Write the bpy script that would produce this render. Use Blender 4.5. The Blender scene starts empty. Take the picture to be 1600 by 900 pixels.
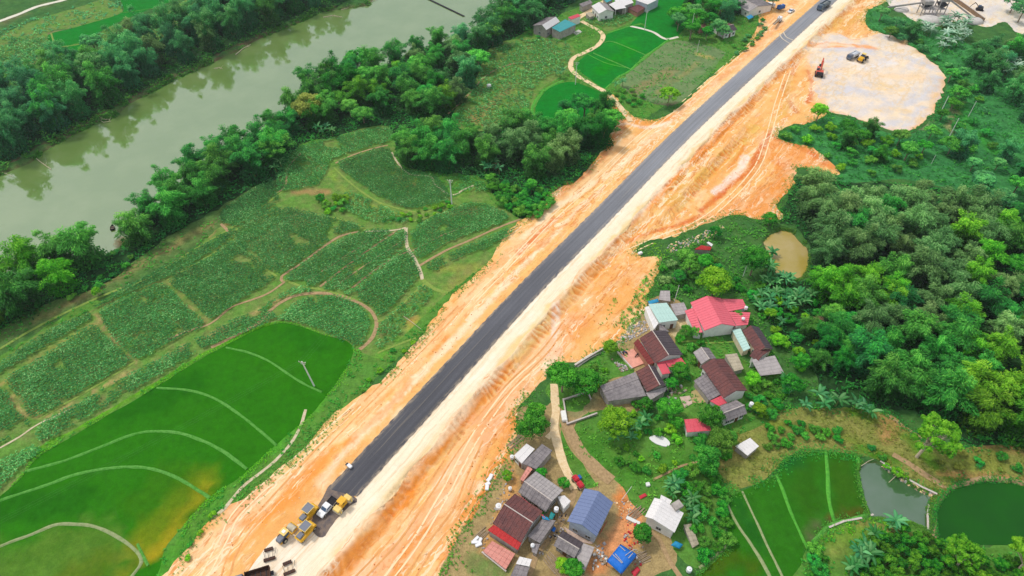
import bpy, bmesh, math, random
import numpy as np
from mathutils import Vector, Matrix
from mathutils.geometry import delaunay_2d_cdt
R = math.radians
rng = np.random.default_rng(7)
random.seed(7)
sc = bpy.context.scene
col = sc.collection

# ---------------------------------------------------------------- camera
H = 150.0; F = 1067.0; PITCH = R(45.0)
cam = bpy.data.cameras.new('camera'); co = bpy.data.objects.new('camera', cam); col.objects.link(co)
co.location = (0, 0, H); co.rotation_euler = (R(90) - PITCH, 0, 0)
cam.sensor_width = 36; cam.lens = 36 * F / 1600; cam.clip_end = 9000; cam.clip_start = 1
sc.camera = co
# ---------------------------------------------------------------- world, sun, exposure
SUN_EL, SUN_AZ = R(58), R(-62)            # azimuth from +Y, towards -X
w = bpy.data.worlds.new("World"); sc.world = w; w.use_nodes = True
nt = w.node_tree; nt.nodes.clear()
sky = nt.nodes.new('ShaderNodeTexSky'); sky.sky_type = 'NISHITA'; sky.sun_disc = False
sky.sun_elevation = SUN_EL; sky.sun_rotation = SUN_AZ; sky.dust_density = 4; sky.air_density = 1.0; sky.altitude = 200
mxs = nt.nodes.new('ShaderNodeMixRGB'); mxs.inputs[0].default_value = 0.6; mxs.inputs[2].default_value = (8.6, 9.0, 9.4, 1)
bg = nt.nodes.new('ShaderNodeBackground'); bg.inputs[1].default_value = 0.1
wo = nt.nodes.new('ShaderNodeOutputWorld')
nt.links.new(sky.outputs[0], mxs.inputs[1]); nt.links.new(mxs.outputs[0], bg.inputs[0]); nt.links.new(bg.outputs[0], wo.inputs[0])
sl = bpy.data.lights.new('sun', 'SUN'); sl.energy = 1.9; sl.angle = R(8); sl.color = (1, .95, .87)
so = bpy.data.objects.new('sun', sl); col.objects.link(so)
sd = Vector((math.sin(SUN_AZ) * math.cos(SUN_EL), math.cos(SUN_AZ) * math.cos(SUN_EL), math.sin(SUN_EL)))
so.rotation_euler = sd.to_track_quat('Z', 'Y').to_euler(); so.location = (0, 0, 300)
sc.view_settings.view_transform = 'Standard'; sc.view_settings.look = 'None'
sc.view_settings.exposure = 0.14; sc.view_settings.gamma = 1
sc.cycles.max_bounces = 5; sc.cycles.diffuse_bounces = 3; sc.cycles.transmission_bounces = 3; sc.cycles.volume_bounces = 0
sc.cycles.use_denoising = True

# ---------------------------------------------------------------- helpers
FW = np.array([0, math.cos(PITCH), -math.sin(PITCH)]); UP = np.array([0, math.sin(PITCH), math.cos(PITCH)])
def P(u, v, z=0.0):
    d = FW * F + UP * (450 - v); d = d + np.array([1., 0, 0]) * (u - 800)
    t = (z - H) / d[2]
    return np.array([d[0] * t, d[1] * t, z])
def PP(pts, z=0.0):
    return np.array([P(u, v, z)[:2] for u, v in pts])
def lin(r, g, b):
    f = lambda c: c / 255 / 12.92 if c <= 10 else ((c / 255 + .055) / 1.055) ** 2.4
    return (f(r), f(g), f(b))
def hash2(ix, iy):
    n = np.sin(ix * 127.1 + iy * 311.7) * 43758.5453
    return n - np.floor(n)
def vnoise(x, y):
    ix, iy = np.floor(x), np.floor(y); fx, fy = x - ix, y - iy
    fx = fx * fx * (3 - 2 * fx); fy = fy * fy * (3 - 2 * fy)
    a, b, c, d = hash2(ix, iy), hash2(ix + 1, iy), hash2(ix, iy + 1), hash2(ix + 1, iy + 1)
    return (a * (1 - fx) + b * fx) * (1 - fy) + (c * (1 - fx) + d * fx) * fy
def fbm(x, y, o=4):
    s = 0; a = .5
    for i in range(o):
        s = s + a * vnoise(x + 17 * i, y - 9 * i); x = x * 2.03; y = y * 2.03; a *= .5
    return s / (1 - .5 ** o)
def sstep(a, b, x):
    t = np.clip((x - a) / (b - a), 0, 1); return t * t * (3 - 2 * t)
def inpoly(x, y, poly):
    x = np.asarray(x); y = np.asarray(y); r = np.zeros(x.shape, bool); n = len(poly)
    for i in range(n):
        x0, y0 = poly[i]; x1, y1 = poly[(i + 1) % n]
        if y0 == y1: continue
        c = ((y0 > y) != (y1 > y)) & (x < (x1 - x0) * (y - y0) / (y1 - y0) + x0)
        r ^= c
    return r
def pdist(x, y, line, closed=False):
    """distance to polyline, arc length there, signed side (right of travel positive)"""
    best = np.full(x.shape, 1e9); arc = np.zeros(x.shape); sgn = np.ones(x.shape); L = 0
    n = len(line); m = n if closed else n - 1
    for i in range(m):
        a = line[i]; b = line[(i + 1) % n]; d = b - a; l = math.hypot(*d)
        if l < 1e-6: continue
        t = ((x - a[0]) * d[0] + (y - a[1]) * d[1]) / l / l
        tc = np.clip(t, 0, 1)
        dx = x - a[0] - tc * d[0]; dy = y - a[1] - tc * d[1]; q = np.hypot(dx, dy)
        k = q < best
        best = np.where(k, q, best); arc = np.where(k, L + tc * l, arc)
        sgn = np.where(k, np.sign((x - a[0]) * d[1] - (y - a[1]) * d[0]), sgn); L += l
    return best, arc, sgn
def segdist(x, y, line, closed=False):
    best = np.full(x.shape, 1e9); n = len(line)
    for i in range(n if closed else n - 1):
        a = line[i]; b = line[(i + 1) % n]; d = b - a; l2 = d @ d + 1e-9
        t = np.clip(((x - a[0]) * d[0] + (y - a[1]) * d[1]) / l2, 0, 1)
        best = np.minimum(best, np.hypot(x - a[0] - t * d[0], y - a[1] - t * d[1]))
    return best
def smooth_line(pts, step=1.5, closed=False):
    """Catmull-Rom through world points, resampled"""
    p = np.array(pts, float); n = len(p); out = []
    if n < 3 and not closed:
        k = max(2, int(np.hypot(*(p[1] - p[0])) / step) + 1)
        return np.array([p[0] + (p[1] - p[0]) * t for t in np.linspace(0, 1, k)])
    for i in range(n if closed else n - 1):
        if closed: a, b, c, d = p[(i - 1) % n], p[i], p[(i + 1) % n], p[(i + 2) % n]
        else: a, b, c, d = p[max(i - 1, 0)], p[i], p[i + 1], p[min(i + 2, n - 1)]
        k = max(1, int(np.hypot(*(c - b)) / step))
        for j in range(k):
            t = j / k
            out.append(.5 * ((2 * b) + (c - a) * t + (2 * a - 5 * b + 4 * c - d) * t * t + (3 * b - a - 3 * c + d) * t ** 3))
    if not closed: out.append(p[-1])
    return np.array(out)

# ---------------------------------------------------------------- materials
MATS = {}
class NB:
    def __init__(s, name):
        s.m = bpy.data.materials.new(name); s.m.use_nodes = True; s.t = s.m.node_tree; s.t.nodes.clear()
        s.o = s.t.nodes.new('ShaderNodeOutputMaterial')
        s.b = s.t.nodes.new('ShaderNodeBsdfPrincipled'); s.t.links.new(s.b.outputs[0], s.o.inputs[0])
        s.b.inputs['Specular IOR Level'].default_value = .25
    def n(s, t, **k):
        x = s.t.nodes.new(t)
        for a, v in k.items():
            if a.startswith('i_'):
                key = a[2:]; x.inputs[int(key) if key.isdigit() else key.replace('_', ' ')].default_value = v
            else: setattr(x, a, v)
        return x
    def l(s, a, b): s.t.links.new(a, b)
    def coord(s, kind='Object'):
        return s.n('ShaderNodeTexCoord').outputs[kind]
    def geo(s): return s.n('ShaderNodeNewGeometry').outputs['Position']
    def noise(s, vec, scale, detail=4, rough=.6, stretch=None):
        if stretch:
            mp = s.n('ShaderNodeMapping'); mp.inputs['Scale'].default_value = stretch; s.l(vec, mp.inputs[0]); vec = mp.outputs[0]
        x = s.n('ShaderNodeTexNoise', i_Scale=scale, i_Detail=detail, i_Roughness=rough); s.l(vec, x.inputs['Vector']); return x.outputs['Fac']
    def ramp(s, fac, stops):
        r = s.n('ShaderNodeValToRGB'); e = r.color_ramp.elements
        while len(e) < len(stops): e.new(.5)
        for k, (p, c) in enumerate(stops):
            e[k].position = p; e[k].color = (c[0], c[1], c[2], 1) if hasattr(c, '__len__') else (c, c, c, 1)
        s.l(fac, r.inputs[0]); return r.outputs[0]
    def mix(s, fac, a, b, mode='MIX'):
        x = s.n('ShaderNodeMixRGB', blend_type=mode)
        for i, v in ((0, fac), (1, a), (2, b)):
            if hasattr(v, 'is_linked') or hasattr(v, 'node'): s.l(v, x.inputs[i])
            elif i == 0: x.inputs[0].default_value = v
            else: x.inputs[i].default_value = (v[0], v[1], v[2], 1)
        return x.outputs[0]
    def bump(s, h, strength=.5, dist=.1):
        b = s.n('ShaderNodeBump', i_Strength=strength, i_Distance=dist); s.l(h, b.inputs['Height']); s.l(b.outputs[0], s.b.inputs['Normal'])
    def done(s, c=None, rough=.9):
        if c is not None:
            if hasattr(c, 'node'): s.l(c, s.b.inputs['Base Color'])
            else: s.b.inputs['Base Color'].default_value = (c[0], c[1], c[2], 1)
        s.b.inputs['Roughness'].default_value = rough; return s.m
def attr(nb, name='col', out='Color'):
    a = nb.n('ShaderNodeAttribute'); a.attribute_name = name; return a.outputs[out]
def flat(name, c, rough=.7, var=.14, scale=1.2, metal=0):
    if name in MATS: return MATS[name]
    nb = NB(name); f = nb.noise(nb.coord(), scale, 5, .65)
    k = nb.ramp(f, [(.25, 1 - var * 1.6), (.75, 1 + var * .4)])
    nb.b.inputs['Metallic'].default_value = metal
    MATS[name] = nb.done(nb.mix(1, c, k, 'MULTIPLY'), rough); return MATS[name]
def roofmat(name, c, c2, kind='tile', amt=.5):
    """c main, c2 weather stain; kind tile / sheet / cement"""
    nb = NB(name); o = nb.coord()
    big = nb.noise(o, .55, 5, .7); fine = nb.noise(o, 5, 3, .7)
    m = nb.mix(nb.ramp(big, [(.38, 0), (.68, amt)]), c, c2)
    lo, hi = (.62, 1.25) if kind == 'tile' else (.85, 1.06)
    m = nb.mix(1, m, nb.ramp(fine, [(.3, lo), (.7, hi)]), 'MULTIPLY')
    uv = nb.n('ShaderNodeUVMap').outputs[0]
    wv = nb.n('ShaderNodeTexWave', wave_type='BANDS', bands_direction='X', i_Scale={'tile': 1.6, 'sheet': 1.1, 'cement': 1.4}[kind], i_Distortion=.4)
    nb.l(uv, wv.inputs[0])
    m = nb.mix({'tile': .3, 'sheet': .13, 'cement': .22}[kind], m, nb.ramp(wv.outputs['Fac'], [(0, .45), (1, 1.0)]), 'MULTIPLY')
    wy = nb.n('ShaderNodeTexWave', wave_type='BANDS', bands_direction='Y', i_Scale={'tile': 1.3, 'sheet': .16, 'cement': .3}[kind], i_Distortion=1.0)
    nb.l(uv, wy.inputs[0])
    m = nb.mix({'tile': .25, 'sheet': .06, 'cement': .25}[kind], m, nb.ramp(wy.outputs['Fac'], [(0, .4), (.35, 1.0)]), 'MULTIPLY')
    nb.bump(wv.outputs['Fac'], .5, .08)
    MATS[name] = nb.done(m, .5 if kind == 'sheet' else .9); return MATS[name]
def ridge(nb, vec, stretch, lo, hi, detail=3):
    f = nb.noise(vec, 1.0, detail, .55, stretch); a = nb.n('ShaderNodeMath', operation='SUBTRACT'); nb.l(f, a.inputs[0]); a.inputs[1].default_value = .5
    b = nb.n('ShaderNodeMath', operation='ABSOLUTE'); nb.l(a.outputs[0], b.inputs[0]); return nb.ramp(b.outputs[0], [(lo, 1), (hi, 0)])
def groundmat(name, lo=.7, hi=1.2, scale=.5, tint=None, tamt=.5, fine=3.0, bump=.4, stretch=None, ruts=None):
    nb = NB(name); nb.b.inputs['Specular IOR Level'].default_value = .04; c = attr(nb); g = nb.geo()
    if stretch:
        uv = nb.n('ShaderNodeUVMap').outputs[0]
        wp = nb.n('ShaderNodeTexNoise', i_Scale=.12, i_Detail=3); nb.l(g, wp.inputs['Vector']); vm = nb.n('ShaderNodeVectorMath', operation='SCALE'); nb.l(wp.outputs['Color'], vm.inputs[0]); vm.inputs['Scale'].default_value = 3.0 if tint and ruts and len(ruts) > 2 else 2
        va = nb.n('ShaderNodeVectorMath', operation='ADD'); nb.l(uv, va.inputs[0]); nb.l(vm.outputs[0], va.inputs[1]); uv = va.outputs[0]
        s1 = nb.noise(uv, 1.0, 3.5, .6, stretch); s2 = nb.noise(uv, 1.0, 4, .62, (.07, .2, 1))
        if tint:
            c = nb.mix(nb.ramp(s1, [(.44, 0), (.62, tamt)]), c, tint[0])
            c = nb.mix(nb.ramp(s2, [(.50, 0), (.70, tamt * .9)]), c, tint[1])
        if ruts:
            for st_, cc, aa, w0, w1 in ruts:
                m = ridge(nb, uv, st_, w0, w1); mk = nb.noise(uv, 1.0, 2, .5, (st_[0] * .6, st_[1] * .5, 1)); mm_ = nb.n('ShaderNodeMath', operation='MULTIPLY'); nb.l(m, mm_.inputs[0]); nb.l(nb.ramp(mk, [(.42, 0), (.6, aa)]), mm_.inputs[1]); c = nb.mix(mm_.outputs[0], c, cc)
    elif tint:
        b = nb.noise(g, scale * .4, 6, .7)
        c = nb.mix(nb.ramp(b, [(.42, 0), (.66, tamt)]), c, tint[0])
    f = nb.noise(g, scale, 6, .72)
    c = nb.mix(1, c, nb.ramp(f, [(.28, lo), (.72, hi)]), 'MULTIPLY')
    ff = nb.noise(g, fine, 3, .7)
    c = nb.mix(1, c, nb.ramp(ff, [(.25, 1 - (1 - lo) * .8), (.75, 1 + (hi - 1) * .9)]), 'MULTIPLY')
    nb.bump(ff, bump, .15)
    MATS[name] = nb.done(c, .95); return MATS[name]
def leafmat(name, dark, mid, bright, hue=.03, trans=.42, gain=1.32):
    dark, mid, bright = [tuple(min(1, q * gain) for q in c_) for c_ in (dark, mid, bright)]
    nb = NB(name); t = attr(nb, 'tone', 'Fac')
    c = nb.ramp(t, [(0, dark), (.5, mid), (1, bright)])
    oi = nb.n('ShaderNodeObjectInfo')
    hs = nb.n('ShaderNodeHueSaturation'); nb.l(c, hs.inputs['Color'])
    mr = nb.n('ShaderNodeMapRange'); nb.l(oi.outputs['Random'], mr.inputs[0]); mr.inputs[3].default_value = .5 - hue; mr.inputs[4].default_value = .5 + hue
    nb.l(mr.outputs[0], hs.inputs['Hue'])
    mv = nb.n('ShaderNodeMapRange'); mm = nb.n('ShaderNodeMath', operation='FRACT'); m2 = nb.n('ShaderNodeMath', operation='MULTIPLY'); m2.inputs[1].default_value = 7.31
    nb.l(oi.outputs['Random'], m2.inputs[0]); nb.l(m2.outputs[0], mm.inputs[0]); nb.l(mm.outputs[0], mv.inputs[0]); mv.inputs[3].default_value = .78; mv.inputs[4].default_value = 1.28
    nb.l(mv.outputs[0], hs.inputs['Value'])
    nb.done(hs.outputs[0], .7)
    tr = nb.n('ShaderNodeBsdfTranslucent'); nb.l(hs.outputs[0], tr.inputs[0])
    mx = nb.n('ShaderNodeMixShader'); mx.inputs[0].default_value = trans
    nb.l(nb.b.outputs[0], mx.inputs[1]); nb.l(tr.outputs[0], mx.inputs[2]); nb.l(mx.outputs[0], nb.o.inputs[0])
    MATS[name] = nb.m; return nb.m
def watermat(name, c, c2, rough=.06, ior=2.1):
    nb = NB(name); g = nb.geo()
    f = nb.noise(g, .06, 4, .6); m = nb.mix(nb.ramp(f, [(.4, 0), (.65, 1)]), c, c2)
    nb.b.inputs['Specular IOR Level'].default_value = .5; nb.b.inputs['IOR'].default_value = ior
    r = nb.noise(g, .9, 3, .6, (1, 1.6, 1)); nb.bump(r, .05, .08)
    MATS[name] = nb.done(m, rough); return nb.m

# ---------------------------------------------------------------- mesh builder
def setp(o, label=None, cat=None, group=None, kind=None):
    if label: o['label'] = label
    if cat: o['category'] = cat
    if group: o['group'] = group
    if kind: o['kind'] = kind
    return o
def thing(name, label, cat, loc=(0, 0, 0), rz=0, group=None):
    o = bpy.data.objects.new(name, None); col.objects.link(o); o.empty_display_size = .3
    o.location = loc; o.rotation_euler = (0, 0, rz); return setp(o, label, cat, group)
def mesh_np(name, V, Fq, mat, tone=None, colr=None, smooth=False, nper=4, uv=None):
    me = bpy.data.meshes.new(name); n = len(V); k = len(Fq)
    me.vertices.add(n); me.vertices.foreach_set('co', np.asarray(V, np.float32).ravel())
    me.loops.add(k * nper); me.loops.foreach_set('vertex_index', np.asarray(Fq, np.int32).ravel())
    me.polygons.add(k); me.polygons.foreach_set('loop_start', np.arange(0, k * nper, nper, dtype=np.int32))
    me.polygons.foreach_set('loop_total', np.full(k, nper, np.int32))
    me.update(calc_edges=True)
    if tone is not None:
        a = me.attributes.new('tone', 'FLOAT', 'POINT'); a.data.foreach_set('value', np.asarray(tone, np.float32))
    if colr is not None:
        a = me.attributes.new('col', 'FLOAT_COLOR', 'POINT'); c = np.ones((n, 4), np.float32); c[:, :3] = colr; a.data.foreach_set('color', c.ravel())
    if uv is not None:
        u = me.uv_layers.new(name='UVMap'); u.data.foreach_set('uv', np.asarray(uv, np.float32)[np.asarray(Fq).ravel()].ravel())
    me.polygons.foreach_set('use_smooth', np.full(k, smooth, bool))
    if mat: me.materials.append(mat)
    return me
def link(name, me, parent=None, loc=(0, 0, 0), rz=0):
    o = bpy.data.objects.new(name, me); col.objects.link(o); o.parent = parent; o.location = loc; o.rotation_euler = (0, 0, rz); return o
class MB:
    def __init__(s): s.v = []; s.f = []; s.uv = []
    def add(s, vs, fs):
        b = len(s.v); s.v += [tuple(map(float, q)) for q in vs]; s.f += [tuple(b + i for i in f) for f in fs]; return s
    def box(s, c, d, rz=0, top=(1, 1), rx=0):
        x, y, z = d[0] / 2, d[1] / 2, d[2] / 2; M = Matrix.Translation(c) @ Matrix.Rotation(rz, 4, 'Z') @ Matrix.Rotation(rx, 4, 'X')
        q = [(-x, -y, -z), (x, -y, -z), (x, y, -z), (-x, y, -z), (-x * top[0], -y * top[1], z), (x * top[0], -y * top[1], z), (x * top[0], y * top[1], z), (-x * top[0], y * top[1], z)]
        return s.add([M @ Vector(p) for p in q], [(3, 2, 1, 0), (4, 5, 6, 7), (0, 1, 5, 4), (1, 2, 6, 5), (2, 3, 7, 6), (3, 0, 4, 7)])
    def cyl(s, a, b, r, r2=None, n=10, cap=True):
        a = Vector(a); b = Vector(b); r2 = r if r2 is None else r2; z = (b - a).normalized(); x = z.orthogonal().normalized(); y = z.cross(x)
        vs = []
        for k in range(n):
            t = 2 * math.pi * k / n; d = x * math.cos(t) + y * math.sin(t); vs += [a + d * r, b + d * r2]
        fs = [(2 * k, 2 * ((k + 1) % n), 2 * ((k + 1) % n) + 1, 2 * k + 1) for k in range(n)]
        if cap: fs += [tuple(range(2 * n - 2, -1, -2)), tuple(range(1, 2 * n, 2))]
        return s.add(vs, fs)
    def tube(s, pts, rs, n=6):
        for i in range(len(pts) - 1): s.cyl(pts[i], pts[i + 1], rs[i], rs[i + 1], n)
        return s
    def prism(s, poly, z0, z1):
        n = len(poly); return s.add([(x, y, z0) for x, y in poly] + [(x, y, z1) for x, y in poly], [tuple(range(n))[::-1], tuple(range(n, 2 * n))] + [(i, (i + 1) % n, n + (i + 1) % n, n + i) for i in range(n)])
    def side(s, prof, x0, x1):
        """profile in (y,z) extruded along x"""
        n = len(prof); return s.add([(x0, y, z) for y, z in prof] + [(x1, y, z) for y, z in prof], [tuple(range(n)), tuple(range(n, 2 * n))[::-1]] + [(i, n + i, n + (i + 1) % n, (i + 1) % n) for i in range(n)])
    def slab(s, q, t=.12):
        """quad (4 points) thickened downwards"""
        q = [Vector(p) for p in q]; return s.add(q + [p - Vector((0, 0, t)) for p in q], [(0, 1, 2, 3), (7, 6, 5, 4), (0, 4, 5, 1), (1, 5, 6, 2), (2, 6, 7, 3), (3, 7, 4, 0)])
    def blob(s, c, r, n=8, m=5, sq=(1, 1, 1), jit=0):
        vs = []
        for i in range(m + 1):
            ph = math.pi * i / m
            for k in range(n):
                t = 2 * math.pi * k / n; j = 1 + random.uniform(-jit, jit)
                vs.append((c[0] + r * sq[0] * math.sin(ph) * math.cos(t) * j, c[1] + r * sq[1] * math.sin(ph) * math.sin(t) * j, c[2] + r * sq[2] * math.cos(ph) * j))
        return s.add(vs, [(i * n + k, (i + 1) * n + k, (i + 1) * n + (k + 1) % n, i * n + (k + 1) % n) for i in range(m) for k in range(n)])
    def build(s, name, mat, parent=None, loc=(0, 0, 0), bevel=0, smooth=False, uvdir=None, fix=True):
        me = bpy.data.meshes.new(name); me.from_pydata(s.v, [], s.f)
        if bevel or fix:
            bm = bmesh.new(); bm.from_mesh(me)
            if fix: bmesh.ops.recalc_face_normals(bm, faces=bm.faces)
            if bevel:
                bmesh.ops.bevel(bm, geom=[e for e in bm.edges if len(e.link_faces) == 2 and e.calc_face_angle(0) > .6], offset=bevel, segments=2, affect='EDGES', clamp_overlap=True)
            bm.to_mesh(me); bm.free()
        if uvdir is not None:
            u = me.uv_layers.new(name='UVMap'); a, b = uvdir
            for lp in me.loops:
                q = me.vertices[lp.vertex_index].co; u.data[lp.index].uv = (q.dot(a), q.dot(b))
        if smooth:
            for p in me.polygons: p.use_smooth = True
        if mat: me.materials.append(mat)
        return link(name, me, parent, loc)
# ================================================================ TERRAIN
X0, X1, Y0, Y1 = -330, 330, 32, 430
ZR = 1.4                                              # road platform height
ROADL = [(518, 759), (595, 675), (700, 564), (805, 450), (918, 337), (1029, 225), (1118, 144), (1200, 71), (1262, 16), (1290, -10)]
ROADR = [(573, 758), (649, 675), (751, 560), (853, 450), (963, 337), (1071, 225), (1153, 144), (1232, 71), (1292, 16), (1320, -8)]
RL = PP(ROADL, ZR); RRt = PP(ROADR, ZR)
cl = (RL + RRt) / 2
hw = np.mean([np.hypot(*(a - b)) for a, b in zip(RL[1:6], RRt[1:6])]) / 2 * .77
d0 = cl[0] - cl[2]; d0 /= np.hypot(*d0); d1 = cl[-1] - cl[-3]; d1 /= np.hypot(*d1)
RC = smooth_line(np.vstack([cl[0] + d0 * 120, cl[0] + d0 * 50, cl, cl[-1] + d1 * 60, cl[-1] + d1 * 200]), 4)
def roadsv(x, y):
    d, s, g = pdist(x, y, RC); return s, d * g
HW = float(hw)
def road_pt(s, v):
    seg = np.hypot(*np.diff(RC, axis=0).T); cs = np.concatenate([[0], np.cumsum(seg)])
    i = int(np.clip(np.searchsorted(cs, s) - 1, 0, len(seg) - 1)); t = (s - cs[i]) / seg[i]; d = (RC[i + 1] - RC[i]) / seg[i]
    p = RC[i] + t * (RC[i + 1] - RC[i]); return np.array([p[0] + d[1] * v, p[1] - d[0] * v])
river = PP([(-420, 330), (-200, 330), (-60, 290), (0, 268), (45, 250), (62, 235), (95, 215), (150, 187), (178, 178), (200, 158), (235, 140), (275, 118), (330, 95), (350, 84), (370, 76), (385, 66), (420, 50), (450, 38), (475, 28), (500, 15), (540, 10), (575, 5), (600, -25), (680, -80),
            (960, -80), (880, -30), (800, 18), (745, 48), (700, 62), (650, 75), (610, 98), (550, 108), (480, 140), (455, 165), (430, 195), (390, 215), (340, 235), (300, 265), (262, 300), (232, 335), (205, 365), (186, 385), (160, 398), (130, 402), (95, 402), (50, 408), (0, 440), (-60, 470), (-420, 600)])
pond_brown = PP([(1193, 375), (1205, 364), (1222, 357), (1238, 360), (1250, 375), (1262, 385), (1266, 402), (1262, 420), (1254, 432), (1235, 437), (1215, 428), (1205, 405)])
pond_grey = PP([(1342, 735), (1352, 722), (1372, 722), (1402, 742), (1420, 755), (1445, 768), (1460, 772), (1449, 790), (1450, 824), (1420, 812), (1400, 808), (1362, 806), (1352, 780)])
pond_green = PP([(1464, 800), (1470, 785), (1490, 762), (1530, 752), (1580, 752), (1630, 765), (1680, 800), (1680, 845), (1600, 850), (1530, 850), (1468, 840)])
puddle = PP([(1016, 683), (1030, 680), (1045, 687), (1047, 695), (1040, 698), (1022, 692)])

EPX = None
def height(x, y, furrow=True):
    x = np.asarray(x, float); y = np.asarray(y, float)
    s, v = roadsv(x, y); av = np.abs(v)
    z = (fbm(x / 30, y / 30, 3) - .5) * .5 * sstep(14, 30, av)
    # left flank / right flank of the road platform
    f0 = 1 - sstep(7.5, 14, -v); edge = 9.4 + (fbm(s / 9, s * 0 + 3, 2) - .5) * 2.2
    f1 = 1 - np.clip((v - edge) / 3.6, 0, 1)
    z = z + ZR * np.where(v < 0, f0, f1)
    bench = sstep(245, 262, s) * (1 - sstep(318, 335, s))
    z = z + bench * .9 * (1 - np.clip((v - 17.5) / 3, 0, 1)) * sstep(10, 12, v)
    if furrow:
        rd = np.abs(((s / 1.9 + 3.2 * fbm(s / 5, v / 7, 3)) % 1) - .5) * 2
        m1 = sstep(edge - .3, edge + .8, v) * (1 - sstep(edge + 3.2, edge + 4.6, v))
        m2 = bench * sstep(16.9, 18, v) * (1 - sstep(20.4, 22, v))
        z = z - (rd ** 1.5) * .7 * fbm(s / 5, v * 0, 2) * 1.6 * np.maximum(m1, m2)
        er = inpoly(x, y, EPX)
        z = z + np.where(er & (av > 4.3), (fbm(s / 14, v / 1.6, 4) - .5) * .55 + (fbm(x / 3.2, y / 3.2, 3) - .5) * .25 * sstep(8, 11, v), 0) * np.where(v < 0, sstep(4.3, 6.5, av), sstep(7.5, 11, v) * .8 + .08)
    z = np.where(av < 4.2, ZR - .0, z)
    for poly, dep, wd in ((river, 3.2, 7.), (pond_brown, 1.6, 2.5), (pond_grey, 1.4, 1.6), (pond_green, 1.4, 1.6), (puddle, .5, .8)):
        lo = poly.min(0) - 12; hi = poly.max(0) + 12
        k = (x > lo[0]) & (x < hi[0]) & (y > lo[1]) & (y < hi[1])
        if not k.any(): continue
        xs, ys = x[k], y[k]; d = segdist(xs, ys, poly, True); ins = inpoly(xs, ys, poly)
        dd = np.where(ins, d, -d); zz = z[k]
        tgt = -dep * sstep(-wd * .45, wd * .55, dd)
        z[k] = zz * (1 - sstep(-wd, 0, dd)) + tgt
    # distant ground beyond the picture rises into low hills
    z = z + 60 * sstep(700, 1800, np.hypot(x, y - 150)) * fbm(x / 500, y / 500, 3)
    return z
_HG = None
def h1(x, y):
    global _HG
    if _HG is None:
        gx_, gy_ = np.meshgrid(np.arange(X0, X1 + 1.), np.arange(Y0, Y1 + 1.)); _HG = height(gx_.ravel(), gy_.ravel(), False).reshape(gx_.shape)
    if not (X0 < x < X1 - 1 and Y0 < y < Y1 - 1): return float(height(np.array([x]), np.array([y]), False)[0])
    i, j = int(x - X0), int(y - Y0); a, b = x - X0 - i, y - Y0 - j
    return float((_HG[j, i] * (1 - a) + _HG[j, i + 1] * a) * (1 - b) + (_HG[j + 1, i] * (1 - a) + _HG[j + 1, i + 1] * a) * b)
def G(u, v, dz=0.0):
    """picture point -> the point of the terrain there"""
    z = 0.0
    for _ in range(3):
        p = P(u, v, z); z = h1(p[0], p[1])
    p = P(u, v, z); return np.array([p[0], p[1], z + dz])

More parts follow.
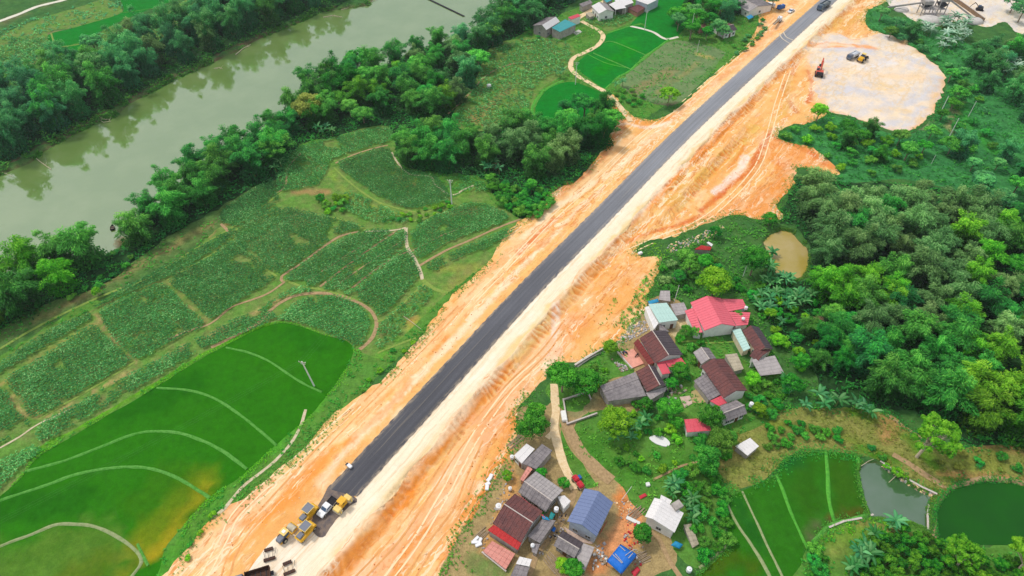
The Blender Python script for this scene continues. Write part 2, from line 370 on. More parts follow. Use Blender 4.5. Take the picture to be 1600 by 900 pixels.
# ------------------------------------------------ areas of the ground: (name, class, picture outline)
C = dict(
    green=lin(58, 104, 50), grass=lin(86, 138, 54), lush=lin(40, 120, 45), forest=lin(38, 66, 36), bank=lin(118, 92, 72),
    maize=lin(96, 140, 58), soil=lin(150, 128, 88), rice=lin(42, 112, 12), rice2=lin(16, 122, 36), earth=lin(237, 182, 112), shoulder=lin(244, 230, 208),
    yardg=lin(230, 210, 186), quarry=lin(228, 214, 196), dirt=lin(168, 146, 100), terrace=lin(134, 134, 70), paddyR=lin(44, 106, 20), hill=lin(62, 132, 66), clay=lin(232, 150, 98), dry=lin(112, 134, 86))
AREAS = [
 ('meadow', 'grass', [(-40, 600), (-20, 470), (120, 430), (240, 380), (420, 300), (460, 210), (620, 175), (720, 190), (760, 90), (880, 20), (1060, -30), (1240, -30), (1190, 60), (960, 220), (840, 360), (600, 580), (260, 940), (-40, 940)]),
 ('river_verge', 'green', [(-40, 575), (0, 556), (120, 482), (190, 456), (300, 392), (350, 350), (440, 298), (446, 262), (420, 280), (300, 345), (235, 385), (160, 440), (60, 478), (-40, 520)]),
 ('hillside', 'hill', [(1360, 10), (1400, 30), (1440, 30), (1560, 90), (1640, 90), (1680, 330), (1600, 330), (1500, 300), (1400, 280), (1300, 285), (1225, 232), (1214, 210), (1260, 195), (1290, 178), (1350, 196), (1420, 210), (1470, 170), (1478, 135), (1470, 105), (1430, 75), (1380, 52), (1355, 40)]),
 ('woodland_floor', 'forest', [(1250, 275), (1320, 285), (1450, 290), (1560, 320), (1760, 330), (1760, 700), (1600, 700), (1500, 690), (1420, 640), (1330, 640), (1290, 620), (1260, 560), (1210, 520), (1180, 450), (1195, 440), (1255, 440), (1270, 400), (1240, 350), (1215, 345), (1240, 290)]),
 ('woodland_floor', 'forest', [(-40, 530), (-40, 440), (20, 412), (60, 395), (130, 390), (180, 375), (225, 325), (262, 290), (340, 225), (430, 185), (455, 155), (480, 130), (550, 98), (610, 88), (650, 65), (700, 52), (745, 38), (800, -60), (920, -60), (880, 20), (800, 60), (770, 90), (740, 150), (712, 190), (700, 200), (960, 195), (935, 240), (905, 285), (860, 320), (812, 342), (770, 300), (745, 275), (640, 262), (618, 225), (600, 195), (530, 212), (470, 225), (430, 280), (400, 292), (300, 350), (235, 390), (160, 445), (60, 480)]),
 ('woodland_floor', 'forest', [(-80, 280), (0, 262), (60, 230), (150, 183), (235, 136), (330, 90), (400, 58), (470, 24), (530, 8), (580, -30), (330, -40), (280, 50), (180, 90), (95, 115), (0, 160), (-80, 180)]),
 ('maize_field', 'maize', [(-40, 590), (0, 565), (70, 515), (140, 487), (190, 458), (300, 395), (350, 350), (440, 300), (450, 250), (520, 215), (605, 198), (625, 262), (680, 275), (705, 310), (745, 290), (775, 320), (815, 350), (775, 400), (700, 458), (610, 545), (592, 560), (556, 546), (500, 520), (430, 503), (330, 545), (230, 605), (120, 668), (60, 700), (30, 745), (-40, 800)]),
 ('maize_field', 'maize', [(705, 190), (740, 130), (765, 75), (800, 62), (870, 58), (898, 78), (890, 108), (845, 140), (832, 165), (828, 188), (760, 205)]),
 ('maize_field', 'maize', [(0, 60), (60, 30), (120, 12), (165, 0), (190, 20), (120, 42), (75, 52), (92, 95), (50, 100), (0, 110)]),
 ('maize_field', 'maize', [(160, 48), (250, 20), (310, -10), (350, -20), (300, 40), (180, 85)]),
 ('maize_field', 'maize', [(910, 30), (935, 22), (985, 22), (990, 32), (950, 48), (930, 42)]),
 ('rice_paddy', 'rice', [(-40, 800), (0, 775), (35, 745), (62, 712), (120, 678), (230, 613), (330, 552), (430, 506), (500, 522), (552, 546), (500, 632), (430, 696), (380, 742), (325, 780), (262, 850), (215, 915), (-40, 915)]),
 ('rice_paddy', 'rice2', [(75, 55), (120, 42), (190, 20), (195, -5), (285, -5), (240, 12), (160, 47), (128, 75), (118, 100), (98, 100), (90, 80)]),
 ('rice_paddy', 'rice2', [(900, 102), (925, 78), (942, 64), (950, 52), (984, 40), (1012, 42), (1042, 62), (1005, 88), (985, 110), (962, 122), (945, 138), (920, 122)]),
 ('rice_paddy', 'rice2', [(1000, 36), (985, 40), (1010, 12), (1030, -8), (1100, -8), (1085, 20), (1065, 50), (1046, 60), (1015, 44)]),
 ('rice_paddy', 'rice2', [(836, 188), (838, 165), (852, 142), (870, 132), (895, 128), (925, 138), (945, 150), (930, 175), (900, 192), (840, 192)]),
 ('stubble_field', 'dry', [(970, 135), (985, 112), (1010, 92), (1045, 66), (1080, 66), (1130, 80), (1125, 95), (1100, 125), (1068, 155), (1045, 165), (1010, 158)]),
 ('lawn', 'grass', [(872, 60), (905, 48), (935, 40), (942, 55), (915, 76), (895, 70)]),
 ('terrace', 'terrace', [(1110, 700), (1180, 650), (1300, 636), (1390, 648), (1440, 690), (1500, 700), (1600, 690), (1680, 700), (1680, 775), (1560, 750), (1500, 755), (1465, 790), (1445, 765), (1405, 742), (1370, 716), (1330, 712), (1285, 703), (1235, 712), (1205, 740), (1160, 764), (1120, 745)]),
 ('dirt_yard', 'dirt', [(740, 905), (770, 830), (800, 745), (810, 700), (850, 640), (880, 610), (960, 540), (1010, 470), (1060, 470), (1080, 520), (1080, 540), (1030, 600), (1000, 640), (930, 660), (900, 700), (960, 760), (1010, 800), (1060, 860), (1000, 905)]),
 ('dirt_yard', 'dirt', [(812, 640), (800, 700), (770, 745), (740, 800), (715, 840), (676, 915), (760, 915), (770, 860), (800, 800), (870, 700), (870, 640)]),
 ('dirt_yard', 'dirt', [(870, 640), (900, 640), (935, 690), (962, 730), (990, 790), (1010, 830), (960, 905), (740, 905), (760, 850), (800, 700)]),
 ('village_green', 'grass', [(900, 700), (905, 655), (960, 640), (1040, 660), (1110, 690), (1125, 745), (1160, 770), (1120, 800), (1140, 850), (1100, 890), (1060, 870), (1040, 830), (1000, 800), (962, 752), (930, 720)]),
 ('village_green', 'grass', [(1060, 520), (1130, 530), (1160, 560), (1230, 590), (1210, 650), (1150, 680), (1080, 690), (1030, 640), (1060, 590)]),
 ('village_green', 'grass', [(900, 575), (930, 560), (965, 545), (975, 560), (990, 580), (940, 600), (910, 640), (880, 640), (850, 610), (870, 590)]),
 ('village_green', 'grass', [(875, 660), (884, 690), (900, 715), (925, 745), (935, 758), (915, 762), (900, 750), (890, 732), (880, 700)]),
 ('rice_paddy', 'paddyR', [(1213, 742), (1220, 722), (1240, 711), (1270, 706), (1292, 706), (1341, 712), (1342, 740), (1352, 782), (1358, 806), (1320, 812), (1298, 820), (1265, 860), (1262, 880), (1262, 915), (1080, 915), (1110, 885), (1140, 850), (1130, 800), (1136, 780), (1165, 764)]),
 ('orchard_floor', 'grass', [(1262, 860), (1300, 820), (1360, 808), (1420, 815), (1450, 830), (1480, 850), (1700, 860), (1700, 960), (1262, 960)]),
 ('earthworks', 'earth', [(215, 960), (250, 905), (285, 868), (318, 822), (345, 800), (400, 762), (440, 728), (480, 692), (512, 655), (560, 620), (600, 590), (650, 532), (700, 470), (760, 412), (800, 356), (848, 322), (862, 300), (900, 282), (935, 245), (960, 200), (962, 180), (945, 150), (958, 148), (985, 178), (1005, 186), (1035, 184), (1072, 160), (1100, 130), (1130, 105), (1160, 80), (1185, 40), (1190, 15), (1240, -30),
   (1440, -30), (1380, 5), (1355, 18), (1355, 42), (1385, 58), (1300, 80), (1262, 82), (1276, 95), (1286, 120), (1292, 150), (1294, 178), (1262, 192), (1235, 196), (1214, 210), (1230, 222), (1270, 232), (1295, 250), (1312, 272), (1280, 268), (1247, 262), (1238, 290), (1214, 318), (1225, 342), (1180, 340), (1150, 336), (1100, 350), (1060, 367), (1010, 378), (995, 386), (1000, 402), (1032, 402), (1025, 432), (1012, 465), (1000, 492), (985, 512), (955, 538), (900, 566), (868, 572), (838, 605), (812, 640), (806, 690), (780, 740), (748, 792), (722, 832), (700, 872), (680, 912), (660, 960)]),
 ('gravel_yard', 'yardg', [(1254, 68), (1300, 52), (1340, 62), (1380, 52), (1430, 76), (1470, 108), (1476, 135), (1455, 178), (1420, 205), (1385, 202), (1330, 182), (1290, 172), (1276, 150), (1270, 120), (1262, 95)]),
 ('quarry_ground', 'quarry', [(1385, 0), (1400, 12), (1425, 30), (1460, 42), (1500, 32), (1540, 42), (1570, 35), (1600, 55), (1720, 80), (1720, -60), (1385, -60)]),
]
EPX = PP([a for a in AREAS if a[1] == 'earth'][0][2])
PRIO = ['ground'] + [a[1] for a in AREAS]
def jitter(poly, amp, step=1.6, closed=True):
    q = smooth_line(poly, step, closed); d = np.roll(q, -1, 0) - np.roll(q, 1, 0); l = np.hypot(*d.T)[:, None] + 1e-6
    nrm = np.stack([d[:, 1], -d[:, 0]], 1) / l; a = (fbm(q[:, 0] / 2.2, q[:, 1] / 2.2, 3) - .5) * 2 * amp
    return q + nrm * a[:, None]
AW = []
for nm, cls, px in AREAS:
    amp = {'rice': .25, 'rice2': .3, 'paddyR': .3, 'yardg': 1.6, 'earth': 1.2, 'forest': 1.5, 'maize': .5}.get(cls, .9)
    AW.append(jitter(PP(px), amp))
# asphalt, with the ragged near end where the new layer stops
s_a, _ = roadsv(*[np.array([q]) for q in P(532, 768, ZR)[:2]]); s_end = float(s_a[0])
road_poly = [road_pt(s, -HW + .1 * math.sin(s * .7) + .1 * math.sin(s * 2.1)) for s in np.arange(s_end - 3, s_end + 600, 1.5)] + [road_pt(s, HW + .12 * math.sin(s * .8 + 1)) for s in np.arange(s_end + 600, s_end + 2, -1.5)]
AREAS.append(('earthworks_shoulder', 'shoulder', None)); PRIO.append('shoulder')
sh = [road_pt(s, (-4.3 + .7 * math.sin(s * .3)) * float(1 - sstep(s_end - 14, s_end - 2, s)) + (HW - .3) * float(sstep(s_end - 14, s_end - 2, s))) for s in np.arange(s_end - 110, s_end + 600, 3)] + [road_pt(s, 9.2 + .7 * math.sin(s * .11) + .6 * math.sin(s * .37)) for s in np.arange(s_end + 600, s_end - 110, -2)]
AW.append(np.array(sh))

# ------------------------------------------------ one triangulation for the whole ground
pts = []; edges = []
def addloop(q):
    b = len(pts); n = len(q); pts.extend([tuple(p) for p in q]); edges.extend([(b + i, b + (i + 1) % n) for i in range(n)])
for q in AW: addloop(q)
def vis(x, y, m=60):
    """rough view wedge in the world"""
    d = y * math.cos(PITCH) + H * math.sin(PITCH); return (np.abs(x) / d * F < 800 + m)
def grid(step, x0=X0, x1=X1, y0=Y0, y1=Y1):
    gx, gy = np.meshgrid(np.arange(x0, x1, step), np.arange(y0, y1, step)); gx = gx.ravel(); gy = gy.ravel()
    return gx + rng.uniform(-.3, .3, gx.size) * step, gy + rng.uniform(-.3, .3, gx.size) * step
gx, gy = grid(5.5); keep = [np.stack([gx, gy], 1)]
E = AW[[a[1] for a in AREAS].index('earth')]
gx, gy = grid(.85); k = inpoly(gx, gy, E) & vis(gx, gy); gx, gy = gx[k], gy[k]; s_, v_ = roadsv(gx, gy); k = (np.abs(v_) > HW - .5); keep.append(np.stack([gx[k], gy[k]], 1))
gx, gy = grid(.42, -110, 175, 45, 330); s_, v_ = None, None
k = inpoly(gx, gy, E) & vis(gx, gy, 20); gx, gy = gx[k], gy[k]; s_, v_ = roadsv(gx, gy); k = ((v_ > 8) & (v_ < 15)) | ((v_ > 16.5) & (v_ < 22.5) & (s_ > 240) & (s_ < 340)); keep.append(np.stack([gx[k], gy[k]], 1))
for cls_, st in (('maize', 2.2), ('rice', 2.5), ('paddyR', 2.0), ('yardg', 1.3), ('dirt', 1.6), ('terrace', 1.6), ('grass', 2.6), ('hill', 3), ('quarry', 2.5), ('dry', 2)):
    for (nm, c_, px), q in zip(AREAS, AW):
        if c_ == cls_:
            lo, hi = q.min(0), q.max(0); gx, gy = grid(st, lo[0], hi[0], lo[1], hi[1]); k = inpoly(gx, gy, q) & vis(gx, gy); keep.append(np.stack([gx[k], gy[k]], 1))
for q, st in ((river, 2.0), (pond_brown, 1.), (pond_grey, .8), (pond_green, .8), (puddle, .5)):
    lo, hi = q.min(0) - 9, q.max(0) + 9; gx, gy = grid(st, lo[0], hi[0], lo[1], hi[1]); d = segdist(gx, gy, q, True); k = (d < 8 * min(1, st / 1.2)) & vis(gx, gy) & (gy < 430); keep.append(np.stack([gx[k], gy[k]], 1))
ring = [(x, y) for x in list(range(-3200, 3201, 160)) for y in list(range(-2600, 3401, 160)) if not (X0 - 10 < x < X1 + 10 and Y0 - 10 < y < Y1 + 10)]
keep.append(np.array(ring, float))
pts += [tuple(p) for p in np.vstack(keep)]
import time as _t; _t0 = _t.time()
ov, oe, of, _, _, _ = delaunay_2d_cdt([Vector(p) for p in pts], edges, [], 0, 1e-4)
V2 = np.array([(p[0], p[1]) for p in ov]); FT = np.array([f for f in of if len(f) == 3], np.int32)
print('CDT', len(pts), len(FT), round(_t.time() - _t0, 1), 's')
cen = V2[FT].mean(1); cls_of = np.zeros(len(FT), np.int32)
for i, q in enumerate(AW): cls_of[inpoly(cen[:, 0], cen[:, 1], q)] = i + 1
Z = height(V2[:, 0], V2[:, 1])
S_, V_ = roadsv(V2[:, 0], V2[:, 1])
# ================================================================ colours painted by what grows or lies there, plus painted furrow shade
base = np.array([C['green']] + [C[a[1]] for a in AREAS])
clsn = np.array(PRIO, dtype=object)
# per class: strokes (picture polyline, width in m, colour, strength)
O1 = lin(226, 138, 54); O2 = lin(210, 100, 44); CR = lin(244, 222, 186); CR2 = lin(240, 200, 150); TAN = lin(232, 192, 118); PK = lin(240, 178, 132); WH = lin(240, 230, 220); RU = lin(190, 92, 40); YL = lin(222, 180, 92)
GR = lin(100, 130, 50); GY = lin(196, 196, 204); BR = lin(120, 92, 62); DG = lin(40, 84, 36); YG = lin(120, 150, 40); LG = lin(84, 160, 40)
ST = {'earth': [
 ([(1215, 222), (1255, 245), (1235, 300), (1170, 335)], 16, lin(232, 146, 82), .7), ([(1190, 300), (1120, 340), (1060, 358)], 7, lin(230, 150, 84), .6), ([(1235, 100), (1225, 150), (1215, 195)], 7, lin(230, 158, 84), .6), ([(700, 850), (760, 740), (800, 640)], 9, lin(234, 158, 94), .5), ([(330, 880), (400, 800), (470, 740)], 9, lin(234, 158, 88), .5),
 ([(260, 905), (400, 790), (560, 650), (700, 500), (850, 350), (1000, 225), (1200, 60)], 6, CR2, .5), ([(500, 760), (560, 690), (700, 545), (850, 385), (1000, 235), (1160, 95), (1240, 20)], 2.6, CR, .85),
 ([(260, 900), (330, 850), (420, 770), (500, 700), (600, 610), (700, 510), (800, 400), (900, 300), (980, 215)], 7, CR2, .55),
 ([(330, 905), (350, 860), (362, 805), (400, 770)], 4, PK, .8),
 ([(395, 812), (440, 790), (480, 745), (520, 705)], 5, O1, .75), ([(440, 740), (500, 690), (560, 640)], 3, TAN, .6),
 ([(540, 700), (610, 640), (640, 600)], 2, O1, .7), ([(560, 660), (640, 590), (700, 530)], 1.5, O1, .6), ([(590, 740), (600, 720), (625, 640)], 1.5, CR, .5),
 ([(812, 395), (850, 358), (885, 330)], 2.4, O2, .8), ([(805, 440), (850, 400)], 2, TAN, .7), ([(820, 370), (870, 325), (930, 285)], 2.2, CR, .7), ([(870, 335), (930, 300), (985, 265)], 3, TAN, .8),
 ([(800, 420), (830, 400), (870, 360)], 1.4, O1, .6),
 ([(860, 312), (900, 285), (940, 245), (968, 200)], 3.2, RU, .55), ([(955, 160), (972, 190), (958, 215), (938, 232)], 4, RU, .8), ([(975, 180), (1000, 192), (1045, 188)], 4, O1, .6), ([(980, 193), (1010, 200), (1045, 195)], 2.5, WH, .6),
 ([(1045, 190), (1090, 150), (1130, 120), (1180, 75), (1220, 40)], 4.5, O1, .6), ([(1060, 195), (1120, 145), (1200, 66)], 2.5, CR2, .7), ([(1200, 40), (1235, 15), (1270, -5)], 7, CR2, .8),
 # right side, slope bands
 ([(500, 905), (560, 860), (620, 790), (695, 690), (732, 640), (800, 560)], 4.0, O1, .95), ([(800, 560), (850, 500), (900, 440), (940, 395)], 4, TAN, .8),
 ([(938, 395), (985, 348), (1025, 310), (1065, 267), (1095, 240), (1130, 205), (1180, 150), (1240, 90)], 3.2, O1, .95),
 ([(1050, 322), (1082, 292), (1125, 254), (1150, 232), (1180, 200)], 5.5, YL, .85), ([(1000, 378), (1040, 340), (1080, 310)], 3, TAN, .8),
 ([(980, 378), (1020, 362), (1060, 352), (1100, 335)], 1.6, O2, .8), ([(560, 905), (640, 850), (720, 720), (800, 610), (860, 540), (900, 500)], 7, PK, .8),
 ([(660, 880), (700, 800), (740, 720), (745, 700)], 2.2, CR2, .7), ([(620, 900), (640, 850), (665, 830)], 3, O1, .7), ([(725, 800), (790, 700), (800, 650)], 3, O1, .6), ([(700, 872), (740, 800), (790, 720)], 2, O2, .5),
 ([(745, 745), (770, 705), (775, 690)], 2, TAN, .8), ([(864, 540), (868, 510), (868, 470)], 2.6, WH, .85), ([(860, 560), (862, 545)], 5, WH, .5), ([(858, 585), (850, 570), (862, 555)], 2.5, CR, .7),
 ([(800, 600), (830, 570), (855, 530)], 4, CR2, .6), ([(880, 540), (920, 500), (960, 470), (1000, 430)], 8, O1, .35), ([(1120, 300), (1160, 260), (1165, 245)], 3.5, WH, .85), ([(1095, 330), (1130, 300), (1175, 262), (1200, 215)], 1.8, O2, .95), ([(1170, 265), (1185, 235), (1200, 215), (1210, 200)], 1.8, O2, .9),
 ([(1140, 262), (1158, 238), (1163, 228)], 1.4, O1, .9), ([(1200, 240), (1225, 260), (1215, 300)], 6, O1, .75), ([(1215, 215), (1260, 235), (1300, 262)], 4, O2, .6), ([(1225, 250), (1240, 270)], 5, PK, .7), ([(1205, 200), (1195, 230), (1185, 262), (1160, 290)], 1.3, RU, .5),
 ([(1245, 100), (1232, 125), (1228, 150), (1245, 175)], 2.8, RU, .65), ([(1262, 110), (1270, 140), (1262, 160)], 2.4, O2, .9), ([(1200, 200), (1225, 170), (1235, 120)], 3, YL, .5),
 ([(1262, 64), (1300, 60), (1345, 64), (1375, 68)], 4.5, O2, .95), ([(1290, 45), (1330, 30), (1360, 25)], 12, YL, .7), ([(1295, 55), (1330, 60), (1380, 58)], 1.6, CR, .8), ([(1280, 40), (1330, 12), (1380, 2)], 4, CR, .6),
 ([(1035, 395), (1070, 375), (1130, 350)], 7, lin(190, 178, 140), .7), ([(1010, 470), (1025, 440), (1035, 410)], 2, GR, .6), ([(1000, 388), (1020, 385), (1030, 392)], 3, LG, .7)],
 'yardg': [
 ([(1252, 62), (1262, 100), (1275, 140), (1290, 172)], 7, CR2, .8), ([(1258, 72), (1290, 70), (1330, 72), (1362, 74)], 5.5, lin(232, 150, 84), .85), ([(1262, 80), (1290, 70), (1330, 72)], 3, CR, .6), ([(1300, 128), (1360, 138), (1420, 140)], 3, TAN, .5), ([(1330, 110), (1380, 100), (1430, 90)], 4, WH, .6),
 ([(1340, 82), (1400, 85), (1460, 105)], 6, GY, .7), ([(1285, 80), (1330, 76), (1360, 78)], 4, GY, .7), ([(1275, 150), (1330, 140), (1370, 150)], 7, GY, .7), ([(1400, 165), (1440, 150), (1466, 120)], 6, GY, .7), ([(1380, 195), (1420, 190), (1440, 170)], 5, GY, .7), ([(1300, 165), (1310, 160)], 6, GY, .6),
 ([(1290, 105), (1330, 112), (1380, 118), (1440, 120)], 6, CR2, .5), ([(1370, 172), (1400, 170), (1420, 175)], 4, YL, .45), ([(1370, 130), (1390, 135)], 4, YL, .45), ([(1400, 95), (1440, 105)], 3, CR2, .4), ([(1310, 90), (1340, 100)], 3, WH, .7), ([(1476, 140), (1455, 180), (1420, 205), (1385, 203), (1330, 183), (1295, 173)], 1.6, O1, .8), ([(1440, 80), (1476, 110)], 1.2, O1, .7)],
 'shoulder': [
 ([(560, 830), (650, 720), (750, 600), (850, 490), (950, 390), (1050, 290), (1200, 140)], .7, lin(214, 186, 150), .7), ([(600, 760), (700, 645), (800, 530), (900, 425), (1000, 322), (1100, 222), (1200, 125)], 1.1, lin(224, 200, 168), .6),
 ([(400, 905), (520, 800), (600, 740)], 5, lin(236, 226, 208), .6), ([(490, 905), (560, 850), (640, 760), (740, 640)], 1.4, TAN, .8)],
 'rice': [
 ([(400, 560), (470, 590)], 12, lin(46, 112, 10), .4), ([(300, 640), (400, 720)], 12, lin(44, 110, 10), .4), ([(160, 770), (260, 790)], 16, lin(44, 112, 12), .5), ([(0, 800), (120, 780)], 9, lin(20, 84, 8), .5), ([(200, 640), (300, 600)], 9, lin(20, 86, 8), .5),
 ([(322, 760), (296, 795), (262, 840), (240, 865)], 3.2, lin(176, 146, 30), .75), ([(315, 755), (275, 800), (228, 840)], 9, lin(126, 132, 22), .65), ([(280, 745), (230, 790)], 12, lin(60, 108, 12), .5),
 ([(0, 895), (60, 875), (150, 860)], 14, lin(96, 128, 48), .7), ([(208, 855), (214, 880), (190, 900)], 3.5, lin(150, 136, 34), .6), ([(60, 860), (150, 850), (190, 880)], 9, lin(84, 120, 36), .5), ([(120, 900), (160, 880)], 7, lin(96, 110, 24), .6), ([(460, 520), (500, 540)], 6, lin(28, 96, 10), .5)],
 'rice2': [([(940, 110), (990, 75)], 8, lin(14, 132, 14), .8), ([(960, 70), (990, 60)], 5, lin(30, 140, 30), .7)],
 'paddyR': [
 ([(1260, 740), (1262, 800)], 7, lin(48, 88, 14), .6), ([(1318, 730), (1322, 790)], 6, lin(56, 86, 14), .6), ([(1265, 845), (1270, 825), (1290, 815)], 3.5, lin(96, 96, 66), .7), ([(1105, 890), (1140, 870), (1165, 880)], 5, lin(70, 92, 14), .8), ([(1345, 800), (1300, 812)], 2.5, lin(90, 66, 30), .7), ([(1225, 730), (1250, 716)], 4, lin(18, 92, 36), .7), ([(1150, 785), (1185, 850)], 3, lin(24, 84, 30), .6)],
 'grass': [
 ([(-40, 545), (120, 458), (240, 402), (430, 292)], 7, lin(84, 112, 58), .8), ([(-40, 500), (60, 470), (150, 435), (230, 390)], 5, lin(60, 110, 48), .7), ([(880, 690), (892, 730)], 3, lin(70, 130, 40), .5),
 ([(0, 705), (60, 697), (130, 660), (240, 598), (330, 542), (430, 500)], 3.0, lin(96, 170, 16), .8), ([(330, 782), (430, 698), (505, 630)], 2.5, lin(70, 160, 30), .6), ([(255, 890), (330, 800)], 5, lin(70, 150, 36), .6),
 ([(600, 548), (660, 530)], 6, lin(120, 150, 70), .5), ([(1130, 700), (1160, 740)], 7, lin(150, 150, 80), .6), ([(910, 700), (1000, 735), (1060, 720)], 10, lin(66, 126, 36), .7), ([(1300, 850), (1340, 830)], 5, lin(130, 150, 50), .5), ([(1290, 880), (1310, 850)], 3, lin(150, 140, 80), .5),
 ([(1340, 815), (1450, 840)], 2, lin(160, 130, 80), .5)],
 'terrace': [([(1330, 640), (1400, 670), (1480, 745)], 3.2, lin(78, 130, 24), .85), ([(1180, 655), (1260, 670), (1340, 690), (1400, 735)], 2.6, lin(110, 130, 40), .7), ([(1340, 700), (1400, 720)], 3, lin(52, 120, 20), .8), ([(1470, 740), (1540, 742), (1640, 760)], 2.2, lin(176, 132, 84), .8), ([(1400, 655), (1380, 680)], 5, lin(190, 130, 90), .6), ([(1500, 690), (1600, 700)], 3, lin(176, 112, 88), .7), ([(1500, 720), (1560, 720)], 6, lin(120, 130, 50), .6), ([(1130, 720), (1160, 700)], 4, lin(176, 156, 90), .5)],
 'maize': [
 ([(0, 600), (30, 640), (60, 655), (200, 585), (330, 522), (450, 462)], .9, lin(178, 154, 100), .8), ([(15, 590), (60, 650)], 1.4, lin(150, 140, 70), .7), ([(150, 490), (175, 530), (215, 570)], 1.1, lin(170, 140, 96), .7), ([(260, 440), (290, 470), (325, 508)], 1.0, lin(150, 146, 80), .7),
 ([(0, 600), (80, 545), (150, 505)], 1.4, lin(160, 150, 80), .6), ([(100, 540), (140, 520)], 3.5, lin(150, 170, 60), .5), ([(460, 300), (510, 300)], 3.2, lin(170, 132, 88), .8), ([(440, 305), (470, 312)], 3, lin(90, 150, 60), .6), ([(515, 265), (540, 300), (590, 325), (640, 338)], 1.8, lin(130, 160, 60), .75), ([(650, 330), (700, 310), (740, 295)], 2.6, lin(110, 160, 50), .7), ([(700, 335), (740, 330)], 3, lin(170, 140, 90), .6),
 ([(690, 420), (750, 420), (700, 450)], 5, lin(150, 150, 70), .6), ([(650, 430), (700, 452)], 3, lin(110, 150, 60), .6), ([(640, 510), (650, 500)], 3, lin(210, 160, 80), .8), ([(590, 560), (660, 500), (690, 470)], 3, lin(100, 160, 50), .6), ([(330, 370), (340, 345), (355, 352)], 1.5, lin(176, 140, 90), .7), ([(400, 395), (440, 360), (480, 340)], 8, lin(140, 150, 90), .35),
 ([(160, 430), (240, 400), (330, 350)], 3, lin(168, 140, 86), .5), ([(740, 190), (800, 130)], 5, lin(170, 150, 90), .5), ([(735, 180), (760, 195)], 3, lin(190, 150, 90), .7)],
 'green': [([(-40, 545), (120, 462), (240, 404), (430, 290)], 14, lin(96, 118, 64), .8), ([(60, 500), (200, 425), (330, 350)], 2.5, lin(160, 128, 88), .55), ([(0, 38), (40, 20), (90, 0)], 4, lin(130, 100, 80), .5), ([(75, 52), (120, 45), (160, 35), (185, 20)], 3, lin(160, 130, 100), .6), ([(80, 60), (92, 95)], 3, lin(110, 130, 60), .7), ([(0, 130), (40, 108)], 10, lin(90, 160, 40), .7)],
 'hill': [([(1380, 60), (1440, 80), (1490, 120)], 6, lin(66, 138, 60), .6), ([(1500, 150), (1520, 200), (1560, 240)], 6, lin(56, 140, 40), .7), ([(1340, 215), (1450, 225), (1500, 240)], 6, lin(44, 116, 70), .6), ([(1440, 200), (1450, 180)], 4, lin(150, 120, 100), .6), ([(1480, 215), (1500, 150), (1520, 130)], 1.2, lin(190, 150, 110), .5), ([(1420, 40), (1500, 55)], 4, lin(170, 180, 170), .4)],
 'dry': [([(990, 145), (1050, 110)], 6, lin(146, 128, 86), .7), ([(1020, 150), (1090, 100)], 3, lin(150, 140, 86), .6), ([(1090, 85), (1110, 90)], 4, lin(200, 170, 90), .6), ([(1000, 165), (1060, 165)], 6, lin(92, 72, 62), .9), ([(1125, 95), (1090, 130)], 4, lin(90, 140, 60), .6)],
 'dirt': [([(905, 640), (935, 700), (985, 745)], 4, lin(206, 176, 130), .7), ([(985, 770), (990, 820), (950, 860), (930, 890)], 5, lin(222, 140, 84), .8), ([(970, 780), (985, 850)], 3, lin(226, 130, 60), .8), ([(990, 800), (960, 850)], 5, lin(230, 160, 110), .7), ([(780, 690), (800, 760), (760, 860)], 3, lin(224, 160, 90), .6), ([(980, 500), (960, 530)], 4, lin(206, 196, 190), .8), ([(880, 890), (850, 905)], 6, lin(150, 128, 84), .7), ([(740, 880), (780, 895)], 5, lin(92, 130, 60), .8), ([(940, 600), (900, 640)], 5, lin(120, 128, 84), .7), ([(1060, 500), (1062, 520)], 4, lin(226, 206, 160), .9)],
 'quarry': [([(1440, 20), (1490, 20)], 12, lin(190, 186, 180), .6), ([(1500, 30), (1530, 34)], 3, lin(180, 130, 110), .6)],
 'forest': [([(0, 265), (62, 230), (150, 183), (235, 136), (330, 91), (420, 48), (520, 10)], 1.6, lin(130, 100, 78), .8), ([(840, 350), (870, 300), (910, 285)], 3, lin(200, 120, 60), .5)],
}
colv = {}
areaobj = {}
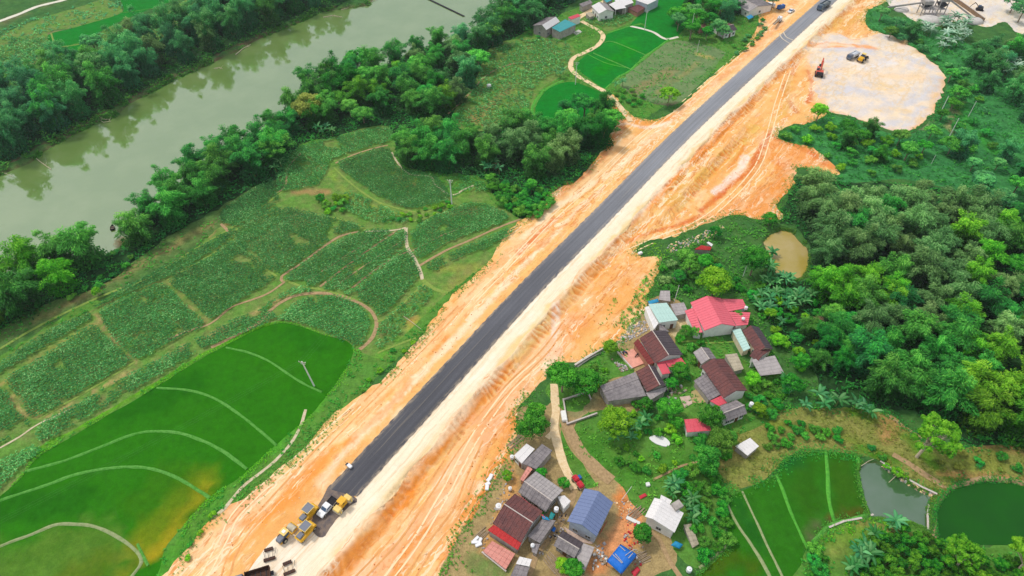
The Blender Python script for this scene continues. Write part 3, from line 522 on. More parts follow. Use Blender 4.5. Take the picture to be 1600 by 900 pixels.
gm = dict(
 green=groundmat('grass ground', .62, 1.3, .35, (lin(94, 132, 62), 0), .5, 1.6), grass=groundmat('bright grass', .62, 1.28, .4, (lin(96, 124, 52), 0), .55, 1.8),
 forest=groundmat('woodland floor', .5, 1.4, .5, (lin(50, 96, 44), 0), .7, 1.8), maize=groundmat('field soil and weeds', .6, 1.3, .5, (lin(140, 124, 86), 0), .5, 2.4),
 rice=groundmat('rice crop', .8, 1.22, .45, (lin(30, 92, 6), 0), .4, 4.5, .6), earth=groundmat('orange subsoil', .9, 1.07, .35, (lin(228, 150, 76), lin(247, 222, 180)), .5, 2.2, .6, (.016, .2, 1), [((.012, .3, 1), lin(212, 126, 58), .7, .006, .03), ((.010, .42, 1), lin(250, 232, 200), .65, .01, .035), ((.05, .2, 1), lin(208, 118, 52), .45, .004, .016)]), shoulder=groundmat('crushed stone base', .93, 1.05, .3, (lin(238, 216, 180), lin(250, 242, 228)), .45, 2.5, .3, (.012, .8, 1), [((.006, .8, 1), lin(222, 186, 140), .6, .01, .05)]), yardg=groundmat('compacted gravel', .9, 1.08, .2, (lin(206, 202, 206), lin(240, 214, 170)), .6, 1.6, .3, (.05, .12, 1), [((.06, .2, 1), lin(222, 190, 140), .6, .01, .05), ((.16, .1, 1), lin(190, 186, 190), .4, .006, .03)]),
 terrace=groundmat('dry grassy terrace', .62, 1.3, .5, (lin(104, 124, 50), 0), .6, 2.0), dirt=groundmat('village dirt', .72, 1.2, .6, (lin(140, 118, 84), 0), .5, 2.4), hill=groundmat('hillside scrub', .6, 1.35, .25, (lin(36, 92, 54), 0), .6, 1.0), dry=groundmat('stubble', .75, 1.2, .3, (lin(90, 122, 76), 0), .6, 1.5))
gm['rice2'] = gm['paddyR'] = gm['rice']; gm['quarry'] = gm['yardg']
def paint(cls, x, y):
    c = np.tile(np.array(C[cls]), (len(x), 1)).astype(float)
    for px, wd, cc, a in ST.get(cls, []):
        ln = PP(px, ZR if cls in ('shoulder',) else 0)
        if len(ln) > 2: ln = smooth_line(ln, 4)
        lo, hi = ln.min(0) - wd * 1.2, ln.max(0) + wd * 1.2; k = (x > lo[0]) & (x < hi[0]) & (y > lo[1]) & (y < hi[1])
        if not k.any(): continue
        d = segdist(x[k], y[k], ln) + (fbm(x[k] / 3, y[k] / 3, 3) - .5) * wd * .7
        m = (a * (1 - sstep(wd * .3, wd * .62, d)))[:, None]; c[k] = c[k] * (1 - m) + np.array(cc) * m
    if cls in ('earth', 'shoulder'):
        s, v = roadsv(x, y); e = fbm(s / 4, v / 2, 3) - .5
        m = ((1 - sstep(9.2, 12.0, v + e * 3)) * sstep(3, 6, v) * .85)[:, None]; c = c * (1 - m) + np.array(lin(244, 226, 196)) * m
        if cls == 'shoulder': m = (sstep(7.6, 9.4, v + e * 3) * .75)[:, None]; c = c * (1 - m) + np.array(TAN) * m
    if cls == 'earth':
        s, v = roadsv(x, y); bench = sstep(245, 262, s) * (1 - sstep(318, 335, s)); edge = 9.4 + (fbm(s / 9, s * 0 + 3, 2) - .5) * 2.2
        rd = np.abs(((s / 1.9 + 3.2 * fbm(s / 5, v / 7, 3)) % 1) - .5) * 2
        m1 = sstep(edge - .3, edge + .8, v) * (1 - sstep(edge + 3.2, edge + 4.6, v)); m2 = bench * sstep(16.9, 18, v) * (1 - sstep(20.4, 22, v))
        m = (np.clip(rd * 1.8 - .5, 0, 1) * np.maximum(m1, m2) * sstep(.36, .62, fbm(s / 7, v * 0 + 5, 3)) * .95)[:, None]; c = c * (1 - m) + np.array(lin(216, 128, 48)) * m  # furrow shade painted into the soil colour as darker orange ticks
        d = segdist(x, y, PP([a for a in AREAS if a[1] == 'yardg'][0][2]), True); e = fbm(x / 5, y / 5, 3); m = ((1 - sstep(1, 7, d + e * 5)) * .8)[:, None]; c = c * (1 - m) + np.array(lin(238, 204, 162)) * m
    if cls == 'yardg':
        q = AW[[a[1] for a in AREAS].index('yardg')]; d = segdist(x, y, q, True); e = fbm(x / 4, y / 4, 3); m = ((1 - sstep(0, 5, d + (e - .4) * 8)) * .75)[:, None]; c = c * (1 - m) + np.array(lin(234, 184, 130)) * m
    if cls == 'green' or cls == 'forest' or cls == 'grass' or cls == 'hill':
        # bare banks where the ground drops to the water
        z = height(x, y, False); m = (sstep(-.5, -1.1, z) * .9)[:, None]; c = c * (1 - m) + np.array(C['bank']) * .8 * m
    return c
for i in range(len(AREAS) + 1):
    nm, cls = ('ground', 'green') if i == 0 else AREAS[i - 1][:2]
    fs = FT[cls_of == i]
    if not len(fs): continue
    u, inv = np.unique(fs, return_inverse=True); inv = inv.reshape(-1, 3)
    x, y, z = V2[u, 0], V2[u, 1], Z[u]
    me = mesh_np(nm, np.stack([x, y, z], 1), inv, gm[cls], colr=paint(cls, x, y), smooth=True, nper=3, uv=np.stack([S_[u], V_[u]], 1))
    setp(link(nm, me), kind='structure')

# ------------------------------------------------ water
def water(nm, poly, z, mat, grow=3):
    c = poly.mean(0); q = poly
    b = bmesh.new(); f = b.faces.new([b.verts.new((p[0], p[1], z)) for p in q]); bmesh.ops.triangulate(b, faces=[f]); bmesh.ops.recalc_face_normals(b, faces=b.faces)
    me = bpy.data.meshes.new(nm); b.to_mesh(me); b.free(); me.materials.append(mat)
    if me.polygons[0].normal.z < 0: me.flip_normals()
    return setp(link(nm, me), kind='structure')
WR = watermat('river water', lin(102, 130, 66), lin(114, 138, 78), .03, 2.7); WB = watermat('muddy water', lin(176, 156, 100), lin(160, 140, 44), .15, 1.6)
WG = watermat('pond water', lin(84, 108, 84), lin(60, 96, 56), .03, 2.1); WD = watermat('algae water', lin(20, 86, 12), lin(18, 76, 14), .7, 1.25)
water('river', river, -1.35, WR)
def wide(poly, m):
    c = poly.mean(0); d = poly - c; l = np.hypot(*d.T)[:, None]; return poly + d / l * m
water('pond', wide(pond_brown, .6), -.75, WB); water('pond', wide(pond_grey, .5), -.6, WG); water('pond', wide(pond_green, .5), -.6, WD)

# ------------------------------------------------ asphalt
def asphalt():
    nb = NB('fresh asphalt'); uv = nb.n('ShaderNodeUVMap').outputs[0]; g = nb.geo()
    lanes = nb.noise(uv, 1, 4, .6, (.015, 1.1, 1)); big = nb.noise(uv, 1, 4, .6, (.03, .12, 1)); fine = nb.noise(g, 2.5, 4, .7)
    c = nb.ramp(attr(nb, 'tone', 'Fac'), [(0, lin(74, 74, 80)), (.5, lin(96, 97, 103)), (1, lin(134, 136, 142))])
    c = nb.mix(1, c, nb.ramp(lanes, [(.3, .8), (.7, 1.2)]), 'MULTIPLY'); c = nb.mix(1, c, nb.ramp(big, [(.3, .86), (.7, 1.12)]), 'MULTIPLY'); c = nb.mix(1, c, nb.ramp(fine, [(.3, .9), (.7, 1.1)]), 'MULTIPLY')
    sx = nb.n('ShaderNodeSeparateXYZ'); nb.l(uv, sx.inputs[0]); ab = nb.n('ShaderNodeMath', operation='ABSOLUTE'); nb.l(sx.outputs[1], ab.inputs[0])
    jn = nb.ramp(ab.outputs[0], [(.0, .8), (.02, .8), (.04, 1)]); c = nb.mix(1, c, jn, 'MULTIPLY')
    ed = nb.n('ShaderNodeMapRange'); nb.l(ab.outputs[0], ed.inputs[0]); ed.inputs[1].default_value = HW - 1.1; ed.inputs[2].default_value = HW + .1
    dn = nb.noise(uv, 1, 5, .7, (.35, 1.2, 1)); mu = nb.n('ShaderNodeMath', operation='MULTIPLY'); nb.l(ed.outputs[0], mu.inputs[0]); nb.l(nb.ramp(dn, [(.42, 0), (.62, .9)]), mu.inputs[1]); c = nb.mix(mu.outputs[0], c, lin(190, 172, 146))
    tr = nb.noise(uv, 1, 3, .6, (.02, .9, 1)); c = nb.mix(nb.ramp(tr, [(.58, 0), (.7, .22)]), c, lin(178, 164, 142))
    nb.bump(fine, .3, .03); return nb.done(c, .8)
ma = asphalt()
vs = []; uv = []; tn = []; fs = []
ss = np.arange(s_end, s_end + 600, 1.2); NV = 9
for i, s in enumerate(ss):
    for j in range(NV):
        e = j / (NV - 1) * 2 - 1; v = e * (HW + (.10 * math.sin(s * 1.9) + .16 * (random.random() - .5) if abs(e) == 1 else 0))
        so_ = s + (1.2 * e if i == 0 else 0); p = road_pt(so_, v); vs.append((p[0], p[1], ZR + .10 - .02 * abs(e))); uv.append((s, v)); tn.append(float(sstep(-20, 200, s - s_end)))
    if i:
        b = (i - 1) * NV; fs += [(b + j, b + j + 1, b + NV + j + 1, b + NV + j) for j in range(NV - 1)]
me = mesh_np('road', vs, fs, ma, tone=tn, uv=uv)
me.flip_normals() if me.polygons[0].normal.z < 0 else None
setp(link('road', me), kind='structure')
# thin older layer of binder course near the machines
nb = NB('worn binder course'); f = nb.noise(nb.geo(), .7, 5, .7); MATS['binder'] = nb.done(nb.ramp(f, [(.35, lin(84, 80, 86)), (.6, lin(128, 112, 100))]), .9)
q = smooth_line(PP([(520, 756), (557, 780), (546, 790), (534, 803), (519, 820), (509, 838), (500, 840), (492, 833), (486, 822), (490, 802), (504, 779)], ZR), .6, True); q = jitter(q, .35, .5)
def sheet(nm, q, z, mat, kind='structure', tri=False):
    b = bmesh.new(); f = b.faces.new([b.verts.new((p[0], p[1], 0)) for p in q]); bmesh.ops.triangulate(b, faces=[f])
    for v in b.verts: v.co.z = (z if z is not None else h1(v.co.x, v.co.y) + .05)
    bmesh.ops.recalc_face_normals(b, faces=b.faces); me = bpy.data.meshes.new(nm); b.to_mesh(me); b.free()
    if me.polygons[0].normal.z < 0: me.flip_normals()
    me.materials.append(mat); return setp(link(nm, me), kind=kind)
sheet('binder_course', q, ZR + .05, MATS['binder'])
# two chalk arcs where a track crosses the asphalt far up the road
cream = flat('cream grit', lin(214, 200, 180), .9)
def ribbon(nm, px, wd, mat, dz=.05, fur=False, off=0.0, z=None, crown=0, jit=.25, step=1.0, kind='structure', world=False, prof=5):
    ln = smooth_line(px if world else np.array([G(u, v)[:2] for u, v in px]) if z is None else PP(px, z), step)
    d = np.gradient(ln, axis=0); l = np.hypot(*d.T)[:, None] + 1e-9; nr = np.stack([d[:, 1], -d[:, 0]], 1) / l
    V = []; Fq = []; n = len(ln); ln = ln + nr * off; ws = wd / 2 * (1 + jit * (fbm(ln[:, 0] / 2.5, ln[:, 1] / 2.5, 3) - .5) * 2)
    a = (fbm(ln[:, 0] / 4 + 9, ln[:, 1] / 4, 2) - .5) * wd * jit; ln = ln + nr * a[:, None]
    rows = []
    for j in range(prof):
        e = j / (prof - 1) * 2 - 1; q = ln + nr * (ws * e)[:, None]
        zz = (height(q[:, 0], q[:, 1], fur) if z is None else np.full(n, z)) + dz + crown * (1 - e * e) - (.05 if abs(e) == 1 and crown else 0); rows.append(np.column_stack([q, zz]))
    V = np.stack(rows, 1).reshape(-1, 3)
    i = np.arange(n - 1)[:, None] * prof + np.arange(prof - 1)[None]; i = i.ravel(); Fq = np.stack([i, i + 1, i + prof + 1, i + prof], 1)
    me = mesh_np(nm, V, Fq, mat, smooth=True)
    if me.polygons[0].normal.z < 0: me.flip_normals()
    return setp(link(nm, me), kind=kind)
for px in ([(1218, 52), (1222, 60), (1234, 68)], [(1224, 50), (1229, 58), (1240, 63)]): ribbon('grit_trail', px, .55, cream, z=ZR + .115, step=.8)
# ------------------------------------------------ bunds and footpaths
def noisemat(name, a, b, sc_=1.5, rough=.95):
    nb = NB(name); f = nb.noise(nb.geo(), sc_, 5, .7); nb.bump(f, .4, .1); MATS[name] = nb.done(nb.ramp(f, [(.3, a), (.7, b)]), rough); return nb.m
mb1 = noisemat('grassy bund', lin(54, 128, 28), lin(104, 164, 76)); mb2 = noisemat('pale bund', lin(120, 140, 84), lin(160, 166, 124)); mb3 = noisemat('bright bund', lin(54, 134, 36), lin(96, 172, 60))
mp1 = noisemat('pale footpath', lin(176, 160, 120), lin(216, 204, 176)); mp2 = noisemat('dirt footpath', lin(140, 116, 82), lin(186, 156, 116)); mp3 = noisemat('grassy footpath', lin(100, 140, 50), lin(146, 160, 80)); mp4 = noisemat('sand track', lin(214, 180, 132), lin(236, 214, 176)); mp5 = noisemat('concrete lane', lin(200, 196, 176), lin(226, 222, 204))
BUNDS = [
 ([(353, 543), (385, 550), (412, 560), (440, 577), (470, 597), (503, 613)], .7, mb1), ([(245, 606), (290, 609), (330, 620), (365, 641), (400, 668), (432, 696)], .75, mb1),
 ([(42, 736), (100, 720), (160, 697), (215, 677), (260, 674), (300, 682), (345, 703), (386, 733)], .9, mb1), ([(0, 782), (60, 762), (120, 741), (170, 732), (210, 730), (240, 733), (280, 749), (328, 778)], .9, mb1),
 ([(-20, 862), (0, 853), (50, 835), (85, 821), (120, 819), (150, 823), (185, 840), (212, 860), (221, 878), (206, 900), (195, 915)], .9, mb2), ([(215, 850), (225, 872), (232, 884)], .7, mb1)]
BUNDS += [([(927, 83), (985, 108), (1003, 116)], .6, mb1), ([(944, 67), (960, 66), (1013, 88)], .6, mb1), ([(917, 84), (945, 98), (978, 106)], .4, mb3), ([(950, 52), (984, 41), (1004, 38)], .9, mb3), ([(80, 52), (90, 72), (120, 70), (128, 68)], .9, mp3), ([(98, 77), (120, 68), (140, 66)], .5, mb1), ([(186, 20), (200, 19), (240, 13)], .5, mb1), ([(985, 110), (1010, 88), (1045, 62)], 1.3, mb3), ([(945, 140), (965, 122), (985, 110)], 1.0, mb3), ([(843, 190), (832, 170), (850, 142), (880, 126)], 1.4, mb3),
 ([(1212, 742), (1222, 762), (1232, 790), (1242, 815), (1262, 858)], .8, mb3), ([(1290, 706), (1293, 740), (1295, 780), (1303, 815)], 1.0, mb3), ([(1340, 714), (1343, 750), (1350, 780), (1357, 800)], 1.0, mb3), ([(1133, 782), (1150, 815), (1180, 860), (1205, 905)], .8, mb2), ([(1160, 768), (1175, 800), (1200, 855), (1225, 905)], .6, mb2), ([(1092, 888), (1118, 868), (1135, 850)], .9, mb2), ([(1262, 880), (1270, 850), (1298, 820), (1330, 812), (1362, 805)], 1.0, mb1)]
for px, wd, m in BUNDS: ribbon('field_bund', px, wd, m, .02, crown=.22, jit=.3)
PATHS = [
 ([(445, 440), (420, 458), (390, 470), (362, 480), (330, 505), (300, 515), (262, 530)], .8, mp2), ([(330, 543), (370, 524), (405, 504), (420, 488), (440, 472), (462, 462), (495, 458), (530, 462), (560, 473), (580, 487), (588, 507), (580, 530), (562, 546)], 1.3, mp2), ([(443, 437), (470, 447), (500, 452), (515, 456), (560, 470)], 1.1, mp3),
 ([(443, 440), (440, 432), (470, 412), (500, 390), (530, 370), (560, 362)], 1.0, mp2), ([(634, 356), (636, 385), (648, 405), (655, 420), (660, 437)], 1.3, mp1), ([(656, 415), (690, 395), (740, 373), (780, 355), (815, 342)], 1.0, mp2), ([(660, 437), (680, 452), (700, 458)], 1.6, mp3), ([(570, 362), (615, 360), (634, 356)], .8, mp1),
 ([(612, 238), (622, 255), (640, 272), (672, 276), (680, 288), (700, 303), (712, 304), (723, 297), (740, 290)], .8, mp1), ([(524, 255), (550, 243), (580, 233), (606, 227)], .8, mp2), ([(522, 262), (550, 288), (590, 315), (640, 330), (670, 330), (700, 315)], .8, mp3), ([(550, 450), (600, 412), (640, 392)], .8, mp2), ([(500, 448), (560, 402), (618, 362)], .9, mp2), ([(645, 392), (690, 368), (735, 352)], .7, mp2), ([(0, 700), (30, 683), (62, 662), (110, 640)], .6, mp1), ([(0, 452), (60, 425), (110, 395)], 1.0, mp3), ([(440, 300), (380, 345), (300, 392), (240, 430), (190, 455)], .8, mp3), ([(0, 545), (60, 510), (125, 478), (190, 450)], 1.1, mp3),
 ([(345, 350), (358, 362)], 1.2, mp2), ([(300, 905), (330, 790), (400, 735), (430, 705), (462, 675), (478, 640), (500, 610)], .0, mp1),
 ([(330, 810), (350, 795), (380, 760), (408, 738), (432, 718), (455, 692), (470, 665), (478, 640)], .9, mp1)]
PATHS += [([(365, 362), (368, 378), (385, 395), (405, 412), (432, 432)], .9, mp3), ([(442, 325), (470, 332), (520, 340), (560, 352), (572, 362)], .9, mp3), ([(260, 438), (330, 398), (372, 374)], .8, mp3), ([(212, 565), (150, 603), (60, 655)], .8, mp3), ([(440, 328), (400, 342), (365, 362)], .9, mp3), ([(585, 500), (600, 500), (640, 465), (665, 442)], .9, mp3), ([(590, 552), (605, 545), (650, 528)], .8, mp3), ([(432, 302), (446, 290), (450, 262), (470, 240)], .8, mp2), ([(552, 290), (600, 322), (645, 345), (690, 330)], .7, mp3), ([(480, 440), (540, 400), (596, 366)], .55, mp2), ([(520, 450), (580, 408), (632, 374)], .55, mp2), ([(700, 178), (730, 150), (760, 118), (800, 100), (850, 96)], .9, mp2), ([(770, 70), (790, 110), (810, 150)], .9, mp3)]
PATHS = [p for p in PATHS if p[1] > 0]
for px, wd, m in PATHS: ribbon('footpath', px, wd * .85, m, .07)
LANES = [([(908, 33), (925, 42), (938, 50), (942, 58), (935, 70), (918, 80), (897, 90), (892, 98), (893, 108), (902, 118), (918, 128), (935, 138), (947, 145), (958, 155), (975, 175), (985, 190)], 2.3, mp4), ([(985, 41), (1007, 46), (1022, 51), (1040, 61), (1060, 58)], 1.6, mp5), ([(868, 44), (900, 30), (925, 15), (945, 2)], 3.0, mp4),
 ([(-30, 42), (0, 33), (30, 22), (60, 10), (100, 0), (140, -14)], 2.6, mp5), ([(866, 600), (868, 640), (866, 670), (872, 700), (880, 725), (890, 745), (898, 765)], 2.2, mp4), ([(898, 765), (885, 800), (862, 835), (840, 862), (828, 890), (820, 915)], 1.7, mp2), ([(885, 660), (898, 690), (915, 715), (935, 735), (955, 752)], 3.0, mp2), ([(900, 572), (920, 558), (944, 546)], 1.4, mp5), ([(866, 672), (855, 685)], 1.4, mp4), ([(1015, 830), (1028, 840), (1038, 860), (1048, 880), (1065, 905)], 1.1, mp2), ([(1020, 750), (1045, 738), (1065, 728), (1100, 720)], .6, mp2), ([(1060, 535), (1085, 533), (1110, 536), (1150, 534)], .5, mp3), ([(1460, 840), (1466, 815), (1462, 795), (1478, 778), (1484, 765), (1472, 758), (1445, 742), (1420, 725), (1395, 710)], 1.6, mp2), ([(1385, 648), (1410, 665), (1440, 685)], .8, mp2), ([(1480, 768), (1510, 755), (1550, 748), (1640, 762)], 1.3, mp2)]
for px, wd, m in LANES: ribbon('village_lane' if wd > 1.2 else 'footpath', px, wd, m, .10, jit=.18)

mt1 = noisemat('packed track soil', lin(240, 204, 152), lin(248, 222, 182), .6); mt2 = noisemat('rutted orange soil', lin(214, 142, 80), lin(232, 172, 110), .6)
for px, m in [([(318, 905), (336, 868), (352, 838), (366, 808), (400, 772), (450, 730), (500, 686), (560, 632)], mt1), ([(352, 905), (362, 868), (380, 838), (410, 800), (470, 735), (540, 662), (640, 562), (720, 480)], mt2), ([(606, 905), (650, 846), (690, 780), (724, 716), (752, 668), (800, 604), (842, 566)], mt1), ([(640, 905), (668, 860), (712, 800), (742, 730), (760, 690)], mt2),
              ([(560, 905), (620, 840), (668, 770), (720, 690), (790, 610), (850, 550), (884, 505)], mt2), ([(985, 392), (1030, 372), (1090, 348), (1140, 310), (1182, 262), (1200, 215), (1215, 160), (1232, 110)], mt1), ([(1090, 350), (1150, 322), (1200, 290), (1236, 262), (1285, 256)], mt2), ([(740, 470), (800, 408), (860, 345), (930, 280), (1000, 214), (1080, 150), (1180, 62), (1215, 30)], mt1)]:
    for o_ in (-.95, .95): ribbon('wheel_track', px, .42, m, .035, True, o_, jit=.35)
# ================================================================ VEGETATION
def leaves(cen, axis, L, W, tone, curl=None):
    """rhombic leaves: centres, long axes (unit-ish), sizes -> verts, quads, tones"""
    n = len(cen); a = axis / (np.linalg.norm(axis, axis=1)[:, None] + 1e-9)
    r = rng.normal(size=(n, 3)); r[:, 2] *= .35
    b = np.cross(a, np.cross(a, r) + 1e-6 + np.array([0, 0, 1.0]) * .9); b = np.cross(a, b); b /= (np.linalg.norm(b, axis=1)[:, None] + 1e-9)
    b2 = np.cross(np.array([0, 0, 1.0]) + r * .45, a); b2 /= (np.linalg.norm(b2, axis=1)[:, None] + 1e-9)
    L = np.broadcast_to(L, n)[:, None]; W = np.broadcast_to(W, n)[:, None]
    V = np.stack([cen - a * L / 2, cen + b2 * W / 2, cen + a * L / 2, cen - b2 * W / 2], 1).reshape(-1, 3)
    Q = np.arange(4 * n).reshape(n, 4); return V, Q, np.repeat(tone, 4)
def merge(parts):
    V = []; Q = []; T = []; b = 0
    for v, q, t in parts: V.append(v); Q.append(q + b); T.append(t); b += len(v)
    return np.vstack(V), np.vstack(Q), np.concatenate(T)
LM = dict(
 bamboo=leafmat('bamboo leaves', lin(22, 78, 30), lin(66, 154, 56), lin(140, 214, 88), .022),
 greybamboo=leafmat('grey green bamboo leaves', lin(40, 78, 42), lin(104, 152, 82), lin(172, 206, 128), .022),
 lime=leafmat('yellow green bamboo leaves', lin(34, 92, 14), lin(98, 166, 36), lin(172, 222, 66), .02),
 broad=leafmat('broad leaves', lin(20, 74, 32), lin(54, 140, 48), lin(124, 200, 76), .03),
 far=leafmat('far bank leaves', lin(28, 92, 58), lin(70, 154, 88), lin(138, 206, 118), .022),
 bright=leafmat('bright leaves', lin(46, 110, 16), lin(98, 166, 28), lin(158, 206, 54), .02),
 village=leafmat('dense glossy leaves', lin(14, 76, 20), lin(42, 132, 34), lin(100, 186, 54), .02),
 olive=leafmat('yellowing leaves', lin(70, 94, 36), lin(124, 140, 56), lin(172, 180, 86), .02),
 banana=leafmat('banana leaves', lin(26, 88, 46), lin(58, 132, 72), lin(120, 180, 112), .02),
 palebanana=leafmat('pale banana leaves', lin(60, 120, 80), lin(120, 160, 130), lin(200, 214, 196), .02),
 bush=leafmat('bush leaves', lin(26, 88, 28), lin(58, 144, 46), lin(116, 192, 70), .035),
 orchard=leafmat('orchard leaves', lin(10, 64, 22), lin(34, 112, 24), lin(96, 160, 36), .022),
 dead=leafmat('dead twigs', lin(120, 100, 76), lin(170, 146, 110), lin(206, 186, 150), .01))
barkm = flat('tree bark', lin(150, 132, 112), .9, .3, 2); culm = flat('bamboo canes', lin(140, 146, 84), .7, .3, 2); stemm = flat('banana stem', lin(120, 140, 76), .8, .2, 2); palebark = flat('pale bark', lin(206, 190, 164), .9, .2, 2)
def bamboo_mesh(seed, n=16, hgt=9.5, spread=4.2, per=300, L=.58, W=.17):
    g = np.random.default_rng(seed); parts = []; canes = MB()
    for i in range(n):
        th = g.uniform(0, 2 * math.pi); rr = spread * math.sqrt(g.uniform(.03, 1)); hh = hgt * (1 - .45 * (rr / spread) ** 1.5) * g.uniform(.72, 1.15)
        base = np.array([.5 * math.cos(th), .5 * math.sin(th), 0]) * g.uniform(.3, 1.5); d = np.array([math.cos(th), math.sin(th)])
        t = g.uniform(.04, 1, per) ** .7; r = rr * t ** 2.1; z = hh * np.sin(t * g.uniform(1.75, 2.15)); bend = g.uniform(-.6, .6)
        c = np.stack([base[0] + d[0] * r - d[1] * bend * t * t, base[1] + d[1] * r + d[0] * bend * t * t, z], 1)
        wd = (.2 + 1.15 * np.sin(np.clip(t, 0, 1) ** 1.2 * 2.85)) * g.uniform(.75, 1.2)
        off = g.normal(size=(per, 3)); off /= np.linalg.norm(off, axis=1)[:, None]; off *= (wd * g.uniform(.1, 1, per) ** .5)[:, None]; off[:, 2] *= .7
        c = c + off; ax = np.stack([d[0] * .8 + off[:, 0] + g.normal(size=per) * .35, d[1] * .8 + off[:, 1] + g.normal(size=per) * .35, -.28 + g.normal(size=per) * .3], 1)
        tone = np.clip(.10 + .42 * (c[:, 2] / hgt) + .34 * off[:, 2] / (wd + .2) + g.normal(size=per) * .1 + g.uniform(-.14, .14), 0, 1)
        parts.append(leaves(c, ax, L * g.uniform(.7, 1.35, per), W, tone))
        if i % 3 == 0: canes.tube([base, (base[0] + d[0] * rr * .2, base[1] + d[1] * rr * .2, hh * .6), (base[0] + d[0] * rr * .7, base[1] + d[1] * rr * .7, hh * .92)], [.07, .06, .03], 4)
    m = 900; q = g.normal(size=(m, 3)); q /= np.linalg.norm(q, axis=1)[:, None]; q[:, 2] = abs(q[:, 2]); q *= np.array([spread * .8, spread * .8, hgt * .45]) * g.uniform(.5, 1, m)[:, None]
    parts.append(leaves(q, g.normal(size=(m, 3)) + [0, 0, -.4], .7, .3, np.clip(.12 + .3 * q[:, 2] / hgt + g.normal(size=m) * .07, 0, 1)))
    V, Q, T = merge(parts); me = mesh_np('foliage', V, Q, None, tone=T)
    o = canes.build('canes', culm, fix=False); cm = o.data; bpy.data.objects.remove(o); return me, cm
def broad_mesh(seed, rx=3.2, rz=2.6, hgt=7.0, puffs=34, per=110, L=.42, W=.3, pr=(.7, 1.25), limbs=5, trunk=.22, open_=0.0, trunkmat=None, lean=0):
    g = np.random.default_rng(seed); parts = []; cc = []
    zc = hgt - rz
    for i in range(puffs):
        u = g.normal(size=3); u /= np.linalg.norm(u); u[2] = abs(u[2]) * 1.15 - .35; k = g.uniform(.62, 1.0)
        c = np.array([u[0] * rx * k + lean, u[1] * rx * k, zc + u[2] * rz * k]); r = g.uniform(*pr); cc.append(c)
        d = g.normal(size=(per, 3)); d /= np.linalg.norm(d, axis=1)[:, None]; d[:, 2] = np.where(d[:, 2] < -.3, -d[:, 2], d[:, 2])
        q = c + d * (r * g.uniform(.55, 1.08, per))[:, None] * np.array([1, 1, .75])
        ax = np.cross(d, g.normal(size=(per, 3))) + np.array([0, 0, -.25]) + d * .35
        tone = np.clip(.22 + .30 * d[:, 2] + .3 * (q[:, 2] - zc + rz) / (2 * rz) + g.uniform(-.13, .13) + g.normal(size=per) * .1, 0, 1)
        parts.append(leaves(q, ax, L * g.uniform(.7, 1.3, per), W, tone))
    V, Q, T = merge(parts); me = mesh_np('crown', V, Q, None, tone=T)
    tr = MB(); tr.tube([(0, 0, -.3), (lean * .2, 0, hgt * .28), (lean * .55, .05, hgt * .55), (lean * .9, 0, hgt * .8)], [trunk, trunk * .8, trunk * .55, trunk * .2], 7)
    for i in range(limbs):
        c = cc[int(g.integers(len(cc)))]; f = g.uniform(.28, .5); s = np.array([lean * f, 0, hgt * f]); tr.tube([s, s * .5 + c * .5 + np.array([0, 0, .3]), c], [trunk * .5, trunk * .32, trunk * .1], 5)
    o = tr.build('trunk', trunkmat or barkm, fix=False); tm = o.data; bpy.data.objects.remove(o); return me, tm
def banana_mesh(seed, n=9, Lf=2.6):
    g = np.random.default_rng(seed); V = []; Q = []; T = []; b = 0
    for i in range(n):
        th = i * 2.4 + g.uniform(-.3, .3); el = g.uniform(.5, 1.25); L = Lf * g.uniform(.75, 1.15); wd = .34 * g.uniform(.8, 1.2); p = np.array([0, 0, 2.2]); d = np.array([math.cos(th), math.sin(th), 0])
        rows = []; K = 6
        for k in range(K + 1):
            t = k / K; a = el - t * 1.5; pos = p + np.array([0, 0, 0]); w_ = wd * math.sin(math.pi * min(1, t * .93 + .07)) ** .6
            sd = np.array([-d[1], d[0], 0]); rows.append([pos - sd * w_ + [0, 0, -.06], pos + [0, 0, .06], pos + sd * w_ + [0, 0, -.06]])
            p = p + (d * math.cos(a) + np.array([0, 0, math.sin(a)])) * L / K
        tn = g.uniform(.3, .95)
        for r in rows: V += r; T += [tn - .1, tn + .12, tn - .05]
        for k in range(K):
            for j in range(2): q = b + k * 3 + j; Q.append((q, q + 1, q + 4, q + 3))
        b += 3 * (K + 1)
    me = mesh_np('leaf_crown', V, Q, None, tone=np.clip(T, 0, 1)); o = MB().cyl((0, 0, -.1), (0, 0, 2.3), .16, .09, 7).build('stem', stemm); m = o.data; bpy.data.objects.remove(o); return me, m
def withmat(me, mat):
    m = me.copy(); m.materials.clear(); m.materials.append(mat); return m
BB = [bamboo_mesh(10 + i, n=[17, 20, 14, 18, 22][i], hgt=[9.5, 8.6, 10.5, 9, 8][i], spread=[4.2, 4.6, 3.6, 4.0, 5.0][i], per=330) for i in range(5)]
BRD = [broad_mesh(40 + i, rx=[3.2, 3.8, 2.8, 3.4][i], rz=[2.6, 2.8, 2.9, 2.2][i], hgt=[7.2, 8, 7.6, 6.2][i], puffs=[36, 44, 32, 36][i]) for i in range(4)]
BSH = [broad_mesh(60 + i, rx=1.5, rz=.95, hgt=1.9, puffs=14, per=80, L=.34, W=.2, pr=(.45, .8), limbs=2, trunk=.06) for i in range(3)]
ORC = [broad_mesh(70 + i, rx=.95, rz=1.1, hgt=2.7, puffs=12, per=90, L=.34, W=.24, pr=(.4, .62), limbs=2, trunk=.08) for i in range(3)]
SPR = [broad_mesh(80 + i, rx=4.0, rz=2.5, hgt=9.0, puffs=50, per=75, L=.42, W=.30, pr=(.5, .85), limbs=16, trunk=.3, trunkmat=palebark, lean=.9) for i in range(2)]
BAN = [banana_mesh(90 + i, 8 + i) for i in range(3)]
_cache = {}
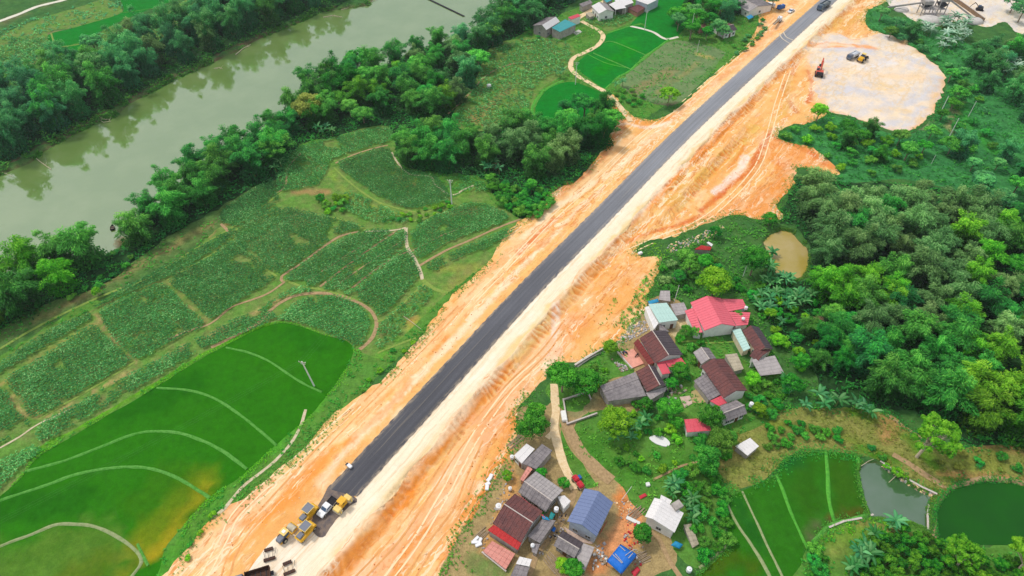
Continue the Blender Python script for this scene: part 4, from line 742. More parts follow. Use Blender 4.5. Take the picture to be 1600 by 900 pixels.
def mm(me, key):
    k = (me.name, key)
    if k not in _cache: _cache[k] = withmat(me, LM[key])
    return _cache[k]
def plant(kind, pair, mat, x, y, s, label, cat, group=None, rz=None, zs=1, dz=0):
    nm = {'bamboo': ('bamboo_clump', 'foliage', 'canes'), 'tree': ('broadleaf_tree', 'crown', 'trunk'), 'bush': ('bush', 'crown', 'stems'), 'orchard': ('orchard_tree', 'crown', 'trunk'), 'banana': ('banana_plant', 'leaf_crown', 'stem')}[kind]
    r = thing(nm[0], label, cat, (x, y, h1(x, y) + dz), random.uniform(0, 6.28) if rz is None else rz, group); r.scale = (s, s, s * zs)
    link(nm[1], mm(pair[0], mat), r); link(nm[2], pair[1], r); return r
def scatter(poly, dist, n_try=6000, margin=0):
    lo, hi = poly.min(0), poly.max(0); out = []; cell = {}
    for _ in range(n_try):
        x = random.uniform(lo[0], hi[0]); y = random.uniform(lo[1], hi[1]); k = (int(x / dist), int(y / dist))
        if any((x - q[0]) ** 2 + (y - q[1]) ** 2 < dist * dist for a in (-1, 0, 1) for b in (-1, 0, 1) for q in cell.get((k[0] + a, k[1] + b), ())): continue
        if not inpoly(np.array([x]), np.array([y]), poly)[0]: continue
        cell.setdefault(k, []).append((x, y)); out.append((x, y))
    return out
def v_mid(px): return sum(p[1] for p in px) / len(px)
NT = {'bamboo': 0, 'tree': 0, 'bush': 0, 'banana': 0}
SIZE = lambda s: 'low' if s < .8 else ('mid-height' if s < 1.0 else ('tall' if s < 1.15 else 'towering'))
def forest(px, dist, smin, smax, mats, pb, where, grp):
    poly = PP(px); dist *= 1.32
    for x, y in scatter(poly, dist):
        if not vis(np.array([x]), np.array([y]), 90)[0] or y > 405: continue
        s = random.uniform(smin, smax) * (1.48 if v_mid(px) < 520 and min(p[0] for p in px) < 960 else 1.38); mat = random.choice(mats); isb = random.random() < (pb + .25 if pb > .4 else pb); zs_ = 1.3 if 'far bank' in where else 1.0; zt_ = .85 if 'far bank' not in where else 1.2
        word = {'bamboo': 'deep green', 'greybamboo': 'grey-green', 'lime': 'yellow-green', 'broad': 'dark green', 'far': 'bluish green', 'bright': 'bright green', 'village': 'glossy green', 'olive': 'yellowing olive'}[mat]
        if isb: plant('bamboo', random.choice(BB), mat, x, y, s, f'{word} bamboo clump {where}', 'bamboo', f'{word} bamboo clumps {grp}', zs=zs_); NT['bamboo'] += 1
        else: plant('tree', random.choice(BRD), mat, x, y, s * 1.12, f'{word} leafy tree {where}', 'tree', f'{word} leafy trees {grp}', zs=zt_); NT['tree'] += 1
# belts and woods: (outline of the trunks' feet, spacing, sizes, leaf kinds, bamboo share)
forest([(-60, 262), (0, 250), (40, 235), (70, 210), (120, 180), (110, 120), (60, 135), (0, 165), (-60, 170)], 7.5, .75, 1.15, ['far', 'far', 'bamboo'], .7, 'on far bank, left edge', 'at the left end of the far bank')
forest([(70, 212), (150, 172), (225, 128), (215, 75), (150, 90), (110, 120)], 7.0, .8, 1.2, ['far', 'far', 'bamboo', 'greybamboo'], .7, 'on far bank below the paddy', 'on the far bank by the paddy')
forest([(225, 128), (270, 104), (330, 84), (325, 30), (280, 50), (215, 75)], 7.0, .8, 1.2, ['far', 'far', 'greybamboo', 'far'], .75, 'on far bank above the driftwood', 'in the middle of the far bank')
forest([(330, 84), (380, 62), (450, 28), (520, 2), (560, -20), (400, -40), (320, -10), (320, 30)], 7.5, .8, 1.2, ['far', 'far', 'bamboo'], .75, 'on far bank, upper end', 'at the upper end of the far bank')
forest([(-70, 545), (-10, 520), (30, 490), (80, 462), (145, 432), (150, 410), (95, 408), (50, 415), (0, 446), (-70, 480)], 6.2, .85, 1.2, ['bamboo', 'lime', 'bamboo', 'bright'], .7, 'on near bank, left edge', 'at the left end of the near bank')
forest([(212, 380), (245, 372), (290, 345), (340, 312), (400, 280), (432, 262), (440, 225), (430, 203), (390, 224), (342, 243), (304, 272), (266, 306), (236, 342)], 6.0, .8, 1.15, ['bamboo', 'bamboo', 'broad'], .85, 'on near bank beside the maize', 'along the near bank by the maize')
forest([(436, 258), (450, 222), (470, 202), (500, 210), (520, 198), (520, 135), (484, 146), (460, 170), (436, 202)], 6.2, .8, 1.1, ['bamboo', 'broad', 'village'], .5, 'on near bank where belt widens', 'where the near bank belt widens')
forest([(505, 206), (545, 196), (600, 188), (660, 186), (700, 184), (712, 165), (650, 120), (590, 118), (520, 135)], 6.0, .75, 1.1, ['bamboo', 'broad', 'bamboo', 'village', 'lime'], .55, 'in riverside wood above the maize', 'in the lower riverside wood')
forest([(600, 108), (650, 122), (715, 160), (738, 125), (760, 85), (790, 50), (800, 26), (745, 54), (700, 68), (654, 82), (614, 104)], 6.6, .75, 1.15, ['bamboo', 'broad', 'far', 'greybamboo'], .55, 'in riverside wood toward the barns', 'in the upper riverside wood')
forest([(770, 78), (800, 55), (835, 42), (850, 22), (890, 6), (890, -30), (810, -30), (795, 15), (755, 50)], 7.5, .9, 1.2, ['far', 'broad', 'far'], .6, 'between barns and river', 'behind the barns')
forest([(625, 258), (680, 268), (735, 258), (745, 232), (700, 222), (650, 226), (622, 236)], 5.0, .8, 1.1, ['bamboo', 'bamboo'], .95, 'above the oval maize field', 'by the oval maize field')
forest([(745, 262), (800, 262), (850, 282), (885, 278), (905, 262), (900, 232), (860, 215), (800, 215), (750, 228)], 5.4, .8, 1.15, ['bamboo', 'bamboo', 'lime', 'greybamboo'], .85, 'in grove left of the road', 'in the grove left of the road')
forest([(860, 218), (905, 240), (935, 232), (955, 205), (950, 182), (920, 172), (895, 190), (865, 200)], 5.4, .75, 1.1, ['village', 'bamboo', 'broad'], .4, 'between round paddy and dirt ramp', 'by the round paddy')
forest([(1232, 335), (1250, 305), (1300, 322), (1370, 318), (1400, 345), (1385, 400), (1330, 420), (1280, 415), (1275, 380), (1250, 350)], 5.4, .85, 1.2, ['greybamboo', 'greybamboo', 'greybamboo', 'bamboo'], .85, 'right of the muddy pond', 'right of the brown pond')
forest([(1400, 330), (1450, 325), (1520, 345), (1560, 375), (1540, 425), (1470, 425), (1395, 410)], 5.4, .85, 1.2, ['greybamboo', 'greybamboo', 'lime', 'greybamboo'], .85, 'in the grey bamboo wood', 'in the grey bamboo wood')
forest([(1560, 350), (1640, 340), (1700, 480), (1560, 470), (1545, 430)], 5.6, .8, 1.15, ['broad', 'village', 'bamboo'], .4, 'at right edge beside grey bamboo', 'at the right edge beside grey bamboo')
forest([(1270, 455), (1290, 440), (1400, 440), (1410, 480), (1340, 500), (1290, 480)], 4.8, .75, 1.05, ['lime', 'lime', 'bamboo'], .9, 'in strip below the grey bamboo', 'in the bright strip')
forest([(1410, 440), (1480, 440), (1560, 470), (1660, 480), (1660, 560), (1560, 560), (1500, 520), (1420, 480)], 5.2, .8, 1.15, ['lime', 'greybamboo', 'bamboo', 'lime'], .85, 'in the mid right wood', 'in the mid right wood')
forest([(1340, 510), (1400, 490), (1490, 530), (1500, 590), (1480, 640), (1420, 630), (1370, 615), (1330, 560)], 5.2, .8, 1.15, ['bamboo', 'greybamboo', 'bamboo', 'broad'], .85, 'above the terrace banana row', 'above the banana row')
forest([(1500, 560), (1660, 570), (1680, 710), (1600, 705), (1540, 695), (1500, 640)], 5.2, .8, 1.15, ['lime', 'lime', 'bamboo', 'greybamboo'], .85, 'at right edge above dry terrace', 'above the dry terrace')
forest([(1255, 520), (1290, 500), (1330, 520), (1325, 580), (1290, 590), (1262, 560)], 4.6, .55, .85, ['village', 'bamboo', 'broad'], .5, 'right of the open shed', 'right of the grey shed')
forest([(1320, 215), (1340, 198), (1390, 214), (1440, 222), (1460, 205), (1475, 170), (1480, 120), (1500, 130), (1500, 200), (1480, 250), (1400, 262), (1320, 250)], 6.6, .45, .8, ['broad', 'bamboo', 'village'], .25, 'below the pale gravel yard', 'below the gravel yard')
forest([(1365, 30), (1400, 38), (1430, 60), (1410, 70), (1380, 55)], 6.5, .5, .8, ['broad', 'far'], .2, 'above the gravel yard', 'above the gravel yard')
forest([(1520, 100), (1560, 70), (1600, 60), (1680, 90), (1680, 170), (1600, 190), (1540, 150)], 7.5, .75, 1.15, ['far', 'bamboo', 'far', 'greybamboo'], .65, 'on hillside below the quarry', 'below the quarry')
forest([(1490, 240), (1540, 250), (1640, 240), (1700, 320), (1600, 345), (1500, 300)], 7.0, .5, .95, ['far', 'greybamboo', 'broad'], .4, 'in hollow right of gravel yard', 'right of the gravel yard')
forest([(1050, 45), (1080, 5), (1140, -5), (1150, 28), (1120, 38), (1130, 60), (1100, 66), (1070, 68)], 5.8, .6, 1.0, ['far', 'broad', 'village'], .2, 'round the old upper house', 'round the old house')
print('planted', NT)
def pick(kind, u, v, s, mat, label, cat='tree', proto=0, zs=1, grp=None):
    s *= {'tree': 1.5}.get(kind, 1.0); p = G(u, v); lib = {'tree': BRD, 'bush': BSH, 'banana': BAN, 'bamboo': BB, 'orchard': ORC}[kind]
    return plant(kind, lib[proto % len(lib)], mat, p[0], p[1], s, label, cat, grp, zs=zs)
# single trees one can point to (picture position of the foot)
for a in [
 ('tree', 1043, 166, .72, 'bright', 'round bright green tree alone in the stubble field'), ('tree', 567, 118, 1.3, 'broad', 'large dark round tree leaning over the river bank'), ('tree', 486, 190, 1.25, 'olive', 'rounded yellow-green tree on the near river bank'),
 ('tree', 830, 680, .78, 'village', 'dense green tree at the orange dirt edge, beside the sand track'), ('tree', 838, 655, .55, 'village', 'smaller tree touching the dense one beside the sand track'), ('tree', 878, 612, .92, 'village', 'big dark tree at the upper end of the sand track'), ('tree', 914, 615, .78, 'village', 'round tree beside the big dark one, near the walled plot'),
 ('tree', 953, 553, .45, 'bright', 'small tree in front of the pink terrace'), ('tree', 957, 678, .72, 'bright', 'yellow-green tree below the long grey shed'), ('tree', 1043, 648, .58, 'village', 'dark round tree between the two brick courtyards'), ('tree', 1056, 668, .3, 'village', 'dark tree left of the low red roof'), ('tree', 1106, 664, .62, 'village', 'ball-shaped dark tree standing over the red lean-to'),
 ('tree', 1112, 462, 1.0, 'bright', 'tall pale green tree behind the pink-roofed house'), ('tree', 1172, 430, .98, 'village', 'tall dark tree at the edge of the muddy pond'), ('tree', 1098, 425, .6, 'village', 'dark tree below the tiny red-roofed hut'), ('tree', 1068, 412, .55, 'bamboo', 'green tree left of the tiny red-roofed hut'), ('tree', 1115, 372, .42, 'village', 'small tree in scrub above the tiny red roof'), ('tree', 1200, 352, .5, 'village', 'low tree beside the orange dirt point'), ('tree', 1075, 430, .5, 'bush', 'leafy tree beside the ruined hut'), ('tree', 1060, 440, .42, 'bush', 'low leafy tree above the mint-roofed house'),
 ('tree', 895, 900, .5, 'village', 'bright bushy tree beside the dark grey shed roof'), ('tree', 879, 890, .34, 'bright', 'small yellow-green tree beside the bushy one at the shed'), ('tree', 1000, 845, .5, 'village', 'low tree between the blue-roofed and white-roofed houses'),
 ('tree', 1212, 540, .42, 'bright', 'small yellow-green tree right of the brown and mint roof'), ('tree', 1172, 600, .42, 'bright', 'small tree beside the striped lean-to'), ('tree', 1060, 590, .5, 'village', 'low dark tree right of the brown gabled house'), ('tree', 1070, 525, .36, 'village', 'shrubby tree in front of the pink-roofed house'), ('tree', 1084, 526, .3, 'bush', 'small shrubby tree below the white gable wall'),
 ('tree', 1098, 732, .62, 'bush', 'bushy tree at the village green edge below the red roof'), ('tree', 1120, 705, .6, 'bush', 'feathery green tree left of the white slab roof'), ('tree', 1205, 15, .7, 'far', 'dark tree beside the blue tank by the upper road'), ('tree', 1128, 62, .6, 'far', 'dark tree against the old brown roof near the upper road'), ('tree', 1590, 35, 1.0, 'far', 'dark cone-shaped tree between two pale quarry yards'), ('tree', 1578, 20, 1.05, 'far', 'very dark tree above the cone-shaped one by the quarry'),
 ('tree', 1275, 190, .75, 'bright', 'pale bright tree at the corner of the gravel yard'), ('tree', 1320, 212, .7, 'village', 'dark tree under the lower rim of the gravel yard'), ('tree', 1345, 222, .55, 'village', 'dark low tree right of the one under the yard rim'), ('tree', 155, 462, .3, 'bright', 'tiny bright tree at the top edge of the maize'), ('tree', 830, 300, .5, 'bush', 'bushy tree at the lower end of the roadside grove'), ('tree', 1048, 606, .34, 'village', 'small dark tree in the yard left of the long brown house'), ('tree', 1182, 648, .4, 'bright', 'small bright tree right of the low grey house'), ('tree', 1136, 694, .42, 'bush', 'bushy tree left of the white slab roof, below the red roof'), ('tree', 1232, 612, .5, 'village', 'dark leafy tree below the open shed'), ('tree', 1246, 575, .5, 'village', 'leafy tree right of the open shed'), ('tree', 1006, 640, .34, 'village', 'small dark tree at the corner of the long grey shed'), ('tree', 1150, 500, .3, 'bush', 'little tree squeezed beside the pink roof'), ('tree', 1200, 500, .42, 'bright', 'yellow-green tree right of the pink-roofed house'), ('tree', 850, 800, .2, 'village', 'tiny tree between the grey roofs of the lower village'), ('tree', 792, 748, .26, 'bright', 'tiny bright tree left of the big grey cement roof'), ('tree', 845, 745, .3, 'village', 'small tree right of the white slab-roofed house'), ('tree', 880, 760, .28, 'village', 'small tree above the big grey cement roof'),
 ('tree', 1525, 305, .8, 'far', 'lone leafy tree on the slope above the woods')]:
    pick(*a, proto=random.randrange(4))
# tall open trees with visible limbs
def spread_tree(u, v, s, mat, label, rz, i=0):
    p = G(u, v); r = thing('spreading_tree', label, 'tree', tuple(p), rz); r.scale = (s, s, s); link('crown', mm(SPR[i][0], mat), r); link('trunk', SPR[i][1], r)
spread_tree(1432, 714, 1.45, 'bright', 'open bright green tree with pale leaning trunk above the grey pond', .35)
spread_tree(1490, 890, 1.05, 'bright', 'bright open tree overhanging the algae pond from the orchard', 2.2, 1); spread_tree(1585, 895, 1.1, 'bright', 'bright spreading tree at the lower right corner', 1.2); spread_tree(1525, 925, .8, 'bright', 'light green tree crown at the bottom edge of the orchard', 4, 1)
spread_tree(1365, 640, .0001, 'bright', 'x', 0) if False else None
# dense orchard, bottom right
oq = PP([(1335, 935), (1342, 888), (1362, 850), (1400, 830), (1450, 845), (1490, 852), (1545, 880), (1640, 890), (1640, 960), (1335, 960)])
for x, y in scatter(oq, 2.1):
    s = random.uniform(1.0, 1.35); plant('orchard', random.choice(ORC), 'orchard', x, y, s, 'small rounded orchard tree in dense lower-right planting', 'fruit tree', 'orchard trees in the dense planting')
# bushes along edges: (outline, spacing, scale range, leaf kinds, label)
BU = [
 ([(765, 275), (800, 292), (845, 300), (862, 318), (840, 340), (815, 345), (785, 322), (765, 300)], 2.9, (.9, 1.5), ['bush', 'bush', 'village'], 'low bush in thicket below the roadside grove'),
 ([(1215, 215), (1230, 205), (1300, 200), (1330, 215), (1400, 225), (1440, 250), (1400, 275), (1320, 275), (1300, 255), (1260, 232)], 6.0, (.9, 1.6), ['bush', 'bright', 'broad'], 'low bush on slope below the gravel yard'),
 ([(1370, 45), (1430, 60), (1490, 100), (1530, 150), (1560, 230), (1500, 240), (1490, 160), (1470, 100), (1420, 72)], 7, (.9, 1.8), ['far', 'bush'], 'low bush on slope right of gravel yard'),
 ([(1030, 420), (1060, 400), (1100, 400), (1160, 440), (1200, 450), (1190, 500), (1170, 460), (1100, 450), (1040, 462)], 3.6, (.7, 1.3), ['bush', 'village', 'greybamboo'], 'garden bush behind the pink-roofed house'),
 ([(1180, 470), (1215, 450), (1270, 470), (1290, 520), (1270, 560), (1250, 580), (1215, 530)], 4.0, (.7, 1.3), ['bush', 'village', 'bright'], 'garden bush among bananas right of village'),
 ([(1060, 730), (1110, 740), (1135, 780), (1138, 850), (1110, 880), (1085, 860), (1090, 800), (1060, 770)], 2.6, (.7, 1.25), ['bush', 'village', 'bush'], 'leafy bush between white-roofed house and paddies'),
 ([(965, 700), (1000, 700), (1060, 720), (1030, 745), (985, 730)], 3.4, (.4, .8), ['bush', 'bright'], 'low bush on the village green'),
 ([(1195, 700), (1200, 670), (1240, 660), (1270, 665), (1310, 672), (1310, 690), (1260, 684), (1220, 700)], 2.3, (.6, .95), ['bush', 'village'], 'leafy garden plant above the lower paddies'),
 ([(900, 590), (935, 570), (955, 580), (940, 602), (910, 610)], 2.6, (.5, .9), ['bush', 'bright'], 'garden bush in the walled plot'),
 ([(975, 630), (1030, 640), (1070, 690), (1030, 690), (985, 680)], 2.8, (.6, 1.0), ['bush', 'village', 'bright'], 'bush in the gardens below the long grey shed'),
 ([(1150, 590), (1200, 600), (1215, 640), (1190, 660), (1170, 640)], 3.4, (.5, .9), ['bush', 'bright'], 'bush right of the long brown house'),
 ([(1262, 905), (1268, 860), (1285, 870), (1290, 905)], 2.4, (.6, 1.1), ['bush', 'village'], 'bush on orchard bank beside lower paddies'),
 ([(1360, 700), (1400, 735), (1420, 750), (1400, 745), (1370, 722)], 2.2, (.5, .8), ['bush', 'bright'], 'bright bush on the bank of the grey pond'),
 ([(1460, 720), (1520, 700), (1580, 710), (1590, 735), (1500, 745)], 3.6, (.4, .9), ['olive', 'bush', 'olive'], 'scrubby bush on the dry terrace'),
 ([(600, 345), (640, 335), (700, 318), (705, 325), (650, 350)], 2.2, (.4, .75), ['bush', 'bright'], 'bush on the bank under the oval maize field'),
 ([(500, 310), (540, 312), (545, 330), (510, 335)], 2.6, (.6, 1.2), ['bush', 'village', 'bright'], 'bush in overgrown hollow among the maize'),
 ([(955, 150), (985, 140), (1010, 158), (1000, 170), (975, 165)], 3.2, (.5, .9), ['bush', 'village'], 'bush beside the track and the stubble field'),
 ([(1150, 62), (1185, 55), (1190, 30), (1200, 40), (1170, 85), (1140, 90)], 4.0, (.5, 1.0), ['bush', 'far'], 'bush on the verge by the upper road'),
 ([(560, 620), (600, 555), (650, 535), (610, 575)], 3.2, (.3, .6), ['bush', 'bright'], 'low bush on the grassy road verge'),
 ([(270, 890), (330, 800), (350, 800), (300, 870)], 3.0, (.3, .6), ['bright', 'bush'], 'low bush on the verge beside the big paddies'),
 ([(110, 470), (150, 455), (200, 420), (210, 400), (150, 440)], 3.5, (.5, 1.0), ['bush', 'broad'], 'bush between river belt and maize'),
 ([(1062, 530), (1100, 532), (1090, 552), (1078, 600), (1066, 580)], 3.2, (.5, .95), ['bush', 'village'], 'bush on the lawn between the brown houses'),
 ([(1165, 600), (1215, 592), (1235, 600), (1225, 650), (1185, 652)], 3.0, (.6, 1.1), ['bush', 'village', 'bush'], 'bush on the slope below the open shed'),
 ([(960, 690), (1010, 700), (1000, 740), (960, 720)], 3.4, (.5, .9), ['bush', 'village'], 'bush on the green left of the basin'),
 ([(1090, 690), (1130, 695), (1140, 720), (1100, 730)], 2.8, (.6, 1.1), ['bush', 'village'], 'bush left of the white slab roof'),
 ([(800, 60), (840, 50), (870, 62), (860, 68), (810, 66)], 5, (.4, .8), ['bush', 'far'], 'bush by the barns')]
for px, dist, (a, b), mats, lab in BU:
    for x, y in scatter(PP(px), dist, 1500):
        m = random.choice(mats); s = random.uniform(a, b); plant('bush', random.choice(BSH), m, x, y, s, lab, 'bush', lab.replace('low bush', 'low bushes').replace('garden bush', 'garden bushes').replace('leafy bush', 'leafy bushes'))
# bananas: (picture points, leaf kind, where)
def bananas(pts_, mat, where, grp=None, s=(.8, 1.15)):
    for i, (u, v) in enumerate(pts_):
        p = G(u, v); plant('banana', BAN[i % 3], mat, p[0], p[1], random.uniform(*s), where, 'banana plant', grp)
def blot(u, v, ru, rv, n): return [(u + random.uniform(-ru, ru), v + random.uniform(-rv, rv)) for _ in range(n)]
bananas([(1275, 625), (1292, 632), (1283, 640), (1305, 635)], 'banana', 'big banana plant in the left clump on the terrace edge', 'bananas in the left clump on the terrace edge', (1, 1.3))
bananas([(1332, 640), (1345, 645), (1355, 652)], 'banana', 'banana plant in the right clump on the terrace edge', 'bananas in the right clump on the terrace edge', (1, 1.3))
bananas([(1311, 517), (1318, 525), (1303, 522)], 'banana', 'grey-green banana in the group right of the village', 'bananas in the group right of the village', (1, 1.25))
bananas(blot(1215, 450, 30, 18, 16) + blot(1240, 475, 25, 15, 14) + blot(1195, 480, 15, 15, 8), 'banana', 'dark banana plant in the grove below the muddy pond', 'bananas in the grove below the muddy pond')
bananas(blot(1198, 415, 8, 18, 8), 'banana', 'banana plant at the left rim of the muddy pond', 'bananas at the left rim of the muddy pond')
bananas([(1218, 510), (1252, 515), (1225, 600), (1255, 640), (1235, 615)], 'banana', 'single banana plant in the gardens right of the sheds', 'single bananas right of the sheds')
bananas([(985, 690), (990, 675), (1000, 670), (975, 668), (968, 655), (1008, 662), (960, 690)], 'banana', 'banana plant in the garden below the long grey shed', 'bananas below the long grey shed')
bananas(blot(1050, 770, 12, 8, 6) + blot(1078, 800, 8, 20, 6), 'banana', 'dark banana plant behind the white-roofed house', 'bananas behind the white-roofed house', (.7, 1))
bananas([(1330, 890), (1340, 878), (1335, 868), (1345, 860), (1352, 872), (1325, 895)], 'banana', 'silvery banana plant along the left side of the orchard', 'bananas along the left side of the orchard', (.9, 1.2)); bananas([(1388, 828), (1393, 822), (1360, 842)], 'banana', 'banana plant at the top corner of the orchard', 'bananas at the top corner of the orchard')
bananas(blot(1445, 52, 12, 6, 9), 'palebanana', 'dust-whitened banana plant in the left dusty clump', 'dusty bananas in the left clump', (1.1, 1.5)); bananas(blot(1490, 50, 20, 14, 26), 'palebanana', 'dust-whitened banana plant below the quarry', 'dusty bananas below the quarry', (1.1, 1.6)); bananas(blot(1480, 76, 14, 6, 8), 'palebanana', 'dust-whitened banana plant in the lowest dusty clump', 'dusty bananas in the lowest clump', (1.0, 1.4)); bananas(blot(1565, 110, 18, 9, 16), 'palebanana', 'dust-whitened banana plant beside the leaning pole', 'dusty bananas beside the leaning pole', (1.1, 1.5))
bananas([(765, 270), (772, 262), (758, 268), (780, 272)], 'banana', 'pale banana plant at the corner of the roadside grove', 'pale bananas by the roadside grove', (1, 1.2)); bananas([(432, 270), (440, 262), (505, 212), (512, 206), (520, 212), (498, 208)], 'banana', 'banana plant at the foot of the riverside belt', 'bananas at the foot of the riverside belt', (.9, 1.2)); bananas([(868, 118), (875, 122), (880, 116), (962, 140), (972, 136)], 'banana', 'banana plant by the rim of the round paddy', 'bananas by the round paddy')
bananas([(320, 310), (330, 302), (350, 300)], 'banana', 'banana plant between maize and river trees', 'bananas between maize and river trees')
# ------------------------------------------------ maize: rows of bladed plants, one object per field
MAIZE = [
 ([(12, 592), (60, 563), (140, 510), (150, 512), (180, 540), (204, 566), (150, 600), (58, 652), (35, 625)], 1), ([(-40, 590), (0, 570), (70, 522), (140, 490), (146, 498), (60, 550), (0, 585), (-40, 600)], 1),
 ([(158, 490), (190, 470), (245, 446), (258, 444), (290, 478), (320, 507), (290, 525), (222, 562), (213, 562), (180, 530)], .9), ([(268, 438), (330, 402), (366, 378), (395, 400), (430, 432), (380, 468), (335, 498), (328, 500), (300, 470)], 1),
 ([(150, 482), (190, 455), (250, 422), (330, 377), (362, 360), (364, 372), (270, 432), (190, 466)], 1), ([(66, 662), (130, 628), (215, 580), (320, 525), (400, 487), (430, 500), (330, 541), (230, 600), (118, 664), (62, 694)], .9),
 ([(-40, 630), (-10, 605), (12, 615), (28, 645), (48, 664), (0, 694), (-40, 710)], 1), ([(-40, 745), (0, 722), (30, 705), (60, 698), (66, 706), (30, 735), (0, 768), (-40, 795)], .9), ([(350, 520), (400, 490), (440, 462), (470, 450), (490, 456), (440, 468), (410, 490), (380, 506)], .8),
 ([(367, 372), (400, 335), (440, 326), (480, 332), (560, 352), (566, 360), (530, 368), (445, 428), (432, 428), (400, 400)], .85), ([(447, 434), (540, 372), (610, 364), (497, 446), (475, 440)], 1), ([(507, 447), (617, 366), (632, 362), (632, 382), (552, 448), (530, 454)], 1), ([(562, 456), (636, 396), (652, 420), (655, 432), (597, 495), (585, 482)], 1), ([(530, 456), (550, 455), (600, 412), (636, 388), (640, 392), (560, 458)], .7),
 ([(528, 258), (560, 244), (605, 232), (622, 262), (680, 277), (702, 308), (690, 318), (640, 327), (600, 312), (570, 293), (545, 275)], 1.15), ([(432, 290), (450, 242), (520, 216), (603, 200), (608, 222), (560, 236), (520, 252), (510, 270), (495, 290), (440, 300)], .8), ([(352, 328), (420, 282), (432, 300), (435, 320), (400, 335), (372, 355), (345, 345)], 1), ([(545, 300), (590, 320), (640, 345), (600, 350), (560, 340), (535, 320)], .6),
 ([(645, 362), (690, 335), (740, 318), (780, 330), (795, 345), (740, 366), (690, 386), (656, 405), (646, 388)], 1), ([(668, 414), (740, 380), (808, 352), (800, 365), (770, 385), (700, 412), (680, 425)], .9), ([(432, 503), (450, 485), (470, 470), (510, 463), (550, 472), (575, 495), (574, 522), (555, 542), (500, 517), (448, 502)], 1), ([(592, 512), (640, 465), (660, 448), (676, 462), (640, 500), (606, 545), (590, 548)], .45), ([(700, 290), (735, 262), (765, 280), (760, 300), (730, 300)], .6),
 ([(712, 188), (745, 130), (768, 82), (800, 68), (870, 62), (892, 82), (880, 105), (842, 130), (826, 165), (824, 185), (760, 200)], .6), ([(95, 95), (92, 70), (60, 58), (0, 66), (0, 108), (50, 104)], .55), ([(160, 50), (250, 24), (310, -8), (300, 36), (185, 82)], .55), ([(912, 32), (940, 24), (984, 24), (985, 32), (950, 44)], .6)]
mz = leafmat('maize blades', lin(22, 88, 40), lin(74, 152, 76), lin(162, 216, 136), 0)
for k, (px, dens) in enumerate(MAIZE):
    poly = jitter(PP(px), .3); lo, hi = poly.min(0), poly.max(0); far = poly[:, 1].mean() > 230
    rs, ps = (1.0, .42) if not far else (1.5, .8); a = R([38, 30, 44, 34][k % 4]); dx, dy = math.cos(a), math.sin(a); c0 = (lo + hi) / 2; Lm = np.hypot(*(hi - lo)) / 2 + 2
    gi, gj = np.meshgrid(np.arange(-Lm, Lm, ps), np.arange(-Lm, Lm, rs)); gi = gi.ravel() + rng.uniform(-.18, .18, gi.size); gj = gj.ravel() + rng.uniform(-.08, .08, gj.size)
    x = c0[0] + gi * dx - gj * dy; y = c0[1] + gi * dy + gj * dx; m = inpoly(x, y, poly) & vis(x, y, 20); x, y = x[m], y[m]
    dn = fbm(x / 6, y / 6, 3); m = (rng.uniform(0, 1, x.size) < dens * 1.05) & (dn > .24 + (1 - dens) * .1); x, y, dn = x[m], y[m], dn[m]
    if not len(x): continue
    z = height(x, y, False); n = len(x); parts = []; sz = .8 + .45 * dn
    for b in range(5):
        th = rng.uniform(0, 6.28, n); ax = np.stack([np.cos(th), np.sin(th), rng.uniform(-.35, .35, n)], 1); L = (.82 if not far else 1.2) * sz * rng.uniform(.7, 1.2, n)
        c = np.stack([x, y, z + .75 * sz], 1) + ax * (L * .33)[:, None]; parts.append(leaves(c, ax, L, .25 if not far else .42, np.clip(.36 + rng.normal(size=n) * .2 + (dn - .5) * .5, 0, 1)))
    V, Q, T = merge(parts); setp(link('maize_crop', mesh_np('maize_crop', V, Q, mz, tone=T)), ['maize growing in rows on the river plain', 'rows of maize beside the rice paddies'][k % 2], 'maize', kind='stuff')
# ------------------------------------------------ weeds and undergrowth as stuff
def topclass(x, y):
    t = np.zeros(len(x), int)
    for i, q in enumerate(AW): t[inpoly(x, y, q)] = i + 1
    return np.array([hash(PRIO[j]) for j in t])
def weeds(nm, px, per_m2, size, mat, label, tone=.45, h=.35, world=None, noise_cut=.4):
    poly = PP(px) if world is None else world; lo, hi = poly.min(0), poly.max(0); n = int((hi - lo).prod() * per_m2)
    x = rng.uniform(lo[0], hi[0], n); y = rng.uniform(lo[1], hi[1], n); m = inpoly(x, y, poly) & vis(x, y, 20); x, y = x[m], y[m]; dn = fbm(x / 4, y / 4, 4); m = dn > noise_cut; x, y, dn = x[m], y[m], dn[m]
    if not len(x): return
    z = height(x, y, False); tc = topclass(x, y); m = z > -1.15
    for bad in ('rice', 'rice2', 'paddyR', 'yardg', 'shoulder'): m &= tc != hash(bad)
    if nm != 'weeds':
        for bad in ('earth', 'dirt', 'maize', 'quarry'): m &= tc != hash(bad)
    x, y, z, dn = x[m], y[m], z[m], dn[m]; n = len(x); parts = []
    for b in range(4):
        th = rng.uniform(0, 6.28, n); ax = np.stack([np.cos(th), np.sin(th), rng.uniform(-.1, .8, n)], 1); L = size * (.6 + dn) * rng.uniform(.6, 1.3, n)
        off = rng.uniform(-.35, .35, (n, 3)) * size; c = np.stack([x, y, z + h * (.4 + dn)], 1) + ax * (L * .3)[:, None] + off * [1, 1, .3]; parts.append(leaves(c, ax, L, size * .42, np.clip(tone + rng.normal(size=n) * .16 + (dn - .5) * .9, 0, 1)))
    V, Q, T = merge(parts); setp(link(nm, mesh_np(nm, V, Q, LM[mat], tone=T)), label, 'undergrowth', kind='stuff')
aw = {}
for (nm, cls, px), q in zip(AREAS, AW): aw.setdefault(cls, []).append(q)
for q in aw['forest']: weeds('undergrowth', None, .55, .95, 'broad', 'dark undergrowth beneath the trees', .3, .5, world=q, noise_cut=.3)
